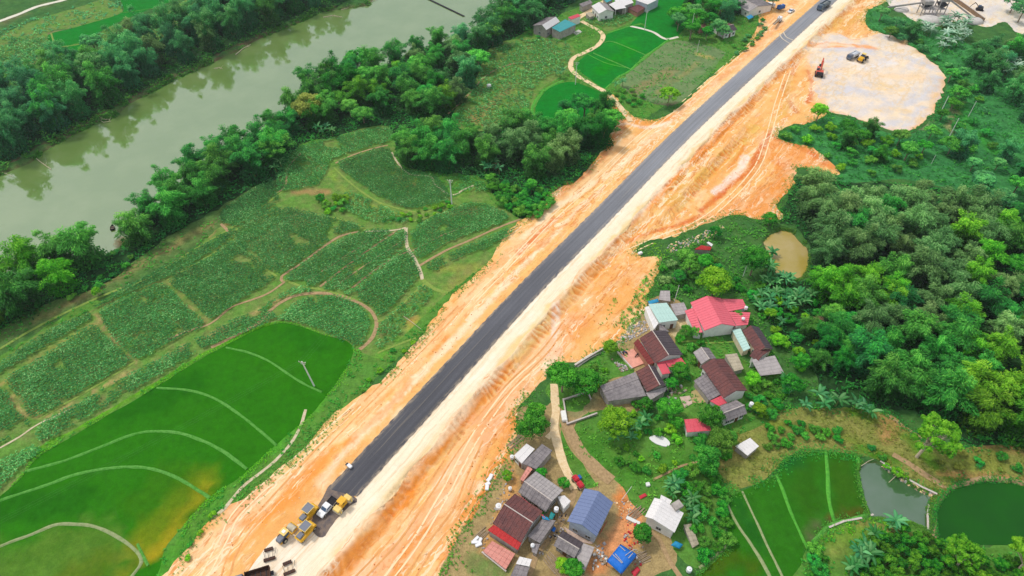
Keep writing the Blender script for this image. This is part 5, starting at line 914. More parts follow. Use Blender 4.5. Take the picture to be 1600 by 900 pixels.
for q in aw['hill']: weeds('scrub', None, .3, .9, 'bush', 'green scrub and grass on the hillside', .45, .4, world=q, noise_cut=.36)
for q in aw['grass']: weeds('long_grass', None, .55, .62, 'bush', 'rough green grass and weeds on open ground', .55, .2, world=q, noise_cut=.42)
for q in aw['terrace']: weeds('dry_grass', None, .8, .55, 'olive', 'dry grass and weeds on the terrace', .5, .2, world=q, noise_cut=.47)
weeds('weeds', [(980, 560), (900, 600), (1030, 400), (1060, 372), (1130, 350), (1180, 345), (1225, 345), (1200, 360), (1190, 440), (1270, 430), (1220, 520), (1280, 600), (1300, 640), (1180, 650), (1210, 590), (1160, 520), (1080, 470), (1010, 470), (990, 520)], .9, .7, 'bush', 'weeds round the village gardens', .5, .3, noise_cut=.4)
weeds('weeds', [(1262, 905), (1264, 858), (1300, 822), (1360, 810), (1420, 818), (1450, 835), (1370, 850), (1335, 905)], 1.1, .5, 'bright', 'bright grass on the orchard bank', .5, .15, noise_cut=.46)
weeds('weeds', [(935, 500), (945, 490), (965, 455), (968, 462), (955, 490), (940, 512)], 1.2, .5, 'bush', 'strip of weeds growing on the bare orange ground', .6, .15, noise_cut=.35)
weeds('weeds', [(680, 905), (722, 835), (750, 792), (762, 780), (745, 830), (725, 870), (760, 905)], 1.0, .55, 'bush', 'weeds along the dirt edge by the lower village', .5, .2, noise_cut=.45)
weeds('weeds', [(0, 45), (80, 20), (170, 0), (200, 0), (180, 40), (95, 105), (60, 130), (0, 140)], .3, 1.1, 'far', 'scrub between the far fields', .5, .3, noise_cut=.45)
weeds('weeds', [(1000, 383), (1022, 380), (1050, 392), (1045, 402), (1010, 405)], 1.2, .5, 'bright', 'patch of grass at the dirt edge below the slope', .5, .15, noise_cut=.3)
weeds('weeds', [(1050, 385), (1085, 372), (1130, 350), (1160, 350), (1150, 372), (1100, 385), (1075, 392)], .5, .6, 'bush', 'scattered weeds on the rubble slope', .5, .2, noise_cut=.52)

def edge_tufts(nm, q, n, size, mat, label, spread=1.3, h=.2):
    i = rng.integers(0, len(q), n); p = q[i] + (np.roll(q, -1, 0)[i] - q[i]) * rng.uniform(0, 1, (n, 1)); p = p + rng.normal(size=(n, 2)) * spread; x, y = p[:, 0], p[:, 1]; k = vis(x, y, 20) & (fbm(x / 6, y / 6, 3) > .42); x, y = x[k], y[k]; tc = topclass(x, y); k = np.ones(len(x), bool)
    for bad in ('rice', 'rice2', 'shoulder', 'maize', 'yardg') + (('earth',) if spread == 1.6 else ()): k &= tc != hash(bad)
    _, v = roadsv(x, y); k &= abs(v) > 11; x, y = x[k], y[k]; n = len(x); z = height(x, y, False); parts = []
    for b in range(4):
        th = rng.uniform(0, 6.28, n); ax = np.stack([np.cos(th), np.sin(th), rng.uniform(-.1, .5, n)], 1); L = size * rng.uniform(.5, 1.3, n); off = rng.uniform(-.4, .4, (n, 3)) * size * [1, 1, .2]; parts.append(leaves(np.stack([x, y, z + h], 1) + ax * (L * .3)[:, None] + off, ax, L, size * .45, np.clip(.5 + rng.normal(size=n) * .2, 0, 1)))
    V, Q, T = merge(parts); setp(link(nm, mesh_np(nm, V, Q, LM[mat], tone=T)), label, 'undergrowth', kind='stuff')
edge_tufts('edge_weeds', aw['earth'][0], 14000, .38, 'bush', 'weeds breaking the edge of the orange earth'); edge_tufts('edge_weeds', aw['yardg'][0], 1500, .7, 'bush', 'weeds along the rim of the gravel yard', 1.6); edge_tufts('edge_weeds', aw['terrace'][0], 2500, .38, 'bush', 'grass fringing the dry terrace'); edge_tufts('edge_weeds', aw['paddyR'][0], 2200, .32, 'bush', 'grass fringing the lower paddies', .7); edge_tufts('edge_weeds', aw['rice'][0], 6000, .32, 'bright', 'grass fringing the big paddies', .9)
for pd in (pond_brown, pond_grey, pond_green): edge_tufts('edge_weeds', pd, 1800, .36, 'bush', 'weeds on the pond margin', .7)
edge_tufts('edge_weeds', river, 9000, 1.0, 'bush', 'plants on the river banks', 1.8, .4)
# ================================================================ BUILDINGS
roof = dict(
 pink=roofmat('pink red sheet roof', lin(234, 112, 126), lin(224, 98, 112), 'sheet', .3), red=roofmat('faded red tiles', lin(206, 62, 62), lin(168, 60, 56), 'tile', .4), rose=roofmat('rose sheet roof', lin(226, 88, 104), lin(200, 84, 92), 'sheet', .4),
 brown=roofmat('old brown roof tiles', lin(132, 84, 80), lin(92, 70, 72), 'tile', .8), dark=roofmat('dark grey roof tiles', lin(98, 88, 92), lin(76, 70, 76), 'tile', .7), grey=roofmat('weathered cement roof sheets', lin(156, 148, 148), lin(108, 102, 106), 'cement', .85),
 lgrey=roofmat('pale cement roof sheets', lin(186, 178, 176), lin(146, 138, 140), 'cement', .6), mint=roofmat('mint metal roof', lin(188, 220, 210), lin(170, 206, 200), 'sheet', .4), white=roofmat('white metal roof', lin(232, 228, 226), lin(218, 212, 210), 'sheet', .4),
 blue=roofmat('slate blue metal roof', lin(120, 134, 172), lin(110, 124, 160), 'sheet', .4), teal=roofmat('teal metal roof', lin(66, 160, 164), lin(60, 150, 156), 'sheet', .4), salmon=roofmat('salmon tiled slab', lin(228, 158, 144), lin(206, 130, 118), 'cement', .6), maroon=roofmat('red brown veranda roof', lin(142, 62, 58), lin(120, 66, 64), 'tile', .6), straw=roofmat('patched pale sheets', lin(196, 184, 160), lin(150, 140, 120), 'cement', .8))
wallm = dict(white=flat('white render', lin(238, 236, 230), .9, .12, .8), grey=flat('grey render', lin(176, 168, 160), .9, .3, .8), brick=flat('brick wall', lin(178, 130, 108), .9, .3, 1.5), cream=flat('cream render', lin(220, 206, 176), .9, .2, .8), blue=flat('pale blue render', lin(196, 206, 218), .9, .2, .8))
ridgem = flat('ridge mortar', lin(206, 194, 186), .9, .2, 2); glass = flat('dark window glass', lin(44, 52, 60), .15, .1); doorm = flat('wooden door', lin(112, 74, 52), .7, .3, 3); framem = flat('window frame paint', lin(196, 200, 196), .6, .1); fascia = flat('roof edge trim', lin(150, 144, 140), .7, .2); shade = flat('dark timber', lin(70, 60, 54), .9, .3, 3)
MATW = wallm
def V3(p, z): return Vector((float(p[0]), float(p[1]), z))
def roofplane(root, org, q, mat, name='roof_slope', t=.1, ribs=.9):
    """q: 4 world points, first edge is along the ridge"""
    q = [Vector(p) - org for p in q]; a = (q[1] - q[0]).normalized(); b = (q[3] - q[0]); b = (b - a * b.dot(a)).normalized(); m = MB().slab(q, t)
    n = a.cross(b).normalized(); n = -n if n.z < 0 else n; L = (q[1] - q[0]).length; k = max(2, int(L / ribs))
    for i in range(k + 1):
        f = i / k * .985 + .0075; p0 = q[0].lerp(q[1], f); p1 = q[3].lerp(q[2], f); w_ = a * .045; m.add([p0 - w_ + n * .004, p0 + w_ + n * .004, p1 + w_ + n * .004, p1 - w_ + n * .004, p0 + n * .07, p1 + n * .07], [(0, 4, 5, 3), (4, 1, 2, 5), (0, 1, 4), (3, 5, 2)])
    return m.build(name, mat, root, uvdir=(a, b))
def openings(root, a, b, zt, mat_w=None, n=2, door=True, out=None):
    """windows and a door proud of the wall a->b (local points)"""
    d = b - a; L = d.length; d.normalize(); nr = Vector((d.y, -d.x, 0)) if out is None else out; rz = math.atan2(d.y, d.x)
    if L < 2.2: return
    sl_ = n + (1 if door else 0)
    for i in range(sl_):
        c = a + d * L * (i + .5) / sl_ + nr * .03
        if door and i == sl_ // 2: o = MB().box((c.x, c.y, 1.0), (.95, .1, 2.0), rz).build('door', doorm, root)
        else:
            fr = MB(); 
            for q in ((0, .55, 1.3, .1), (0, -.55, 1.3, .1)): fr.box((c.x, c.y, 1.5 + q[1]), (1.3, .14, .1), rz)
            for sx in (-.6, 0, .6): fr.box((c.x + d.x * sx, c.y + d.y * sx, 1.5), (.09, .14, 1.0), rz)
            w_ = fr.build('window', framem, root); MB().box((c.x, c.y, 1.5), (1.15, .06, 1.0), rz).build('pane', glass, w_)
def gable(label, A, B, L, Rr, zr, ze, ml, mr, wall='white', name='village_house', over=.45, cat='house', ridge=True, zeR=None, win=(1, 1), gmat=None):
    """A,B picture points of the ridge (A far end); L,Rr picture points of the left and right eave at the far end"""
    zeR = ze if zeR is None else zeR
    a = V3(P(*A, zr), zr); b = V3(P(*B, zr), zr); l = V3(P(*L, ze), ze); r = V3(P(*Rr, zeR), zeR); d = (b - a); d.z = 0; LL = d.length; d.normalize(); nr = Vector((d.y, -d.x, 0))
    wl = max(.8, abs((l - a).dot(nr))); wr = max(.8, abs((r - a).dot(nr))); sgn = 1 if (r - a).dot(nr) > 0 else -1; nR = nr * sgn; nL = -nR
    org = (a + b) / 2; g = h1(org.x, org.y); org.z = g; root = thing(name, label, cat, org)
    zl = Vector((0, 0, 1)); al, bl = a - org, b - org
    eL = lambda p: p + nL * wl + zl * (ze - zr); eR = lambda p: p + nR * wr + zl * (zeR - zr)
    roofplane(root, org, [a, b, b + nL * wl + zl * (ze - zr), a + nL * wl + zl * (ze - zr)], ml)
    roofplane(root, org, [a, b, b + nR * wr + zl * (zeR - zr), a + nR * wr + zl * (zeR - zr)], mr)
    if ridge: MB().cyl(al - d * .02 + zl * .03, bl + d * .02 + zl * .03, .13, n=6).build('ridge_cap', ridgem, root)
    ai = al + d * over; bi = bl - d * over; il = wl - over; ir = wr - over; zel = ze - g + over * (zr - ze) / wl - .12; zer = zeR - g + over * (zr - zeR) / wr - .12; zt = zr - g - .14
    fl = Vector((1, 1, 0))
    def pt(p, off, z): q = p + off; return (q.x, q.y, z)
    m = MB(); vs = [pt(ai, nL * il, -.3), pt(ai, nR * ir, -.3), pt(bi, nR * ir, -.3), pt(bi, nL * il, -.3), pt(ai, nL * il, zel), pt(ai, nR * ir, zer), pt(bi, nR * ir, zer), pt(bi, nL * il, zel), pt(ai, nL * 0, zt), pt(bi, nL * 0, zt)]
    m.add(vs, [(0, 1, 5, 8, 4), (3, 7, 9, 6, 2), (0, 4, 7, 3), (1, 2, 6, 5)]); m.build('wall', wallm[wall], root)
    if LL > 4:
        q0 = Vector(pt(bi, nL * il, 0)); q1 = Vector(pt(bi, nR * ir, 0)); openings(root, q0, q1, zel, n=win[0], door=False, out=d)
        s0, s1 = (Vector(pt(ai, nL * il, 0)), Vector(pt(bi, nL * il, 0))) if nL.y < 0 else (Vector(pt(ai, nR * ir, 0)), Vector(pt(bi, nR * ir, 0))); openings(root, s0, s1, zel, n=win[1] + 1, door=True, out=(nL if nL.y < 0 else nR))
    return root
def shed(label, q, z, mat, wall='grey', name='shed', cat='shed', open_=False, over=.3, posts=False, win=0):
    """q: 4 picture points of a single-slope roof, z: their heights"""
    w_ = [V3(P(*p, zz), zz) for p, zz in zip(q, z)]
    w_[2] = w_[2]; org = sum(w_, Vector()) / 4; g = h1(org.x, org.y); org.z = g; root = thing(name, label, cat, org); roofplane(root, org, w_, mat)
    c = sum((p - org for p in w_), Vector()) / 4; m = MB(); ins = []
    for p in w_:
        k = p - org; h = Vector((k.x - c.x, k.y - c.y, 0)); f = max(.3, 1 - over / max(h.length, .5)); ins.append((c.x + h.x * f, c.y + h.y * f, k.z - .16 + (c.z - k.z) * (1 - f)))
    if open_:
        for i, p in enumerate(ins):
            MB().cyl((p[0], p[1], -.2), (p[0], p[1], p[2]), .12, n=6).build('post', wallm['white'], root)
        # back wall on the far edge and low sides
        i, j = sorted(range(4), key=lambda k: -ins[k][1])[:2]; a, b = ins[i], ins[j]; m.add([(a[0], a[1], -.2), (b[0], b[1], -.2), b, a], [(0, 1, 2, 3)]); m.build('wall', wallm[wall], root)
    else:
        m.add([(p[0], p[1], -.3) for p in ins] + ins, [(0, 1, 5, 4), (1, 2, 6, 5), (2, 3, 7, 6), (3, 0, 4, 7)]); m.build('wall', wallm[wall], root)
        if win:
            i, j = sorted(range(4), key=lambda k: ins[k][1])[:2]; i, j = (i, j) if ins[i][0] < ins[j][0] else (j, i); a, b = Vector(ins[i]), Vector(ins[j]); a.z = b.z = 0; openings(root, a, b, 2, n=win, door=True, out=Vector(((b - a).y, -(b - a).x, 0)).normalized())
    return root
def lean(root, q, z, mat, wall=None, name='lean_to_roof'):
    """a lower roof that belongs to the house root"""
    w_ = [V3(P(*p, zz), zz) for p, zz in zip(q, z)]; org = root.location; o = roofplane(root, org, w_, mat, name)
    if wall:
        c = sum((p - org for p in w_), Vector()) / 4; ins = []
        for p in w_:
            k = p - org; f = .9; ins.append((c.x + (k.x - c.x) * f, c.y + (k.y - c.y) * f, k.z - .14))
        MB().add([(p[0], p[1], -.3) for p in ins] + ins, [(0, 1, 5, 4), (1, 2, 6, 5), (2, 3, 7, 6), (3, 0, 4, 7)]).build('lean_to_wall', wallm[wall], root)
    return o
r = roof
# --- upper village
h = gable('large house with pink-red sheet roof and white gable wall', (1105, 462), (1128, 506), (1079, 473), (1127, 467), 5.6, 3.6, r['pink'], r['pink'], 'white', win=(0, 2), zeR=3.7, ridge=False)
lean(h, [(1084, 480.5), (1098, 519), (1086.4, 520.6), (1070, 485.5)], [3.4, 3.4, 2.6, 2.6], r['pink'], 'white'); lean(h, [(1127, 467), (1138, 487), (1167, 481), (1160.5, 467.6)], [3.5, 3.5, 2.8, 2.8], r['pink'], 'white'); lean(h, [(1138, 487), (1151, 509), (1168.5, 507.4), (1172.6, 488)], [3.5, 3.6, 2.8, 2.8], r['pink'], 'white')
h = shed('small house with mint metal roof beside the orange dirt', [(1013, 475), (1041.7, 473), (1059.8, 500), (1030, 504)], [4.4, 4.4, 3.6, 3.6], r['mint'], 'white', 'village_house', 'house', win=1)
lean(h, [(1013, 478), (1029, 505), (1022, 514.5), (1007.5, 480)], [3.4, 3.4, 3.0, 3.0], r['white'], 'white'); lean(h, [(1030, 505), (1036, 509), (1046, 518), (1030, 518)], [2.6, 2.6, 2.2, 2.2], r['grey'], 'grey')
shed('grey cement shed roof between mint roof and pink roof', [(1047.5, 475), (1068.6, 472.5), (1076, 489), (1056, 493)], [3.2, 3.2, 2.4, 2.4], r['lgrey'], 'grey'); shed('pale grey slab roof behind the mint-roofed house', [(1032, 454), (1046.6, 454), (1047.4, 471), (1029, 468)], [2.6, 2.6, 2.3, 2.3], r['lgrey'], 'grey')
h = gable('gabled house with mottled brown left and dark grey right roof slope', (1019, 516), (1045, 554.6), (999, 528.6), (1042, 518), 5.2, 3.2, r['brown'], r['dark'], 'white', win=(0, 2))
lean(h, [(1038, 564), (1064.5, 558.6), (1071.8, 568.4), (1047, 576)], [2.9, 2.9, 2.4, 2.4], r['rose'], 'white'); lean(h, [(1026, 567), (1038, 564), (1047.5, 583), (1035, 585)], [2.8, 2.8, 2.3, 2.3], r['rose'], 'white'); lean(h, [(997, 529), (1023, 567), (1014, 570), (990, 536)], [2.9, 2.9, 2.4, 2.4], r['maroon'], 'brick')
h = gable('low gabled house with red-brown tiles attached to the long grey shed', (1013.4, 570), (1031.4, 601.6), (994, 581.4), (1024, 574), 4.6, 3.0, r['brown'], r['dark'], 'grey', win=(1, 1)); lean(h, [(1009, 614), (1042, 604), (1040, 611), (1016, 625)], [2.7, 2.7, 2.2, 2.2], r['lgrey'], 'grey')
shed('dark upper half of the long grey cement shed roof', [(937, 603), (993, 581), (998, 592), (943, 613)], [2.9, 2.9, 3.4, 3.4], r['grey'], 'grey'); shed('long blotchy grey cement roof above the banana garden', [(943, 613.5), (998, 592.5), (1010, 618.5), (950, 627)], [3.4, 3.4, 2.5, 2.5], r['grey'], 'grey')
h = gable('long brown tiled house with bright white end gable', (1114, 560), (1150.5, 610.5), (1095, 571), (1131, 560), 5.4, 3.6, r['brown'], r['brown'], 'white', win=(0, 3), ridge=False); lean(h, [(1102, 583), (1126.6, 616.3), (1108, 625.7), (1084, 594.7)], [2.9, 2.9, 2.3, 2.3], r['grey'], 'grey'); lean(h, [(1109, 626.4), (1127.4, 617.8), (1136, 629.3), (1123, 634.4)], [2.6, 2.6, 2.3, 2.3], r['rose'], 'white')
gable('small grey gabled outhouse above the long brown house', (1095.4, 542.4), (1108.4, 561), (1083.2, 550.5), (1109, 545.6), 4.2, 2.8, r['lgrey'], r['grey'], 'grey', win=(0, 0), name='outhouse', cat='outhouse')
h = gable('low grey gabled house with white ridge line below the long house', (1129.5, 646), (1163, 633), (1126.6, 662), (1123.8, 635), 4.2, 2.8, r['grey'], r['grey'], 'white', win=(0, 2))
shed('low red metal roof beside the ball-shaped tree', [(1069, 655.3), (1105, 652.4), (1111.5, 672.6), (1073.2, 675.5)], [2.9, 2.9, 2.4, 2.4], r['rose'], 'white', win=0)
h = gable('brown tiled house with a mint metal strip along its left side', (1173, 508), (1196, 543), (1158, 513.5), (1187, 513), 4.8, 3.2, r['brown'], r['dark'], 'cream', win=(0, 1), ridge=False); lean(h, [(1157, 513), (1172.6, 544), (1162, 549), (1144, 515.6)], [3.0, 3.0, 2.5, 2.5], r['mint'], 'cream')
h = gable('square brown roof joined to the lower end of the brown and mint house', (1178, 547), (1191, 556), (1163.6, 550.5), (1196, 541), 4.2, 3.0, r['brown'], r['brown'], 'white', win=(0, 0), ridge=False)
shed('open shed with grey roof on white posts', [(1174, 562), (1210.7, 555.4), (1225.4, 583), (1188, 587)], [3.2, 3.2, 2.6, 2.6], r['lgrey'], 'white', open_=True); shed('narrow lean-to roof of striped pale and brown sheets', [(1132.7, 554), (1151.4, 552), (1162, 576.5), (1147.4, 580)], [2.6, 2.6, 2.1, 2.1], r['straw'], 'grey', win=0)
shed('tiny red-roofed hut in the scrub', [(1085, 389.6), (1096, 383), (1112, 386), (1110, 391)], [2.4, 2.8, 2.6, 2.1], r['red'], 'grey', 'hut', 'hut'); shed('white sheet roof beside the tiny red-roofed hut', [(1104, 379), (1107, 377.5), (1114, 382), (1112, 385)], [2.5, 2.5, 2.4, 2.4], r['white'], 'grey', 'hut', 'hut'); shed('small ruined grey hut among bushes above the mint roof', [(1052, 429.4), (1067.4, 427), (1070, 433), (1055, 437)], [2.3, 2.3, 1.9, 1.9], r['lgrey'], 'grey', 'hut', 'hut')
shed('white concrete slab roof alone on the dry terrace', [(1149, 697), (1172, 684), (1186, 697), (1168, 712)], [2.3, 2.3, 2.2, 2.2], r['white'], 'grey', 'hut', 'hut')
# --- lower village
h = shed('white slab-roofed house beside the orange dirt pond', [(822.7, 693), (835.6, 701.4), (815.4, 724), (803, 711.5)], [3.4, 3.4, 3.2, 3.2], r['white'], 'white', 'village_house', 'house', win=1); shed('grey cement roof leaning on the white slab-roofed house', [(847, 693.5), (863, 704), (838, 733), (816, 724)], [3.5, 3.3, 3.0, 3.2], r['grey'], 'grey'); shed('narrow pinkish tiled lean-to below the white slab house', [(825.5, 727), (832, 733), (817.6, 752), (812.6, 748.6)], [2.8, 2.8, 2.5, 2.5], r['salmon'], 'brick')
h = gable('big grey cement roof with pale ridge in the lower village', (819, 752), (863, 783), (807.5, 767), (837, 736), 4.8, 3.2, r['grey'], r['lgrey'], 'grey', win=(1, 2)); lean(h, [(871, 776), (882, 774), (892, 783), (881, 795)], [3.0, 3.0, 2.8, 2.8], r['white'], 'white')
h = gable('large brown tiled house with a bright red lower roof strip', (787.7, 787.5), (832.4, 816.5), (771, 819), (805, 771.5), 5.2, 3.3, r['brown'], r['brown'], 'white', win=(0, 2), zeR=3.4); lean(h, [(771, 819.8), (816.5, 845), (809.3, 859.5), (761.7, 828)], [3.25, 3.25, 2.7, 2.7], r['red'], 'grey'); lean(h, [(807, 770), (846, 803), (852, 810), (812, 774)], [3.5, 3.5, 3.4, 3.4], r['rose'], None)
shed('grey cement roof right of the white gable of the brown house', [(847, 811), (868.5, 813), (844, 848.7), (824, 838)], [3.0, 3.0, 2.6, 2.8], r['grey'], 'grey'); shed('small grey roof at the narrow end beside the dirt lane', [(832, 849), (844, 850), (838, 866), (831, 862)], [2.4, 2.4, 2.1, 2.1], r['grey'], 'grey')
shed('flat salmon tiled roof at the lower village edge', [(769, 845), (805, 865.3), (790.5, 890), (754.4, 861)], [1.2, 1.2, 1.0, 1.0], r['salmon'], 'brick', 'terrace_roof', 'flat roof'); shed('white flat roof beside the dirt lane at the bottom', [(812, 869.6), (831, 874), (827, 885), (806, 881)], [3.4, 3.4, 3.3, 3.3], r['white'], 'white', 'village_house', 'house'); shed('grey cement roof cut off by the bottom edge', [(806, 882), (827, 886), (819, 912), (795, 906)], [3.0, 3.0, 2.7, 2.7], r['grey'], 'grey')
gable('tall house with smooth slate-blue roof and pale gable wall', (936, 767.5), (909, 820), (913.3, 763.3), (957, 787.5), 6.4, 4.6, r['blue'], r['blue'], 'blue', win=(2, 2), ridge=False)
h = gable('dark grey cement-roofed shed below the blue-roofed house', (872, 838), (905, 858), (861, 850), (880, 829), 3.6, 2.6, r['grey'], r['dark'], 'grey', 'shed', cat='shed', win=(0, 1)); shed('pale grey roof joined to the dark cement shed', [(911.8, 848.7), (929, 855), (913, 893), (900, 868)], [3.0, 3.0, 2.5, 2.5], r['lgrey'], 'grey')
h = gable('white-roofed house beside the footpath and banana bushes', (1035, 781), (1020, 811), (1021.5, 780), (1069, 800), 5.0, 4.2, r['white'], r['white'], 'white', win=(1, 1), ridge=False); lean(h, [(1033, 773), (1050, 782), (1044, 792), (1030, 784)], [4.9, 4.7, 4.6, 4.8], r['white'], None, 'roof_slope'); MB().box(tuple(Vector(P(1058, 790, 4.8)) - h.location), (2.2, 1.8, .9), .5).build('roof_tank_box', wallm['grey'], h)
shed('broken pale roof slabs beside the white-roofed house', [(1068, 820), (1080, 818), (1092, 850), (1082, 856)], [1.6, 1.6, .6, .6], r['straw'], 'grey', 'ruined_shed', 'ruin')
# --- upper hamlet
h = gable('long white barn with grey end wall beside the teal roof', (868.5, 26), (847, 39), (862, 22), (881, 30), 6.0, 4.2, r['grey'], r['white'], 'grey', win=(1, 1), ridge=False, name='barn', cat='barn'); shed('teal metal barn roof on dark walls', [(862, 43.3), (883, 30), (900.4, 37.8), (875, 50)], [4.6, 4.6, 4.0, 4.0], r['teal'], 'grey', 'barn', 'barn'); shed('small house with pink-red roof behind the teal barn', [(887.5, 27), (903, 21.4), (907.7, 25), (893, 30.4)], [4.2, 4.2, 3.6, 3.6], r['rose'], 'white', 'village_house', 'house', win=1)
gable('white-roofed house where the hamlet lane turns', (936, 3), (948, 15), (924.6, 10), (948, 6), 5.6, 4.0, r['white'], r['lgrey'], 'white', win=(1, 1), ridge=False); shed('white open-sided barn in the upper hamlet', [(951.6, 6.8), (966, 0), (978.6, 12), (962, 15)], [5, 5, 4.2, 4.2], r['white'], 'grey', 'barn', 'barn', open_=True); shed('white wide roof at the top edge of the hamlet', [(960, 0), (982, -8), (990, 4), (973, 10)], [5, 5, 4.2, 4.2], r['white'], 'grey', 'barn', 'barn')
shed('white and blue metal roof at the top beside the paddy', [(993, 0), (1014, -10), (1030, -2), (1012, 7)], [4.6, 4.6, 4.2, 4.2], r['white'], 'blue', 'village_house', 'house'); shed('low brown walled shed below the white and blue roof', [(981, 12), (997, 7), (1008, 12), (996, 20)], [2.6, 2.6, 2.3, 2.3], r['brown'], 'brick'); shed('grey cement roof left of the hamlet lane', [(905, 6), (922, 0), (926, 4), (910, 11)], [3.2, 3.2, 2.8, 2.8], r['grey'], 'grey'); shed('striped low sheds under the corner house', [(915, 21), (922, 18), (929, 24), (922, 27)], [2.2, 2.2, 1.9, 1.9], r['straw'], 'grey'); shed('teal roof at the top edge above the corner house', [(942, -2), (952, -6), (958, -1), (948, 4)], [4, 4, 3.6, 3.6], r['teal'], 'grey', 'barn', 'barn')
gable('old brown-roofed house half hidden by trees near the upper road', (1127, 43), (1146, 38), (1127, 53), (1120, 38), 4.6, 3.2, r['dark'], r['brown'], 'white', win=(0, 1)); gable('grey-roofed house at the top beside the upper road', (1158, -3), (1184, 10), (1150, 8), (1176, -8), 5, 3.4, r['lgrey'], r['grey'], 'white', win=(1, 1)); shed('brown roof left of the old house in the trees', [(1090, 40), (1102, 36), (1104, 43), (1093, 47)], [2.8, 2.8, 2.4, 2.4], r['salmon'], 'brick')
# --- blue tarpaulin building, loose tarps and sheets
tarpb = roofmat('blue tarpaulin', lin(34, 118, 214), lin(26, 96, 190), 'sheet', .5); tarpc = roofmat('light blue tarpaulin', lin(40, 150, 196), lin(30, 130, 180), 'sheet', .4); tarpr = roofmat('red tarpaulin', lin(206, 50, 66), lin(180, 40, 56), 'sheet', .4); tarpt = roofmat('teal tarpaulin', lin(30, 140, 140), lin(30, 120, 110), 'sheet', .4)
def tarp(label, q, z, mat, sag=.25, name='tarpaulin', group=None, n=8, poles=()):
    w_ = [V3(P(*p, zz), zz) for p, zz in zip(q, z)]; org = sum(w_, Vector()) / 4; org.z = h1(org.x, org.y); root = thing(name, label, 'tarpaulin', org, group=group); m = MB(); vs = []
    for i in range(n + 1):
        for j in range(n + 1):
            a, b = i / n, j / n; p = w_[0].lerp(w_[1], a).lerp(w_[3].lerp(w_[2], a), b) - org; e = min(a, 1 - a, b, 1 - b) * 4; p.z += sag * (min(1, e) - 1) + random.uniform(-.05, .07); vs.append(p)
    m.add(vs, [(i * (n + 1) + j, (i + 1) * (n + 1) + j, (i + 1) * (n + 1) + j + 1, i * (n + 1) + j + 1) for i in range(n) for j in range(n)])
    o = m.build('sheet', mat, root, uvdir=(Vector((1, 0, 0)), Vector((0, 1, 0))), smooth=True); md = o.modifiers.new('thick', 'SOLIDIFY'); md.thickness = .06
    if min(z) > 1.5:
        for p in w_: k = p - org; MB().cyl((k.x * .93, k.y * .93, -.2), (k.x * .93, k.y * .93, k.z - .3), .08, n=6).build('post', doorm, root)
    for (p0, p1) in poles:
        zz = max(z) + .12; a, b = Vector(P(*p0, zz)) - org, Vector(P(*p1, zz)) - org; MB().cyl(a, b, .07, n=6).build('batten', palebark, root)
    return root
tarp('big blue tarpaulin roof weighed down with pale battens', [(970, 848), (996.7, 865), (971.5, 896), (948, 875)], [3.4, 3.4, 3.0, 3.0], tarpb, .6, 'tarpaulin_shelter', poles=[((968, 853), (977, 861)), ((957, 866), (972, 880)), ((961, 865), (973, 879)), ((977, 868), (989, 859)), ((982, 872), (989, 864))])
tarp('small blue tarpaulin beside the white-roofed house', [(1048, 851), (1056, 844), (1068, 850), (1062, 857)], [1.6, 1.8, 1.4, 1.2], tarpc, .3); tarp('light blue tarpaulin behind the mint-roofed house', [(1012.5, 470), (1028, 466), (1030.4, 471.5), (1015, 475)], [2.4, 2.4, 2.2, 2.2], tarpc, .2)
tarp('red tarpaulin lying on the village green', [(998, 775), (1008, 770), (1012, 774), (1001, 780)], [.35, .35, .3, .3], tarpr, .1); tarp('crumpled red tarpaulin at the bottom edge', [(986, 893), (996, 884), (1001, 890), (992, 902)], [.6, .6, .5, .5], tarpr, .2); tarp('red sheet leaning beside the blue-roofed house', [(945, 818), (949, 813), (941, 828), (936, 836)], [1.2, 1.2, 1.0, 1.0], tarpr, .1); tarp('blue sheet at the foot of the white gable', [(846, 804), (856, 808), (859, 813), (848, 811)], [3.3, 3.3, 3.2, 3.2], tarpc, .1); tarp('teal sheet beside the blue one near the white gable', [(861, 799), (868, 803), (863, 812), (857, 810)], [3.1, 3.1, 3, 3], tarpt, .1); tarp('blue sheet over goods by the dirt lane', [(865, 822), (869, 825), (866, 831), (861, 828)], [1.2, 1.2, 1.1, 1.1], tarpb, .2); tarp('small red cover beside the concrete pipe', [(990, 818), (995, 816), (997, 820), (992, 823)], [.7, .7, .6, .6], tarpr, .2)
tarp('blue tarpaulin by the trees beside the upper road', [(1166, 25), (1174, 22), (1178, 26), (1170, 30)], [2.2, 2.2, 2, 2], tarpc, .2)
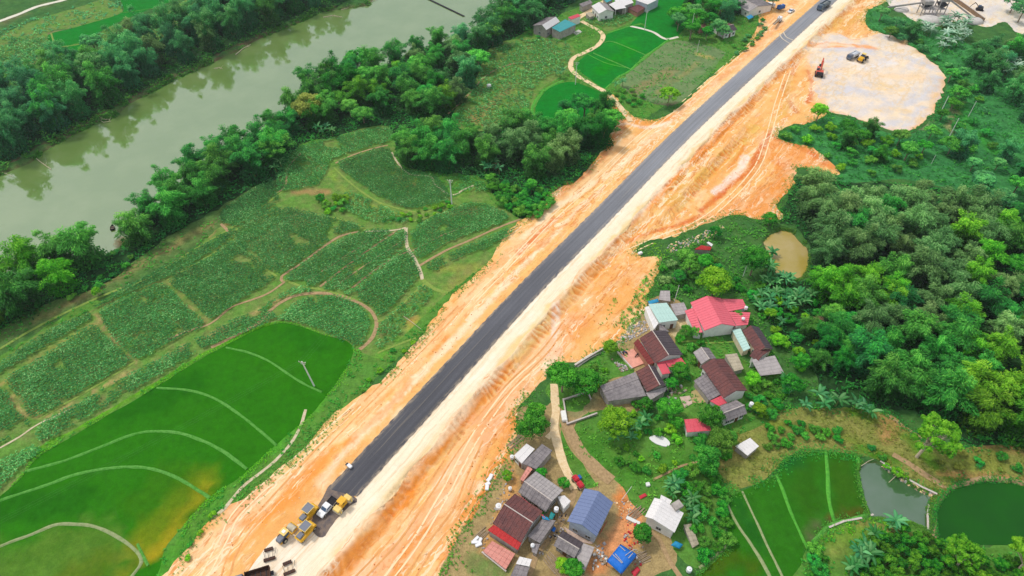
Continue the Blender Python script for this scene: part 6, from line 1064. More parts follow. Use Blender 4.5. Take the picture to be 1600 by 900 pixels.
# --- terraces, slabs, walls
def slabthing(label, q, z, mat, name='concrete_slab', cat='slab', t=.25):
    w_ = [V3(P(*p, z), z) for p in q]; org = sum(w_, Vector()) / len(w_); g = h1(org.x, org.y); org.z = g; o = MB().prism([((p - org).x, (p - org).y) for p in w_], -.3, max(.12, z - g)).build(name, mat, None, org); o.data.uv_layers.new(name='UVMap'); return setp(o, label, cat)
slabthing('salmon tiled yard in front of the maroon veranda', [(965, 550.6), (989.8, 545), (1006, 567.5), (986.4, 575.4)], .3, flat('salmon paving', lin(232, 164, 144), .8, .2, .9), 'paved_yard', 'paved yard'); slabthing('grey concrete pad on the bright lawn near the teal barn', [(895, 51), (904, 46), (910, 49.5), (901, 54)], .25, flat('pale concrete', lin(196, 192, 184), .9, .2, .9)); slabthing('pale concrete yard between brick courtyard and red roof', [(1062, 620), (1078, 618), (1082, 630), (1070, 637)], .2, flat('warm concrete', lin(206, 180, 164), .9, .25, .9)); slabthing('ochre dirt yard by the long brown house', [(1080, 612), (1092, 606), (1104, 628), (1090, 630), (1080, 628)], .12, flat('ochre yard', lin(186, 168, 116), .95, .25, .9), 'paved_yard', 'yard'); slabthing('grey concrete yard in front of the blue gable', [(880, 822), (920, 846), (930, 842), (925, 850), (895, 845)], .12, flat('warm concrete', lin(200, 186, 164), .9), 'paved_yard', 'yard')
def wall_line(label, pts_, hgt=1.1, t=.25, mat=None, name='garden_wall'):
    w_ = [G(*p) for p in pts_]; root = thing(name, label, 'wall', tuple(w_[0]))
    for a, b in zip(w_[:-1], w_[1:]):
        a = Vector(a) - root.location; b = Vector(b) - root.location; c = (a + b) / 2; d = b - a; MB().box((c.x, c.y, c.z + hgt / 2 - .2), (d.length + t, t, hgt), math.atan2(d.y, d.x)).build('wall_section', mat or wallm['grey'], root); MB().box((c.x, c.y, c.z + hgt - .17), (d.length + t + .1, t + .14, .08), math.atan2(d.y, d.x)).build('coping', ridgem, root)
wall_line('pale garden wall along the orange dirt edge', [(899, 573), (915, 563), (930, 554), (944, 546)]); wall_line('low walled plot beside the sand track', [(880, 626), (918, 614), (923, 625)], .8); wall_line('lower wall of the small plot by the sand track', [(880, 626), (886, 664), (932, 648)], .9); wall_line('left wall of the salmon yard', [(965, 552), (987, 577)], .8, mat=wallm['cream']); wall_line('wall round the salmon flat roof', [(754, 864), (790, 893)], .6); wall_line('long wall at the edge of the quarry yard', [(1485, -2), (1500, 8), (1517, 20), (1536, 34)], 2.2, .4, flat('old timber wall', lin(140, 116, 92), .9, .3), 'boundary_wall'); wall_line('retaining wall along the grey pond', [(1376, 722), (1410, 745), (1440, 762), (1462, 772)], .5, .35, flat('pond stones', lin(150, 124, 110), .95, .4, 1)); wall_line('rim of the grey pond beside the path', [(1451, 790), (1448, 808), (1450, 826)], .5, .3, flat('pond stones', lin(150, 124, 110), .95)); wall_line('stone edge below the lower paddies', [(1296, 824), (1318, 815), (1345, 810), (1362, 806)], .4, .3, flat('pond stones', lin(150, 124, 110), .95))
# white plastic basin
def basin():
    q = smooth_line(PP([(1014, 684), (1028, 680), (1042, 686), (1047, 694), (1040, 698), (1024, 693)]), .7, True); c = q.mean(0); g = h1(*c) ; o = MB().prism([(p[0] - c[0], p[1] - c[1]) for p in q], -.3, .62).build('water_basin', flat('white sheet', lin(226, 224, 222), .5, .05), None, (c[0], c[1], g)); setp(o, 'white plastic-lined basin on the village green', 'basin')
basin()
# ================================================================ MACHINES AND SMALL THINGS
yel = flat('machine yellow paint', lin(232, 178, 44), .45, .12, 1.5); pyel = flat('faded yellow paint', lin(236, 206, 120), .5, .12, 1.5); wht = flat('white paint', lin(232, 232, 234), .35, .06); gry = flat('machine grey paint', lin(118, 122, 134), .5, .12); tyre = flat('tyre rubber', lin(42, 40, 44), .85, .2, 3); drumm = flat('dusty steel drum', lin(206, 196, 172), .6, .2, 1.5); rust = flat('rusty steel', lin(92, 62, 48), .8, .35, 2); org_ = flat('orange red machine paint', lin(214, 92, 70), .5, .15); dk = flat('dark steel', lin(58, 58, 64), .6, .2); bluep = flat('blue paint', lin(40, 96, 170), .5, .1); redp = flat('red cover', lin(200, 46, 60), .6, .2, 1.5); conc = flat('spun concrete', lin(228, 228, 224), .8, .1, .6); wood = flat('grey timber', lin(170, 150, 126), .9, .3, 2); screen = flat('windscreen', lin(70, 92, 120), .12, .05)
def heading(a, b, z=0):
    """yaw that turns local +Y from picture point a towards b"""
    p, q = P(*a, z), P(*b, z); return math.atan2(-(q[0] - p[0]), q[1] - p[1])
def wheelset(root, pts_, r, w_, name='wheel', hub=None):
    for (x, y) in pts_:
        o = MB().cyl((x - w_ / 2, y, r), (x + w_ / 2, y, r), r, n=14).build(name, tyre, root, bevel=.03); MB().cyl((x - w_ / 2 - .02, y, r), (x + w_ / 2 + .02, y, r), r * .5, n=10).build('rim', hub or drumm, o)
def place(nm, label, cat, uv, rz, z=ZR, dz=.06, s=1, grp=None):
    p = P(uv[0], uv[1], z); o = thing(nm, label, cat, (p[0], p[1], (ZR if z == ZR else h1(p[0], p[1])) + dz), rz, grp); o.scale = (s, s, s); return o
def tyre_roller(label, uv, rz, s=1.0):
    t = place('tyre_roller', label, 'road roller', uv, rz, s=s)
    MB().side([(-2.4, .75), (-2.5, 1.25), (-2.2, 1.55), (.2, 1.6), (1.9, 1.5), (2.45, 1.15), (2.4, .7), (1.6, .5), (-1.6, .5)], -1.02, 1.02).build('body', yel, t, bevel=.05)
    MB().box((0, 1.45, 1.72), (1.35, 1.5, .5), top=(.9, .92)).build('engine_hood', gry, t, bevel=.06); MB().box((0, .62, 1.9), (.3, .12, .35)).cyl((0, .62, 1.9), (0, .4, 2.15), .22, n=10).build('steering_column', dk, t)
    MB().box((0, -.35, 1.85), (.6, .55, .18)).box((0, -.62, 2.1), (.6, .12, .5)).build('seat', dk, t, bevel=.03)
    for x in (-.85, .85):
        for y in (-1.35, .45): MB().cyl((x, y, 1.5), (x * .97, y, 2.95), .05, n=6).build('canopy_post', yel, t)
    MB().box((0, -.45, 3.0), (2.0, 2.2, .12)).build('canopy', gry, t, bevel=.04); MB().box((0, .68, 3.0), (2.14, .1, .18)).box((0, -1.58, 3.0), (2.14, .1, .18)).box((1.03, -.45, 3.0), (.1, 2.3, .18)).box((-1.03, -.45, 3.0), (.1, 2.3, .18)).build('canopy_rim', pyel, t)
    wheelset(t, [(x, 1.75) for x in (-.8, -.27, .27, .8)], .5, .34); wheelset(t, [(x, -1.75) for x in (-.9, -.45, 0, .45, .9)], .5, .32)
    MB().box((.45, 2.46, 1.05), (.26, .05, .16)).build('headlight', wht, t); MB().box((-.45, 2.46, 1.05), (.26, .05, .16)).build('headlight', wht, t); return t
RH = heading((560, 760), (500, 828), ZR)     # down the road, towards the camera
tyre_roller('yellow tyre roller with grey canopy on the dirt side of the fresh asphalt', (483, 806), RH); tyre_roller('yellow tyre roller with grey canopy at the raw end of the asphalt', (479, 834), RH)
t = place('tandem_roller', 'pale yellow roller with two large drums beside the white pickup', 'road roller', (537, 791), RH + math.pi)
for y in (-1.75, 1.75): o = MB().cyl((-1.0, y, .72), (1.0, y, .72), .72, n=22).build('drum', drumm, t, bevel=.03, smooth=False); MB().cyl((-1.06, y, .72), (1.06, y, .72), .2, n=10).build('drum_hub', dk, o)
MB().box((0, -1.7, 1.5), (1.9, 1.5, .34), top=(.9, .85)).box((1.12, -1.75, 1.05), (.1, .4, 1.0)).box((-1.12, -1.75, 1.05), (.1, .4, 1.0)).build('rear_frame', pyel, t, bevel=.05); MB().box((0, 1.75, 1.5), (1.9, 1.3, .3), top=(.9, .8)).box((1.12, 1.75, 1.05), (.1, .4, 1.0)).box((-1.12, 1.75, 1.05), (.1, .4, 1.0)).build('front_frame', pyel, t, bevel=.05)
MB().box((0, 0, 1.0), (1.1, 1.9, .7)).build('chassis', yel, t, bevel=.05); MB().box((0, .05, 1.75), (.6, .6, .7)).build('seat', dk, t, bevel=.05); MB().box((0, 0, 2.85), (1.75, 1.75, .14)).build('canopy', yel, t, bevel=.05)
for x in (-.75, .75):
    for y in (-.75, .75): MB().cyl((x, y, 1.3), (x, y, 2.85), .05, n=6).build('canopy_post', yel, t)
t = place('soil_compactor', 'small yellow compactor with white cab roof left of the tyre rollers', 'road roller', (448, 838), RH)
MB().box((0, 1.5, 1.35), (1.5, 1.7, .8), top=(.85, .85)).build('engine_hood', gry, t, bevel=.06); MB().box((0, .9, .85), (1.6, 2.8, .5)).build('chassis', yel, t, bevel=.05); wheelset(t, [(-.85, 1.1), (.85, 1.1)], .68, .42)
MB().box((0, .1, 1.75), (1.35, 1.2, 1.2)).build('cab', screen, t, bevel=.03); MB().box((0, .1, 2.48), (1.7, 1.6, .14)).build('cab_roof', pyel, t, bevel=.04); MB().box((0, .1, 2.58), (.8, .7, .1)).build('roof_hatch', wht, t, bevel=.02)
MB().cyl((-1.0, -1.9, .75), (1.0, -1.9, .75), .75, n=22).build('drum', drumm, t, bevel=.03); MB().box((1.13, -1.75, .85), (.14, 2.0, .4)).box((-1.13, -1.75, .85), (.14, 2.0, .4)).box((0, -2.8, .85), (2.4, .2, .4)).box((0, -.8, .9), (2.4, .3, .5)).build('drum_frame', yel, t, bevel=.03)
t = place('pickup_truck', 'white pickup with black cargo bed parked among the rollers', 'pickup truck', (512, 795), RH)
MB().side([(-2.6, .45), (-2.6, .95), (-.6, 1.0), (-.2, 1.0), (1.2, 1.02), (2.35, .92), (2.6, .75), (2.62, .4)], -.92, .92).build('body', wht, t, bevel=.07); MB().side([(-.85, 1.0), (-.65, 1.72), (.55, 1.74), (1.25, 1.02)], -.8, .8).build('cab', wht, t, bevel=.08); MB().add([(-.72, 1.23, 1.09), (.72, 1.23, 1.09), (.64, .62, 1.72), (-.64, .62, 1.72)], [(0, 1, 2, 3)]).build('windscreen', screen, t)
for sx in (-1, 1): MB().add([(sx * .815, -.6, 1.12), (sx * .815, 1.0, 1.12), (sx * .815, .5, 1.6), (sx * .815, -.5, 1.6)], [(0, 1, 2, 3)]).build('side_window', screen, t); MB().box((sx * 1.02, .95, 1.15), (.18, .12, .16)).build('mirror', dk, t); MB().box((sx * .65, 2.6, .72), (.34, .06, .16)).build('headlight', conc, t)
MB().box((0, -1.72, 1.02), (1.7, 1.7, .1)).box((.86, -1.72, 1.1), (.1, 1.75, .22)).box((-.86, -1.72, 1.1), (.1, 1.75, .22)).box((0, -2.58, 1.1), (1.8, .1, .22)).build('cargo_bed', tyre, t); wheelset(t, [(x, y) for x in (-.82, .82) for y in (-1.65, 1.7)], .38, .26)
def screed(label, uv, rz):
    t = place('screed_frame', label, 'steel frame', uv, rz, s=.85)
    for y, n_ in ((-1.35, 4), (1.35, 5)):
        o = MB().box((0, y, .35), (2.9 if y > 0 else 2.2, .75, .5)).build('screed_box', rust, t, bevel=.03)
        for k in range(n_): MB().box((-.95 + k * .55, y, .64), (.09, .78, .1)).build('rib', dk, o)
    for x in (-1.0, .2, 1.15): MB().box((x, 0, .45), (.09, 2.1, .09), .12 * x).build('tie_rod', rust, t)
    MB().cyl((-1.6, .3, .4), (-1.9, -1.2, .5), .07, n=6).build('arm', dk, t); return t
screed('rusty steel screed frame by the dirt edge, nearer the rollers', (421, 867), RH + .9); screed('rusty steel screed frame on the pale gravel, nearer the bottom edge', (451, 888), RH + 1.0)
def dump_truck(nm, label, uv, rz, cabm, bedm, s=1.0, z=ZR, L=5.0, load=None, tarp_=None):
    t = place(nm, label, 'truck', uv, rz, z=z, s=s)
    MB().box((0, 3.5, 1.55), (2.35, 1.9, 1.9), top=(.94, .9)).build('cab', cabm, t, bevel=.1); MB().add([(-1.0, 4.47, 1.45), (1.0, 4.47, 1.45), (.94, 4.4, 2.35), (-.94, 4.4, 2.35)], [(0, 1, 2, 3)]).build('windscreen', screen, t); MB().box((0, 3.4, 2.55), (1.9, 1.3, .1)).build('cab_roof', cabm, t, bevel=.03)
    MB().box((0, .4 - (L - 5) / 2, .85), (.9, 7.6 + L - 5, .3)).build('chassis', dk, t); y1 = 2.2; y0 = y1 - L; c = (y0 + y1) / 2
    MB().box((0, c, 1.25), (2.4, L, .12)).box((1.2, c, 1.85), (.1, L, 1.2)).box((-1.2, c, 1.85), (.1, L, 1.2)).box((0, y1, 2.0), (2.5, .12, 1.5)).box((0, y0, 1.8), (2.4, .1, 1.1)).build('cargo_bed', bedm, t)
    rb = MB()
    for k in range(6):
        y = y0 + .4 + k * (L - .8) / 5; rb.box((1.28, y, 1.8), (.08, .1, 1.2)).box((-1.28, y, 1.8), (.08, .1, 1.2))
    rb.build('bed_ribs', bedm, t)
    if load: MB().box((0, c, 1.9), (2.2, L * .95, .9), top=(.5, .8)).build('load', load, t, bevel=.2)
    else:
        for k in range(4): MB().box((0, y0 + L * (k + .8) / 4.6, 1.36), (2.1, .14, .12)).build('bed_rib', dk, t)
    ys = [3.4, y0 + 1.9, y0 + .7]; wheelset(t, [(x, y) for x in (-1.0, 1.0) for y in ys], .52, .34); return t
dump_truck('dump_truck', 'empty dump truck with rusty bed at the bottom edge', (404, 905), heading((425, 893), (386, 905), ZR) , gry, rust, z=ZR)
RF = heading((1297, 5), (1272, 20), ZR)
dump_truck('dump_truck', 'grey loaded dump truck driving on the far asphalt', (1286, 13), RF, flat('grey green paint', lin(96, 112, 124), .5, .1), flat('grey green paint', lin(96, 112, 124)), 1.15, L=6.0, load=flat('grey aggregate', lin(132, 138, 138), .95, .2))
dump_truck('dump_truck', 'white dump truck parked on the gravel yard', (1333, 90), heading((1345, 82), (1320, 94), 0), gry, wht, 1.0, z=0.0, load=flat('pale load', lin(210, 214, 220), .9))
t = place('wheel_loader', 'yellow loader beside the white dump truck on the gravel yard', 'loader', (1346, 95), heading((1340, 100), (1354, 88), 0), z=0.0, s=1.15)
MB().box((0, -1.6, 1.5), (1.9, 2.4, 1.0), top=(.9, .9)).build('engine_hood', yel, t, bevel=.08); MB().box((0, .3, 2.1), (1.4, 1.3, 1.6), top=(.9, .9)).build('cab', screen, t, bevel=.05); MB().box((0, .3, 2.95), (1.6, 1.5, .12)).build('cab_roof', pyel, t); wheelset(t, [(x, y) for x in (-1.05, 1.05) for y in (-1.5, 1.6)], .75, .5)
for x in (-.45, .45): MB().tube([(x, 1.0, 1.8), (x, 2.4, 1.4), (x, 3.3, .6)], [.14, .14, .12], 6).build('lift_arm', yel, t)
MB().side([(3.2, .2), (3.1, 1.1), (3.3, 1.15), (3.4, .4), (4.3, .25), (4.3, .15)], -1.3, 1.3).build('bucket', dk, t); MB().box((0, 1.0, 1.1), (1.0, 1.8, .7)).build('front_frame', yel, t, bevel=.05)
t = place('excavator', 'orange-red excavator with raised arm at the edge of the gravel yard', 'excavator', (1279, 118), heading((1279, 116), (1281, 92), 0), z=0.0, s=1.25)
for x in (-1.15, 1.15): MB().side([(-1.9, .3), (-1.6, .05), (1.6, .05), (1.9, .3), (1.9, .55), (1.6, .8), (-1.6, .8), (-1.9, .55)], x - .25, x + .25).build('track', tyre, t)
MB().box((0, 0, .7), (1.6, 2.2, .3)).build('undercarriage', dk, t); MB().box((0, -.6, 1.45), (2.5, 2.9, .95), top=(.96, .95)).build('upper_body', org_, t, bevel=.1); MB().box((0, -1.75, 1.5), (2.4, .6, 1.1)).build('counterweight', dk, t, bevel=.1); MB().box((-.78, .55, 1.95), (.95, 1.5, 1.6), top=(.9, .85)).build('cab', screen, t, bevel=.05); MB().box((-.78, .5, 2.78), (.95, 1.35, .1)).build('cab_roof', org_, t)
MB().tube([(.25, .6, 1.7), (.25, 2.6, 4.0), (.25, 4.6, 4.2)], [.26, .28, .2], 8).build('boom', org_, t); MB().tube([(.25, 4.4, 4.5), (.25, 5.6, 2.3), (.25, 5.7, 1.7)], [.2, .16, .12], 8).build('stick', org_, t); MB().side([(5.4, 1.7), (5.2, 1.0), (5.6, .5), (6.2, .8), (6.1, 1.5)], -.3, .8).build('bucket', dk, t); MB().cyl((.25, 1.2, 1.8), (.25, 2.5, 3.6), .09, n=6).build('hydraulic_ram', drumm, t)
t = place('car', 'small white car parked on the dirt beside the far road', 'car', (1236, 18), heading((1230, 22), (1243, 14), 0), z=ZR, dz=-.3, s=1.15)
MB().side([(-2.1, .35), (-2.1, .85), (-1.3, .95), (1.0, .95), (2.0, .8), (2.1, .4)], -.85, .85).build('body', wht, t, bevel=.08); MB().side([(-1.3, .92), (-.9, 1.45), (.3, 1.45), (.95, .94)], -.72, .72).build('cabin', screen, t, bevel=.05); MB().box((0, -.3, 1.47), (1.3, 1.15, .05)).build('roof', wht, t, bevel=.02); wheelset(t, [(x, y) for x in (-.78, .78) for y in (-1.3, 1.3)], .33, .22)
t = place('conveyor_truck', 'white machine with a long brown conveyor on the far verge', 'machine', (1216, 34), heading((1216, 34), (1203, 50), 0), z=ZR, dz=-.4)
MB().box((0, -1.5, 1.5), (2.2, 3.0, 1.8), top=(.9, .9)).build('body', wht, t, bevel=.1); wheelset(t, [(x, y) for x in (-1, 1) for y in (-2.4, .4)], .5, .35); m = MB()
for x in (-.6, .6): m.cyl((x, 0, 1.6), (x, 9.5, 2.6), .12, n=5)
m.build('conveyor_frame', rust, t); MB().box((0, 4.8, 2.1), (1.0, 9.6, .1), rx=.105).build('belt', wood, t); MB().cyl((0, -3.0, 1), (0, 2.4, 4.2), .12, n=6).build('strut', dk, t)
t = place('water_tank', 'blue box tank beside the upper road', 'tank', (1220, 12), .5, z=ZR, dz=-.4); MB().box((0, 0, 1.0), (4.2, 2.0, 1.7)).build('tank', bluep, t, bevel=.15); MB().box((0, 0, .15), (4.4, 2.1, .3)).build('base', dk, t); MB().cyl((0, 0, 1.8), (0, 0, 2.1), .35, n=10).build('lid', wht, t)
t = place('parked_van', 'pale van beside the blue tank near the far houses', 'van', (1204, 11), .9, z=0.0); MB().box((0, 0, 1.2), (1.9, 4.4, 1.5), top=(.88, .92)).build('body', wht, t, bevel=.15); MB().add([(-.75, 2.16, 1.2), (.75, 2.16, 1.2), (.7, 2.08, 1.8), (-.7, 2.08, 1.8)], [(0, 1, 2, 3)]).build('windscreen', screen, t); wheelset(t, [(x, y) for x in (-.8, .8) for y in (-1.4, 1.4)], .34, .22)
t = place('covered_cart', 'long cart under a red cover on the sand track above the blue roof', 'cart', (903, 756), heading((896, 744), (911, 764), 0), z=0.0, dz=.1)
MB().box((0, 0, .7), (1.5, 3.9, .2)).build('bed', wood, t); MB().box((0, .9, 1.1), (1.5, 1.9, .8), top=(.8, .85)).box((0, -1.0, 1.15), (1.5, 1.8, .9), top=(.75, .85)).build('cover', redp, t, bevel=.18); wheelset(t, [(x, y) for x in (-.8, .8) for y in (-1.2, 1.2)], .38, .2); MB().cyl((0, -1.9, .7), (0, -3.2, .5), .06, n=6).build('drawbar', dk, t); MB().box((-1.1, -.9, .7), (.7, 1.0, .7)).build('side_box', bluep, t, bevel=.05)
def bike(label, uv, rz, m):
    t = place('motorbike', label, 'motorbike', uv, rz, z=.3, dz=.3)
    wheelset(t, [(0, -.62), (0, .62)], .3, .12); MB().box((0, -.25, .78), (.28, .8, .12)).build('seat', tyre, t, bevel=.03); MB().box((0, .1, .55), (.26, .9, .35), top=(.8, .9)).build('body', m, t, bevel=.05); MB().cyl((0, .62, .3), (0, .45, 1.0), .04, n=6).cyl((-.33, .42, 1.0), (.33, .42, 1.0), .03, n=6).build('handlebar', dk, t)
bike('white and blue motorbike at the left corner of the salmon yard', (972, 553), .8, wht); bike('blue motorbike second from the corner of the salmon yard', (977, 552), .9, bluep); bike('dark motorbike beside the maroon veranda', (995, 556), 2.3, dk)
# ---------------------------------------------------------------- water tanks and dishes standing on roofs or stands
def tank(label, uv, z, r=.55, hh=1.2):
    p = P(*uv, z); g = h1(p[0], p[1]); t = thing('rooftop_tank', label, 'water tank', (p[0], p[1], g)); b = z - g
    for a in range(4): MB().cyl((.5 * math.cos(a * 1.57 + .8), .5 * math.sin(a * 1.57 + .8), -.2), (.4 * math.cos(a * 1.57 + .8), .4 * math.sin(a * 1.57 + .8), b), .05, n=5).build('leg', dk, t)
    MB().cyl((0, 0, b), (0, 0, b + hh), r, n=14).build('tank', wht, t, bevel=.08); MB().cyl((0, 0, b + hh), (0, 0, b + hh + .18), r * .4, n=10).build('lid', conc, t)
tank('white round tank at the end of the low grey house', (1173, 634), 2.6); tank('white round tank between grey and white roofs in the lower village', (869, 798), 3.2); tank('small white tank by the dirt lane near the grey sheds', (832, 854), 2.0, .45, .9); tank('white tank on the right of the pink-roofed house', (1165, 483), 3.2, .5, 1); tank('white round tank on the lower pink lean-to', (1161, 499), 3.6, .5, .6); tank('white tank at the upper left of the brown tiled house', (779, 793), 1.6, .7, 1.0); tank('white tank by the small paddies at the bottom', (1076, 892), .6, .6, 1.1); tank('blue-white drum beside the white slab-roofed house', (800, 716), .4, .5, 1)
# ---------------------------------------------------------------- power poles and wires
TOPS = {}
def pole(key, label, uv, hh=9.5, r=.19, arms=True, rz=.8, leanv=(0, 0)):
    p = G(*uv); t = thing('power_pole', label, 'power pole', tuple(p)); tp = Vector((leanv[0], leanv[1], hh)); MB().cyl((0, 0, -.3), tp, r, r * .65, n=8).build('shaft', conc, t)
    if arms:
        for k, zz in enumerate((hh - .35, hh - 1.1)):
            c = tp * (zz / hh); a = MB().box(tuple(c), (2.0 if k == 0 else 1.2, .12, .12), rz).build('crossarm', drumm, t)
            for sx in (-.9, 0, .9) if k == 0 else (-.5, .5): MB().cyl((c.x + sx * math.cos(rz), c.y + sx * math.sin(rz), c.z + .05), (c.x + sx * math.cos(rz), c.y + sx * math.sin(rz), c.z + .36), .07, n=6).build('insulator', wht, a)
    TOPS[key] = [Vector(p) + tp + Vector((sx * math.cos(rz), sx * math.sin(rz), .0)) for sx in (-.9, 0, .9)]
pole('a', 'concrete power pole standing in the deep green paddy', (491, 603), 10.5, .24, rz=-.2, leanv=(-1.1, 0)); pole('b', 'concrete power pole beside the oval maize field', (706, 319), 10.5, .24, rz=-.2); pole('c', 'slim pole beside the sand lane and round paddy', (899, 132), 10.5, .17, rz=-.2); pole('d', 'pole standing on the path between the upper paddies', (1007, 47), 10, .17, rz=-.2)
pole('e', 'pole at the edge of the stubble field near the old house', (1089, 82), 6, .1, False); pole('f', 'bare pole in the trees behind the stubble field', (1077, 62), 13, .13, False); pole('g', 'leaning pole behind the mint-roofed house', (1053, 473), 7.5, .11, False, leanv=(.3, 0)); pole('h', 'short pole beside the dark pond-side tree', (1161, 432), 4.5, .13, False); pole('i', 'pole left of the path on the slope beside the gravel yard', (1469, 177), 8, .15, False); pole('j', 'pole right of the path on the slope beside the gravel yard', (1513, 182), 7, .13, False); pole('k', 'lowest pole on the slope beside the gravel yard', (1482, 216), 9, .16, False); pole('l', 'pale pole among the dusty bananas on the hillside', (1559, 117), 7.5, .2, False, leanv=(.8, 0)); pole('m', 'thin pole beside the orange dirt end above the woods', (1455, 256), 4, .1, False)
pole('n', 'tilted bare pole on the red dirt above the blue-roofed house', (971, 781), 4.5, .09, False, leanv=(2.0, 1.0))
wirem = flat('bare aluminium wire', lin(96, 120, 92), .8, .05)
pA0 = [p + Vector((-88, -66, -1)) for p in TOPS['a']]
for n_, (k0, k1) in enumerate(((pA0, TOPS['a']), (TOPS['a'], TOPS['b']), (TOPS['b'], TOPS['c']), (TOPS['c'], TOPS['d']))):
    root = thing('power_line', ['wires crossing the striped paddies from the pole to the lower left', 'wires strung from the paddy pole to the maize pole', 'wires from the maize pole to the lane pole', 'wires from the lane pole to the upper paddy pole'][n_], 'power line', tuple(k0[1]))
    for a, b in zip(k0, k1):
        pts_ = [a.lerp(b, t_ / 14) - Vector((0, 0, 1.6 * 4 * (t_ / 14) * (1 - t_ / 14))) - k0[1] for t_ in range(15)]; MB().tube(pts_, [.010] * 15, 3).build('wire', wirem, root)
# ---------------------------------------------------------------- river things
def stick(label, pts_, r=.16, z=None, nm='driftwood', twigs=4, mat=palebark):
    w_ = [Vector(P(u, v, -1.2)) + Vector((0, 0, random.uniform(0, .3))) if z is None else Vector(G(u, v, z)) for u, v in pts_]; o = thing(nm, label, 'driftwood', tuple(w_[0])); q = [p - w_[0] for p in w_]
    MB().tube(q, [r * (1 - .6 * i / len(q)) for i in range(len(q))], 6).build('log', mat, o)
    for k in range(twigs):
        a = q[0].lerp(q[-1], random.uniform(.2, .9)); MB().cyl(a, a + Vector((random.uniform(-2, 2), random.uniform(-2, 2), random.uniform(.3, 1.4))), .06, .02, n=4).build('branch', mat, o)
stick('long pale log reaching from the far bank into the river', [(50, 242), (62, 252), (80, 265)]); stick('thin bamboo pole in the water near the left edge', [(-2, 268), (12, 273), (20, 276)], .08, twigs=1); stick('tangle of pale driftwood off the far bank bend', [(146, 190), (158, 186), (172, 187)], .2, twigs=9); stick('second tangle of driftwood at the bank bend', [(150, 184), (162, 192), (174, 190)], .14, twigs=8); stick('small floating branch in the middle river', [(335, 107), (342, 106), (348, 108)], .14, twigs=4); stick('pale branch beside the upper far bank', [(368, 86), (380, 76), (392, 70)], .2, twigs=6); stick('white branch floating by the upper bank', [(505, 27), (520, 24), (535, 27)], .2, twigs=6)
for k, (u, v) in enumerate(((545, 12), (555, 8), (562, 6), (570, 4), (578, 3))): stick('pale brushwood in the heap on the far bank at the top', [(u - 12, v + 4), (u, v), (u + 10, v - 3)], .14, twigs=7)
stick('fallen bare branch beside the brown brush at the near bank', [(138, 400), (160, 393), (178, 386)], .14, 1.0, twigs=3, mat=palebark)
def brush(label, u, v, s=1.6, n=900):
    p = G(u, v); a = rng.normal(size=(n, 3)); a /= np.linalg.norm(a, axis=1)[:, None]; a[:, 2] = abs(a[:, 2]); r = rng.uniform(.3, 1, n)[:, None]; V, Q, T = leaves(a * r * s, a + rng.normal(size=(n, 3)) * .3, .7, .05, rng.uniform(.3, .9, n)); o = link('brush_pile', mesh_np('brush_pile', V, Q, LM['dead'], tone=T), None, tuple(p)); setp(o, label, 'brush pile')
brush('dry brown brush pile on the near bank between the bamboo groups', 194, 382, 3.0, 2600); brush('smaller dry brush pile at the water edge', 182, 388, 1.8, 900); brush('dry brush heap below the muddy pond trees', 1278, 500, 1.6); brush('bleached brush at the roadside grove corner', 775, 262, 2.2, 900); brush('grey brush at the top rim of the gravel yard', 1412, 68, 2.0, 700)
root = thing('floating_walkway', 'dotted line of dark floats crossing the upper river', 'walkway', tuple(P(698, 12, -1.3)))
a, b = Vector(P(668, -2, -1.2)) - root.location, Vector(P(724, 25, -1.2)) - root.location
MB().cyl(a + Vector((0, 0, .35)), b + Vector((0, 0, .35)), .14, n=5).build('cable', dk, root)
for k in range(24): c = a.lerp(b, k / 23); MB().blob(tuple(c), .75, 8, 4, (1, .8, .55)).build('float', dk, root)
t = thing('river_boat', 'small dark boat at the near bank beside the brush', 'boat', tuple(P(176, 357, -1.25)), .4); t.scale = (.6, .6, .6); MB().add([(-1, -1.8, 0), (1, -1.8, 0), (1.1, .8, 0), (0, 2.8, .25), (-1.1, .8, 0), (-1.1, -2, .7), (1.1, -2, .7), (1.2, .9, .7), (0, 3.1, .9), (-1.2, .9, .7)], [(0, 1, 2, 3, 4), (0, 1, 6, 5), (1, 2, 7, 6), (2, 3, 8, 7), (3, 4, 9, 8), (4, 0, 5, 9)]).build('hull', tyre, t); MB().box((0, -.6, .6), (1.9, .3, .06)).build('bench', wood, t); MB().box((0, .8, .6), (1.9, .3, .06)).build('bench', wood, t)
# ---------------------------------------------------------------- quarry plant at the top right
p = G(1453, 22); t = thing('crushing_plant', 'dusty grey steel crushing plant at the top edge of the quarry', 'quarry plant', tuple(p)); dust = flat('dusty grey steel', lin(176, 170, 166), .9, .3, .6)
for x in (-6, -2, 2, 6):
    for y in (-2, 2): MB().cyl((x, y, -.3), (x, y, 7 + (x > 0) * 2), .25, n=6).build('column', dust, t)
for x in (-4, 4): MB().box((x, 0, 6.6 + (x > 0) * 1.5), (4.6, 5, 1.8), top=(1, 1)).build('hopper', dust, t, bevel=.1); MB().box((x, 0, 5.0), (2.4, 3, 1.5), top=(1.7, 1.5)).build('chute', dk, t)
for (a, b) in (((-6, 0, 6), (-20, 6, 1)), ((6, 0, 8), (18, -6, 1.5)), ((0, 2, 7), (6, 18, 2))): MB().cyl(a, b, .5, n=4).build('conveyor', dust, t)
for k in range(3): MB().box((-4 + 4 * k, 0, 3.4), (3.6, 5.2, .2)).build('platform', dust, t)
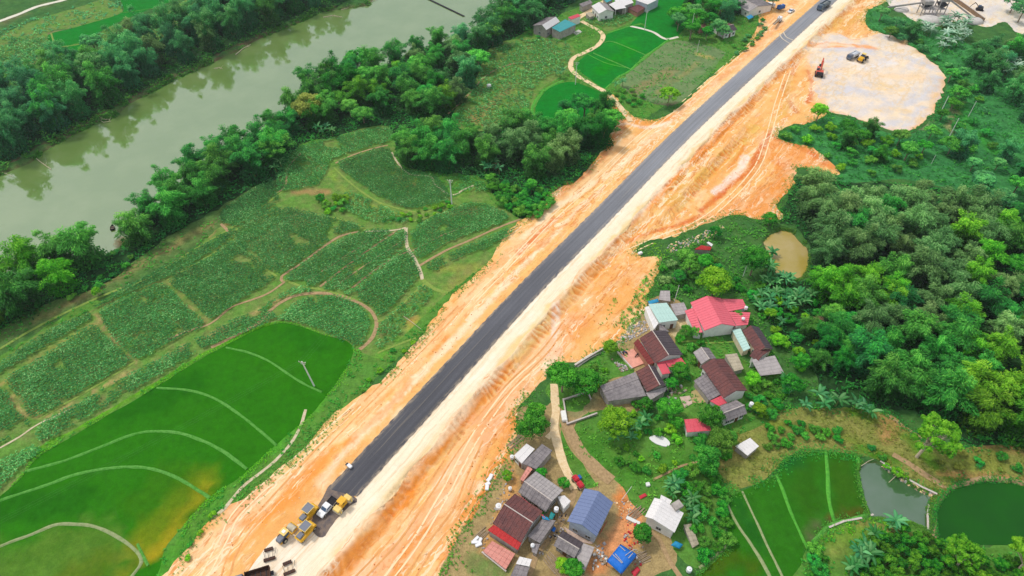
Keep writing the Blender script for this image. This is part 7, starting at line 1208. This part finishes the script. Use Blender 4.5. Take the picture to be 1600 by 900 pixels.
for u, v, s, lab in ((1452, 34, 5, 'pale heap of crushed stone below the plant'), (1520, 34, 4, 'white crushed stone heap beside the quarry wall'), (1408, 16, 3, 'small pale stone heap left of the plant')):
    p = G(u, v); o = MB().blob((0, 0, 0), s, 14, 8, (1.3, 1, .55), .06).build('stone_heap', flat('crushed stone', lin(206, 200, 194), .95, .15, 1), None, tuple(p), smooth=True); setp(o, lab, 'stone heap')
p = G(1530, 16); t = thing('excavator', 'small dark digger on the pale quarry yard', 'excavator', tuple(p), 1.2); MB().box((0, 0, 1.4), (2.2, 2.6, 1.1)).build('upper_body', dk, t, bevel=.1); MB().box((-1, 0, .4), (.5, 3.4, .8)).build('track', tyre, t); MB().box((1, 0, .4), (.5, 3.4, .8)).build('track', tyre, t); MB().tube([(0, 1, 1.8), (0, 3.2, 3.6), (0, 5, 1)], [.2, .2, .14], 6).build('boom', rust, t); MB().box((-.6, .6, 2.2), (.9, 1.2, 1.2)).build('cab', screen, t)
# ---------------------------------------------------------------- small things on the ground
def small(nm, label, cat, uv, dims, mat, rz=0, n=1, z=None):
    p = G(*uv); o = MB().box((0, 0, dims[2] / 2), dims, 0, (.96, .96)).build(nm, mat, None, tuple(p), bevel=min(dims) * .12); o.rotation_euler = (0, 0, rz); return setp(o, label, cat)
p = road_pt(s_end + 6.0, -HW + .5); t = thing('tool_trolley', 'small white and dark trolley on the left edge of the asphalt', 'trolley', (p[0], p[1], ZR + .1), .9); MB().box((0, 0, .5), (.8, 1.3, .5)).build('box', wht, t, bevel=.05); MB().box((0, .9, .35), (.7, .6, .3)).build('tray', dk, t); wheelset(t, [(-.4, -.4), (.4, -.4)], .2, .1); MB().cyl((0, .9, .5), (0, 1.6, 1.0), .04, n=5).build('handle', dk, t)
small('white_hut', 'tiny white box hut at the edge of the upper maize', 'hut', (764, 137), (1.8, 1.6, 1.6), wallm['white'], .3); small('cistern', 'white block on the grass at the dirt edge', 'cistern', (1000, 397), (1.5, 1.0, .8), wallm['white'], .5); small('cistern', 'white box by the low walled plot', 'cistern', (881, 652), (1.4, 3.2, 1.0), wallm['white'], .1); small('concrete_pipe', 'pale concrete slab on the track by the red cover', 'slab', (989, 814), (3.4, .9, .4), conc, -.5)
p = G(764, 752)
for k, (u, v) in enumerate(((762, 757), (764, 750), (767, 745), (761, 763))): small('white_sack', 'white sack in the row beside the dirt edge of the lower village', 'sack', (u, v), (1.3, .9, .5), wht, .6 + k * .3)
tank('white drum near the row of sacks in the lower village', (797, 765), .4, .45, .9)
for k, (u, v) in enumerate(((742, 848), (748, 852), (744, 843), (750, 846))): small('white_sheet_bundle', 'white bundle in the pile beside the salmon roof', 'bundle', (u, v), (1.6, .7, .5), wht, .4 * k); o_ = None
small('striped_crate', 'pale boxed goods on the village green near the red tarpaulin', 'crate', (1012, 758), (1.0, 1.0, .6), conc, .2)
def timber(label, u, v, n, L, rz, nm='timber_stack'):
    p = G(u, v); t = thing(nm, label, 'timber', tuple(p), rz)
    for k in range(n): MB().box((random.uniform(-.3, .3), k * .32 - n * .16, .12 + .14 * (k % 2)), (L * random.uniform(.7, 1), .16, .12), random.uniform(-.12, .12)).build('plank', wood, t)
timber('loose planks by the orange yard left of the grey sheds', 866, 880, 9, 5.5, -.9); timber('planks behind the red cover on the green', 992, 802, 7, 6, .7); timber('planks by the blue tarpaulin roof', 1000, 872, 8, 4.5, .4); timber('poles lying above the lower village at the dirt edge', 805, 690, 6, 5, .9); timber('planks near the salmon roof', 752, 835, 6, 4, .7)
def rubble(nm, px, n, sz, mats, label, kind='stuff'):
    poly = PP(px); lo, hi = poly.min(0), poly.max(0); by = {k: MB() for k in range(len(mats))}; c = 0
    while c < n:
        x, y = random.uniform(lo[0], hi[0]), random.uniform(lo[1], hi[1])
        if not inpoly(np.array([x]), np.array([y]), poly)[0]: continue
        s = sz * random.uniform(.4, 1.4); by[c % len(mats)].box((x, y, h1(x, y) + s * .2), (s, s * random.uniform(.5, 1.2), s * .6), random.uniform(0, 3), (random.uniform(.4, .9), random.uniform(.4, .9))); c += 1
    for k, m in by.items(): setp(m.build(nm, mats[k]), label, 'rubble', kind='stuff')
stone = flat('grey rubble stone', lin(190, 184, 182), .95, .3, 1); clay_ = flat('orange clods', lin(214, 134, 70), .95, .2, 1); clod2 = flat('pale clods', lin(240, 206, 158), .95, .15, 1)
rubble('rubble', [(965, 528), (985, 512), (1010, 495), (1018, 512), (990, 530), (972, 536)], 240, .45, [stone, stone, clod2], 'grey rubble on the dirt edge above the salmon yard'); rubble('rubble', [(968, 568), (985, 575), (972, 582), (955, 560)], 60, .5, [stone, wood], 'rubble strip beside the walled garden')
rubble('dirt_clods', [(300, 905), (400, 800), (520, 700), (640, 580), (760, 450), (870, 330), (960, 240), (1000, 240), (880, 360), (770, 480), (640, 620), (520, 740), (400, 850), (350, 905)], 260, .22, [clay_, clod2], 'orange clods scattered on the left flank'); rubble('dirt_clods', [(560, 905), (700, 740), (830, 570), (940, 420), (1000, 400), (1020, 430), (980, 510), (860, 570), (800, 690), (680, 905)], 240, .24, [clay_, clod2], 'orange clods scattered on the right flat'); rubble('dirt_clods', [(1000, 375), (1080, 270), (1180, 150), (1240, 150), (1230, 210), (1290, 250), (1240, 290), (1210, 330), (1060, 360)], 200, .26, [clay_, clod2], 'orange clods on the cut above the village')
rubble('debris', [(975, 820), (990, 815), (1005, 850), (1000, 890), (985, 880), (975, 850)], 60, .5, [wood, stone, redp], 'scattered building debris beside the blue tarpaulin roof'); rubble('debris', [(745, 855), (765, 820), (790, 735), (805, 730), (800, 770), (765, 835), (755, 860)], 70, .4, [wood, stone, stone], 'scattered debris behind the lower village'); rubble('debris', [(1032, 588), (1062, 600), (1075, 612), (1060, 625), (1050, 640), (1042, 625)], 60, .6, [wood, stone, dk], 'clutter in the courtyard between the brown houses'); rubble('debris', [(860, 830), (880, 790), (890, 790), (880, 830), (850, 870), (840, 868)], 70, .45, [dk, wood, stone], 'clutter along the dirt lane between roofs'); rubble('debris', [(930, 853), (948, 848), (950, 880), (925, 890)], 50, .6, [stone, wood, conc], 'clutter beside the pale grey roof'); rubble('debris', [(960, 785), (985, 780), (992, 800), (972, 815)], 50, .4, [stone, clod2, clay_], 'debris on the orange earth right of the blue roof'); rubble('stones', [(1376, 724), (1402, 738), (1440, 762), (1462, 772), (1450, 776), (1400, 752), (1378, 736)], 160, .6, [stone, clod2, wood], 'stones and timbers on the bank of the grey pond')
rubble('gravel', [(1040, 385), (1075, 372), (1125, 352), (1140, 356), (1090, 382), (1050, 396)], 200, .5, [stone, clod2], 'pale rubble on the scrubby slope')
def shortcane(): pass
stick('pale pole lying across the grey pond', [(1368, 770), (1385, 758), (1402, 742)], .1, .62, twigs=0, nm='floating_pole'); stick('short pole at the grass edge of the grey pond', [(1344, 730), (1356, 722), (1364, 719)], .08, .5, twigs=0, nm='floating_pole'); stick('thin green bamboo pole lying on the field by the dirt edge', [(631, 495), (645, 505), (658, 515)], .1, .2, twigs=0, nm='bamboo_pole')
# ================================================================ labels: things that share one get their place in the photo
def pxu(o): p = o.matrix_world.translation if False else o.location; d = np.array(p) - np.array([0, 0, H]); return 800 + F * d[0] / (d @ FW)
def pxv(o): d = np.array(o.location) - np.array([0, 0, H]); return 450 - F * (d @ UP) / (d @ FW)
ORD = ['leftmost', 'second from left', 'third from left', 'fourth from left', 'fifth from left', 'sixth from left', 'seventh from left', 'eighth from left', 'ninth from left', 'tenth from left']
by = {}
for o in col.objects:
    if o.parent is None and o.get('label') and not o.get('kind'): by.setdefault(o['label'], []).append(o)
for lab, os_ in by.items():
    if len(os_) < 2: continue
    if len(os_) > 10:
        med = sorted(pxv(o) for o in os_); cuts = [med[int(len(med) * k / math.ceil(len(med) / 10))] for k in range(1, math.ceil(len(med) / 10))]; rows = {}
        for o in os_: rows.setdefault(sum(pxv(o) >= c for c in cuts), []).append(o)
        nr = len(cuts) + 1; rn = ['top', 'second', 'third', 'fourth', 'fifth', 'sixth', 'seventh', 'eighth', 'ninth', 'tenth', 'eleventh', 'twelfth', 'thirteenth'][:nr]; rn[-1] = 'bottom'; sets = [(rn[k] + ' row', v) for k, v in sorted(rows.items())]
    else: sets = [('', os_)]
    for row, ss_ in sets:
        ss_ = sorted(ss_, key=pxu)
        for i, o in enumerate(ss_):
            if i >= len(ORD): continue
            w0 = ORD[i] if i < len(ss_) - 1 or len(ss_) > 10 else 'rightmost'
            o['label'] = w0 + (' in ' + row if row else '') + ', ' + lab; o['group'] = o.get('group') or lab

# ================================================================ air
b = MB().box((0, 400, 72), (6800, 6400, 158)); hz = b.build('haze', None); hm = bpy.data.materials.new('thin haze'); hm.use_nodes = True; ht = hm.node_tree; ht.nodes.clear(); ho = ht.nodes.new('ShaderNodeOutputMaterial'); hv = ht.nodes.new('ShaderNodeVolumePrincipled'); hv.inputs['Color'].default_value = (.86, .93, 1, 1); hv.inputs['Density'].default_value = .00011; hv.inputs['Anisotropy'].default_value = .3; ht.links.new(hv.outputs[0], ho.inputs['Volume']); hz.data.materials.append(hm); setp(hz, kind='stuff'); hz['label'] = 'thin summer haze in the valley air'
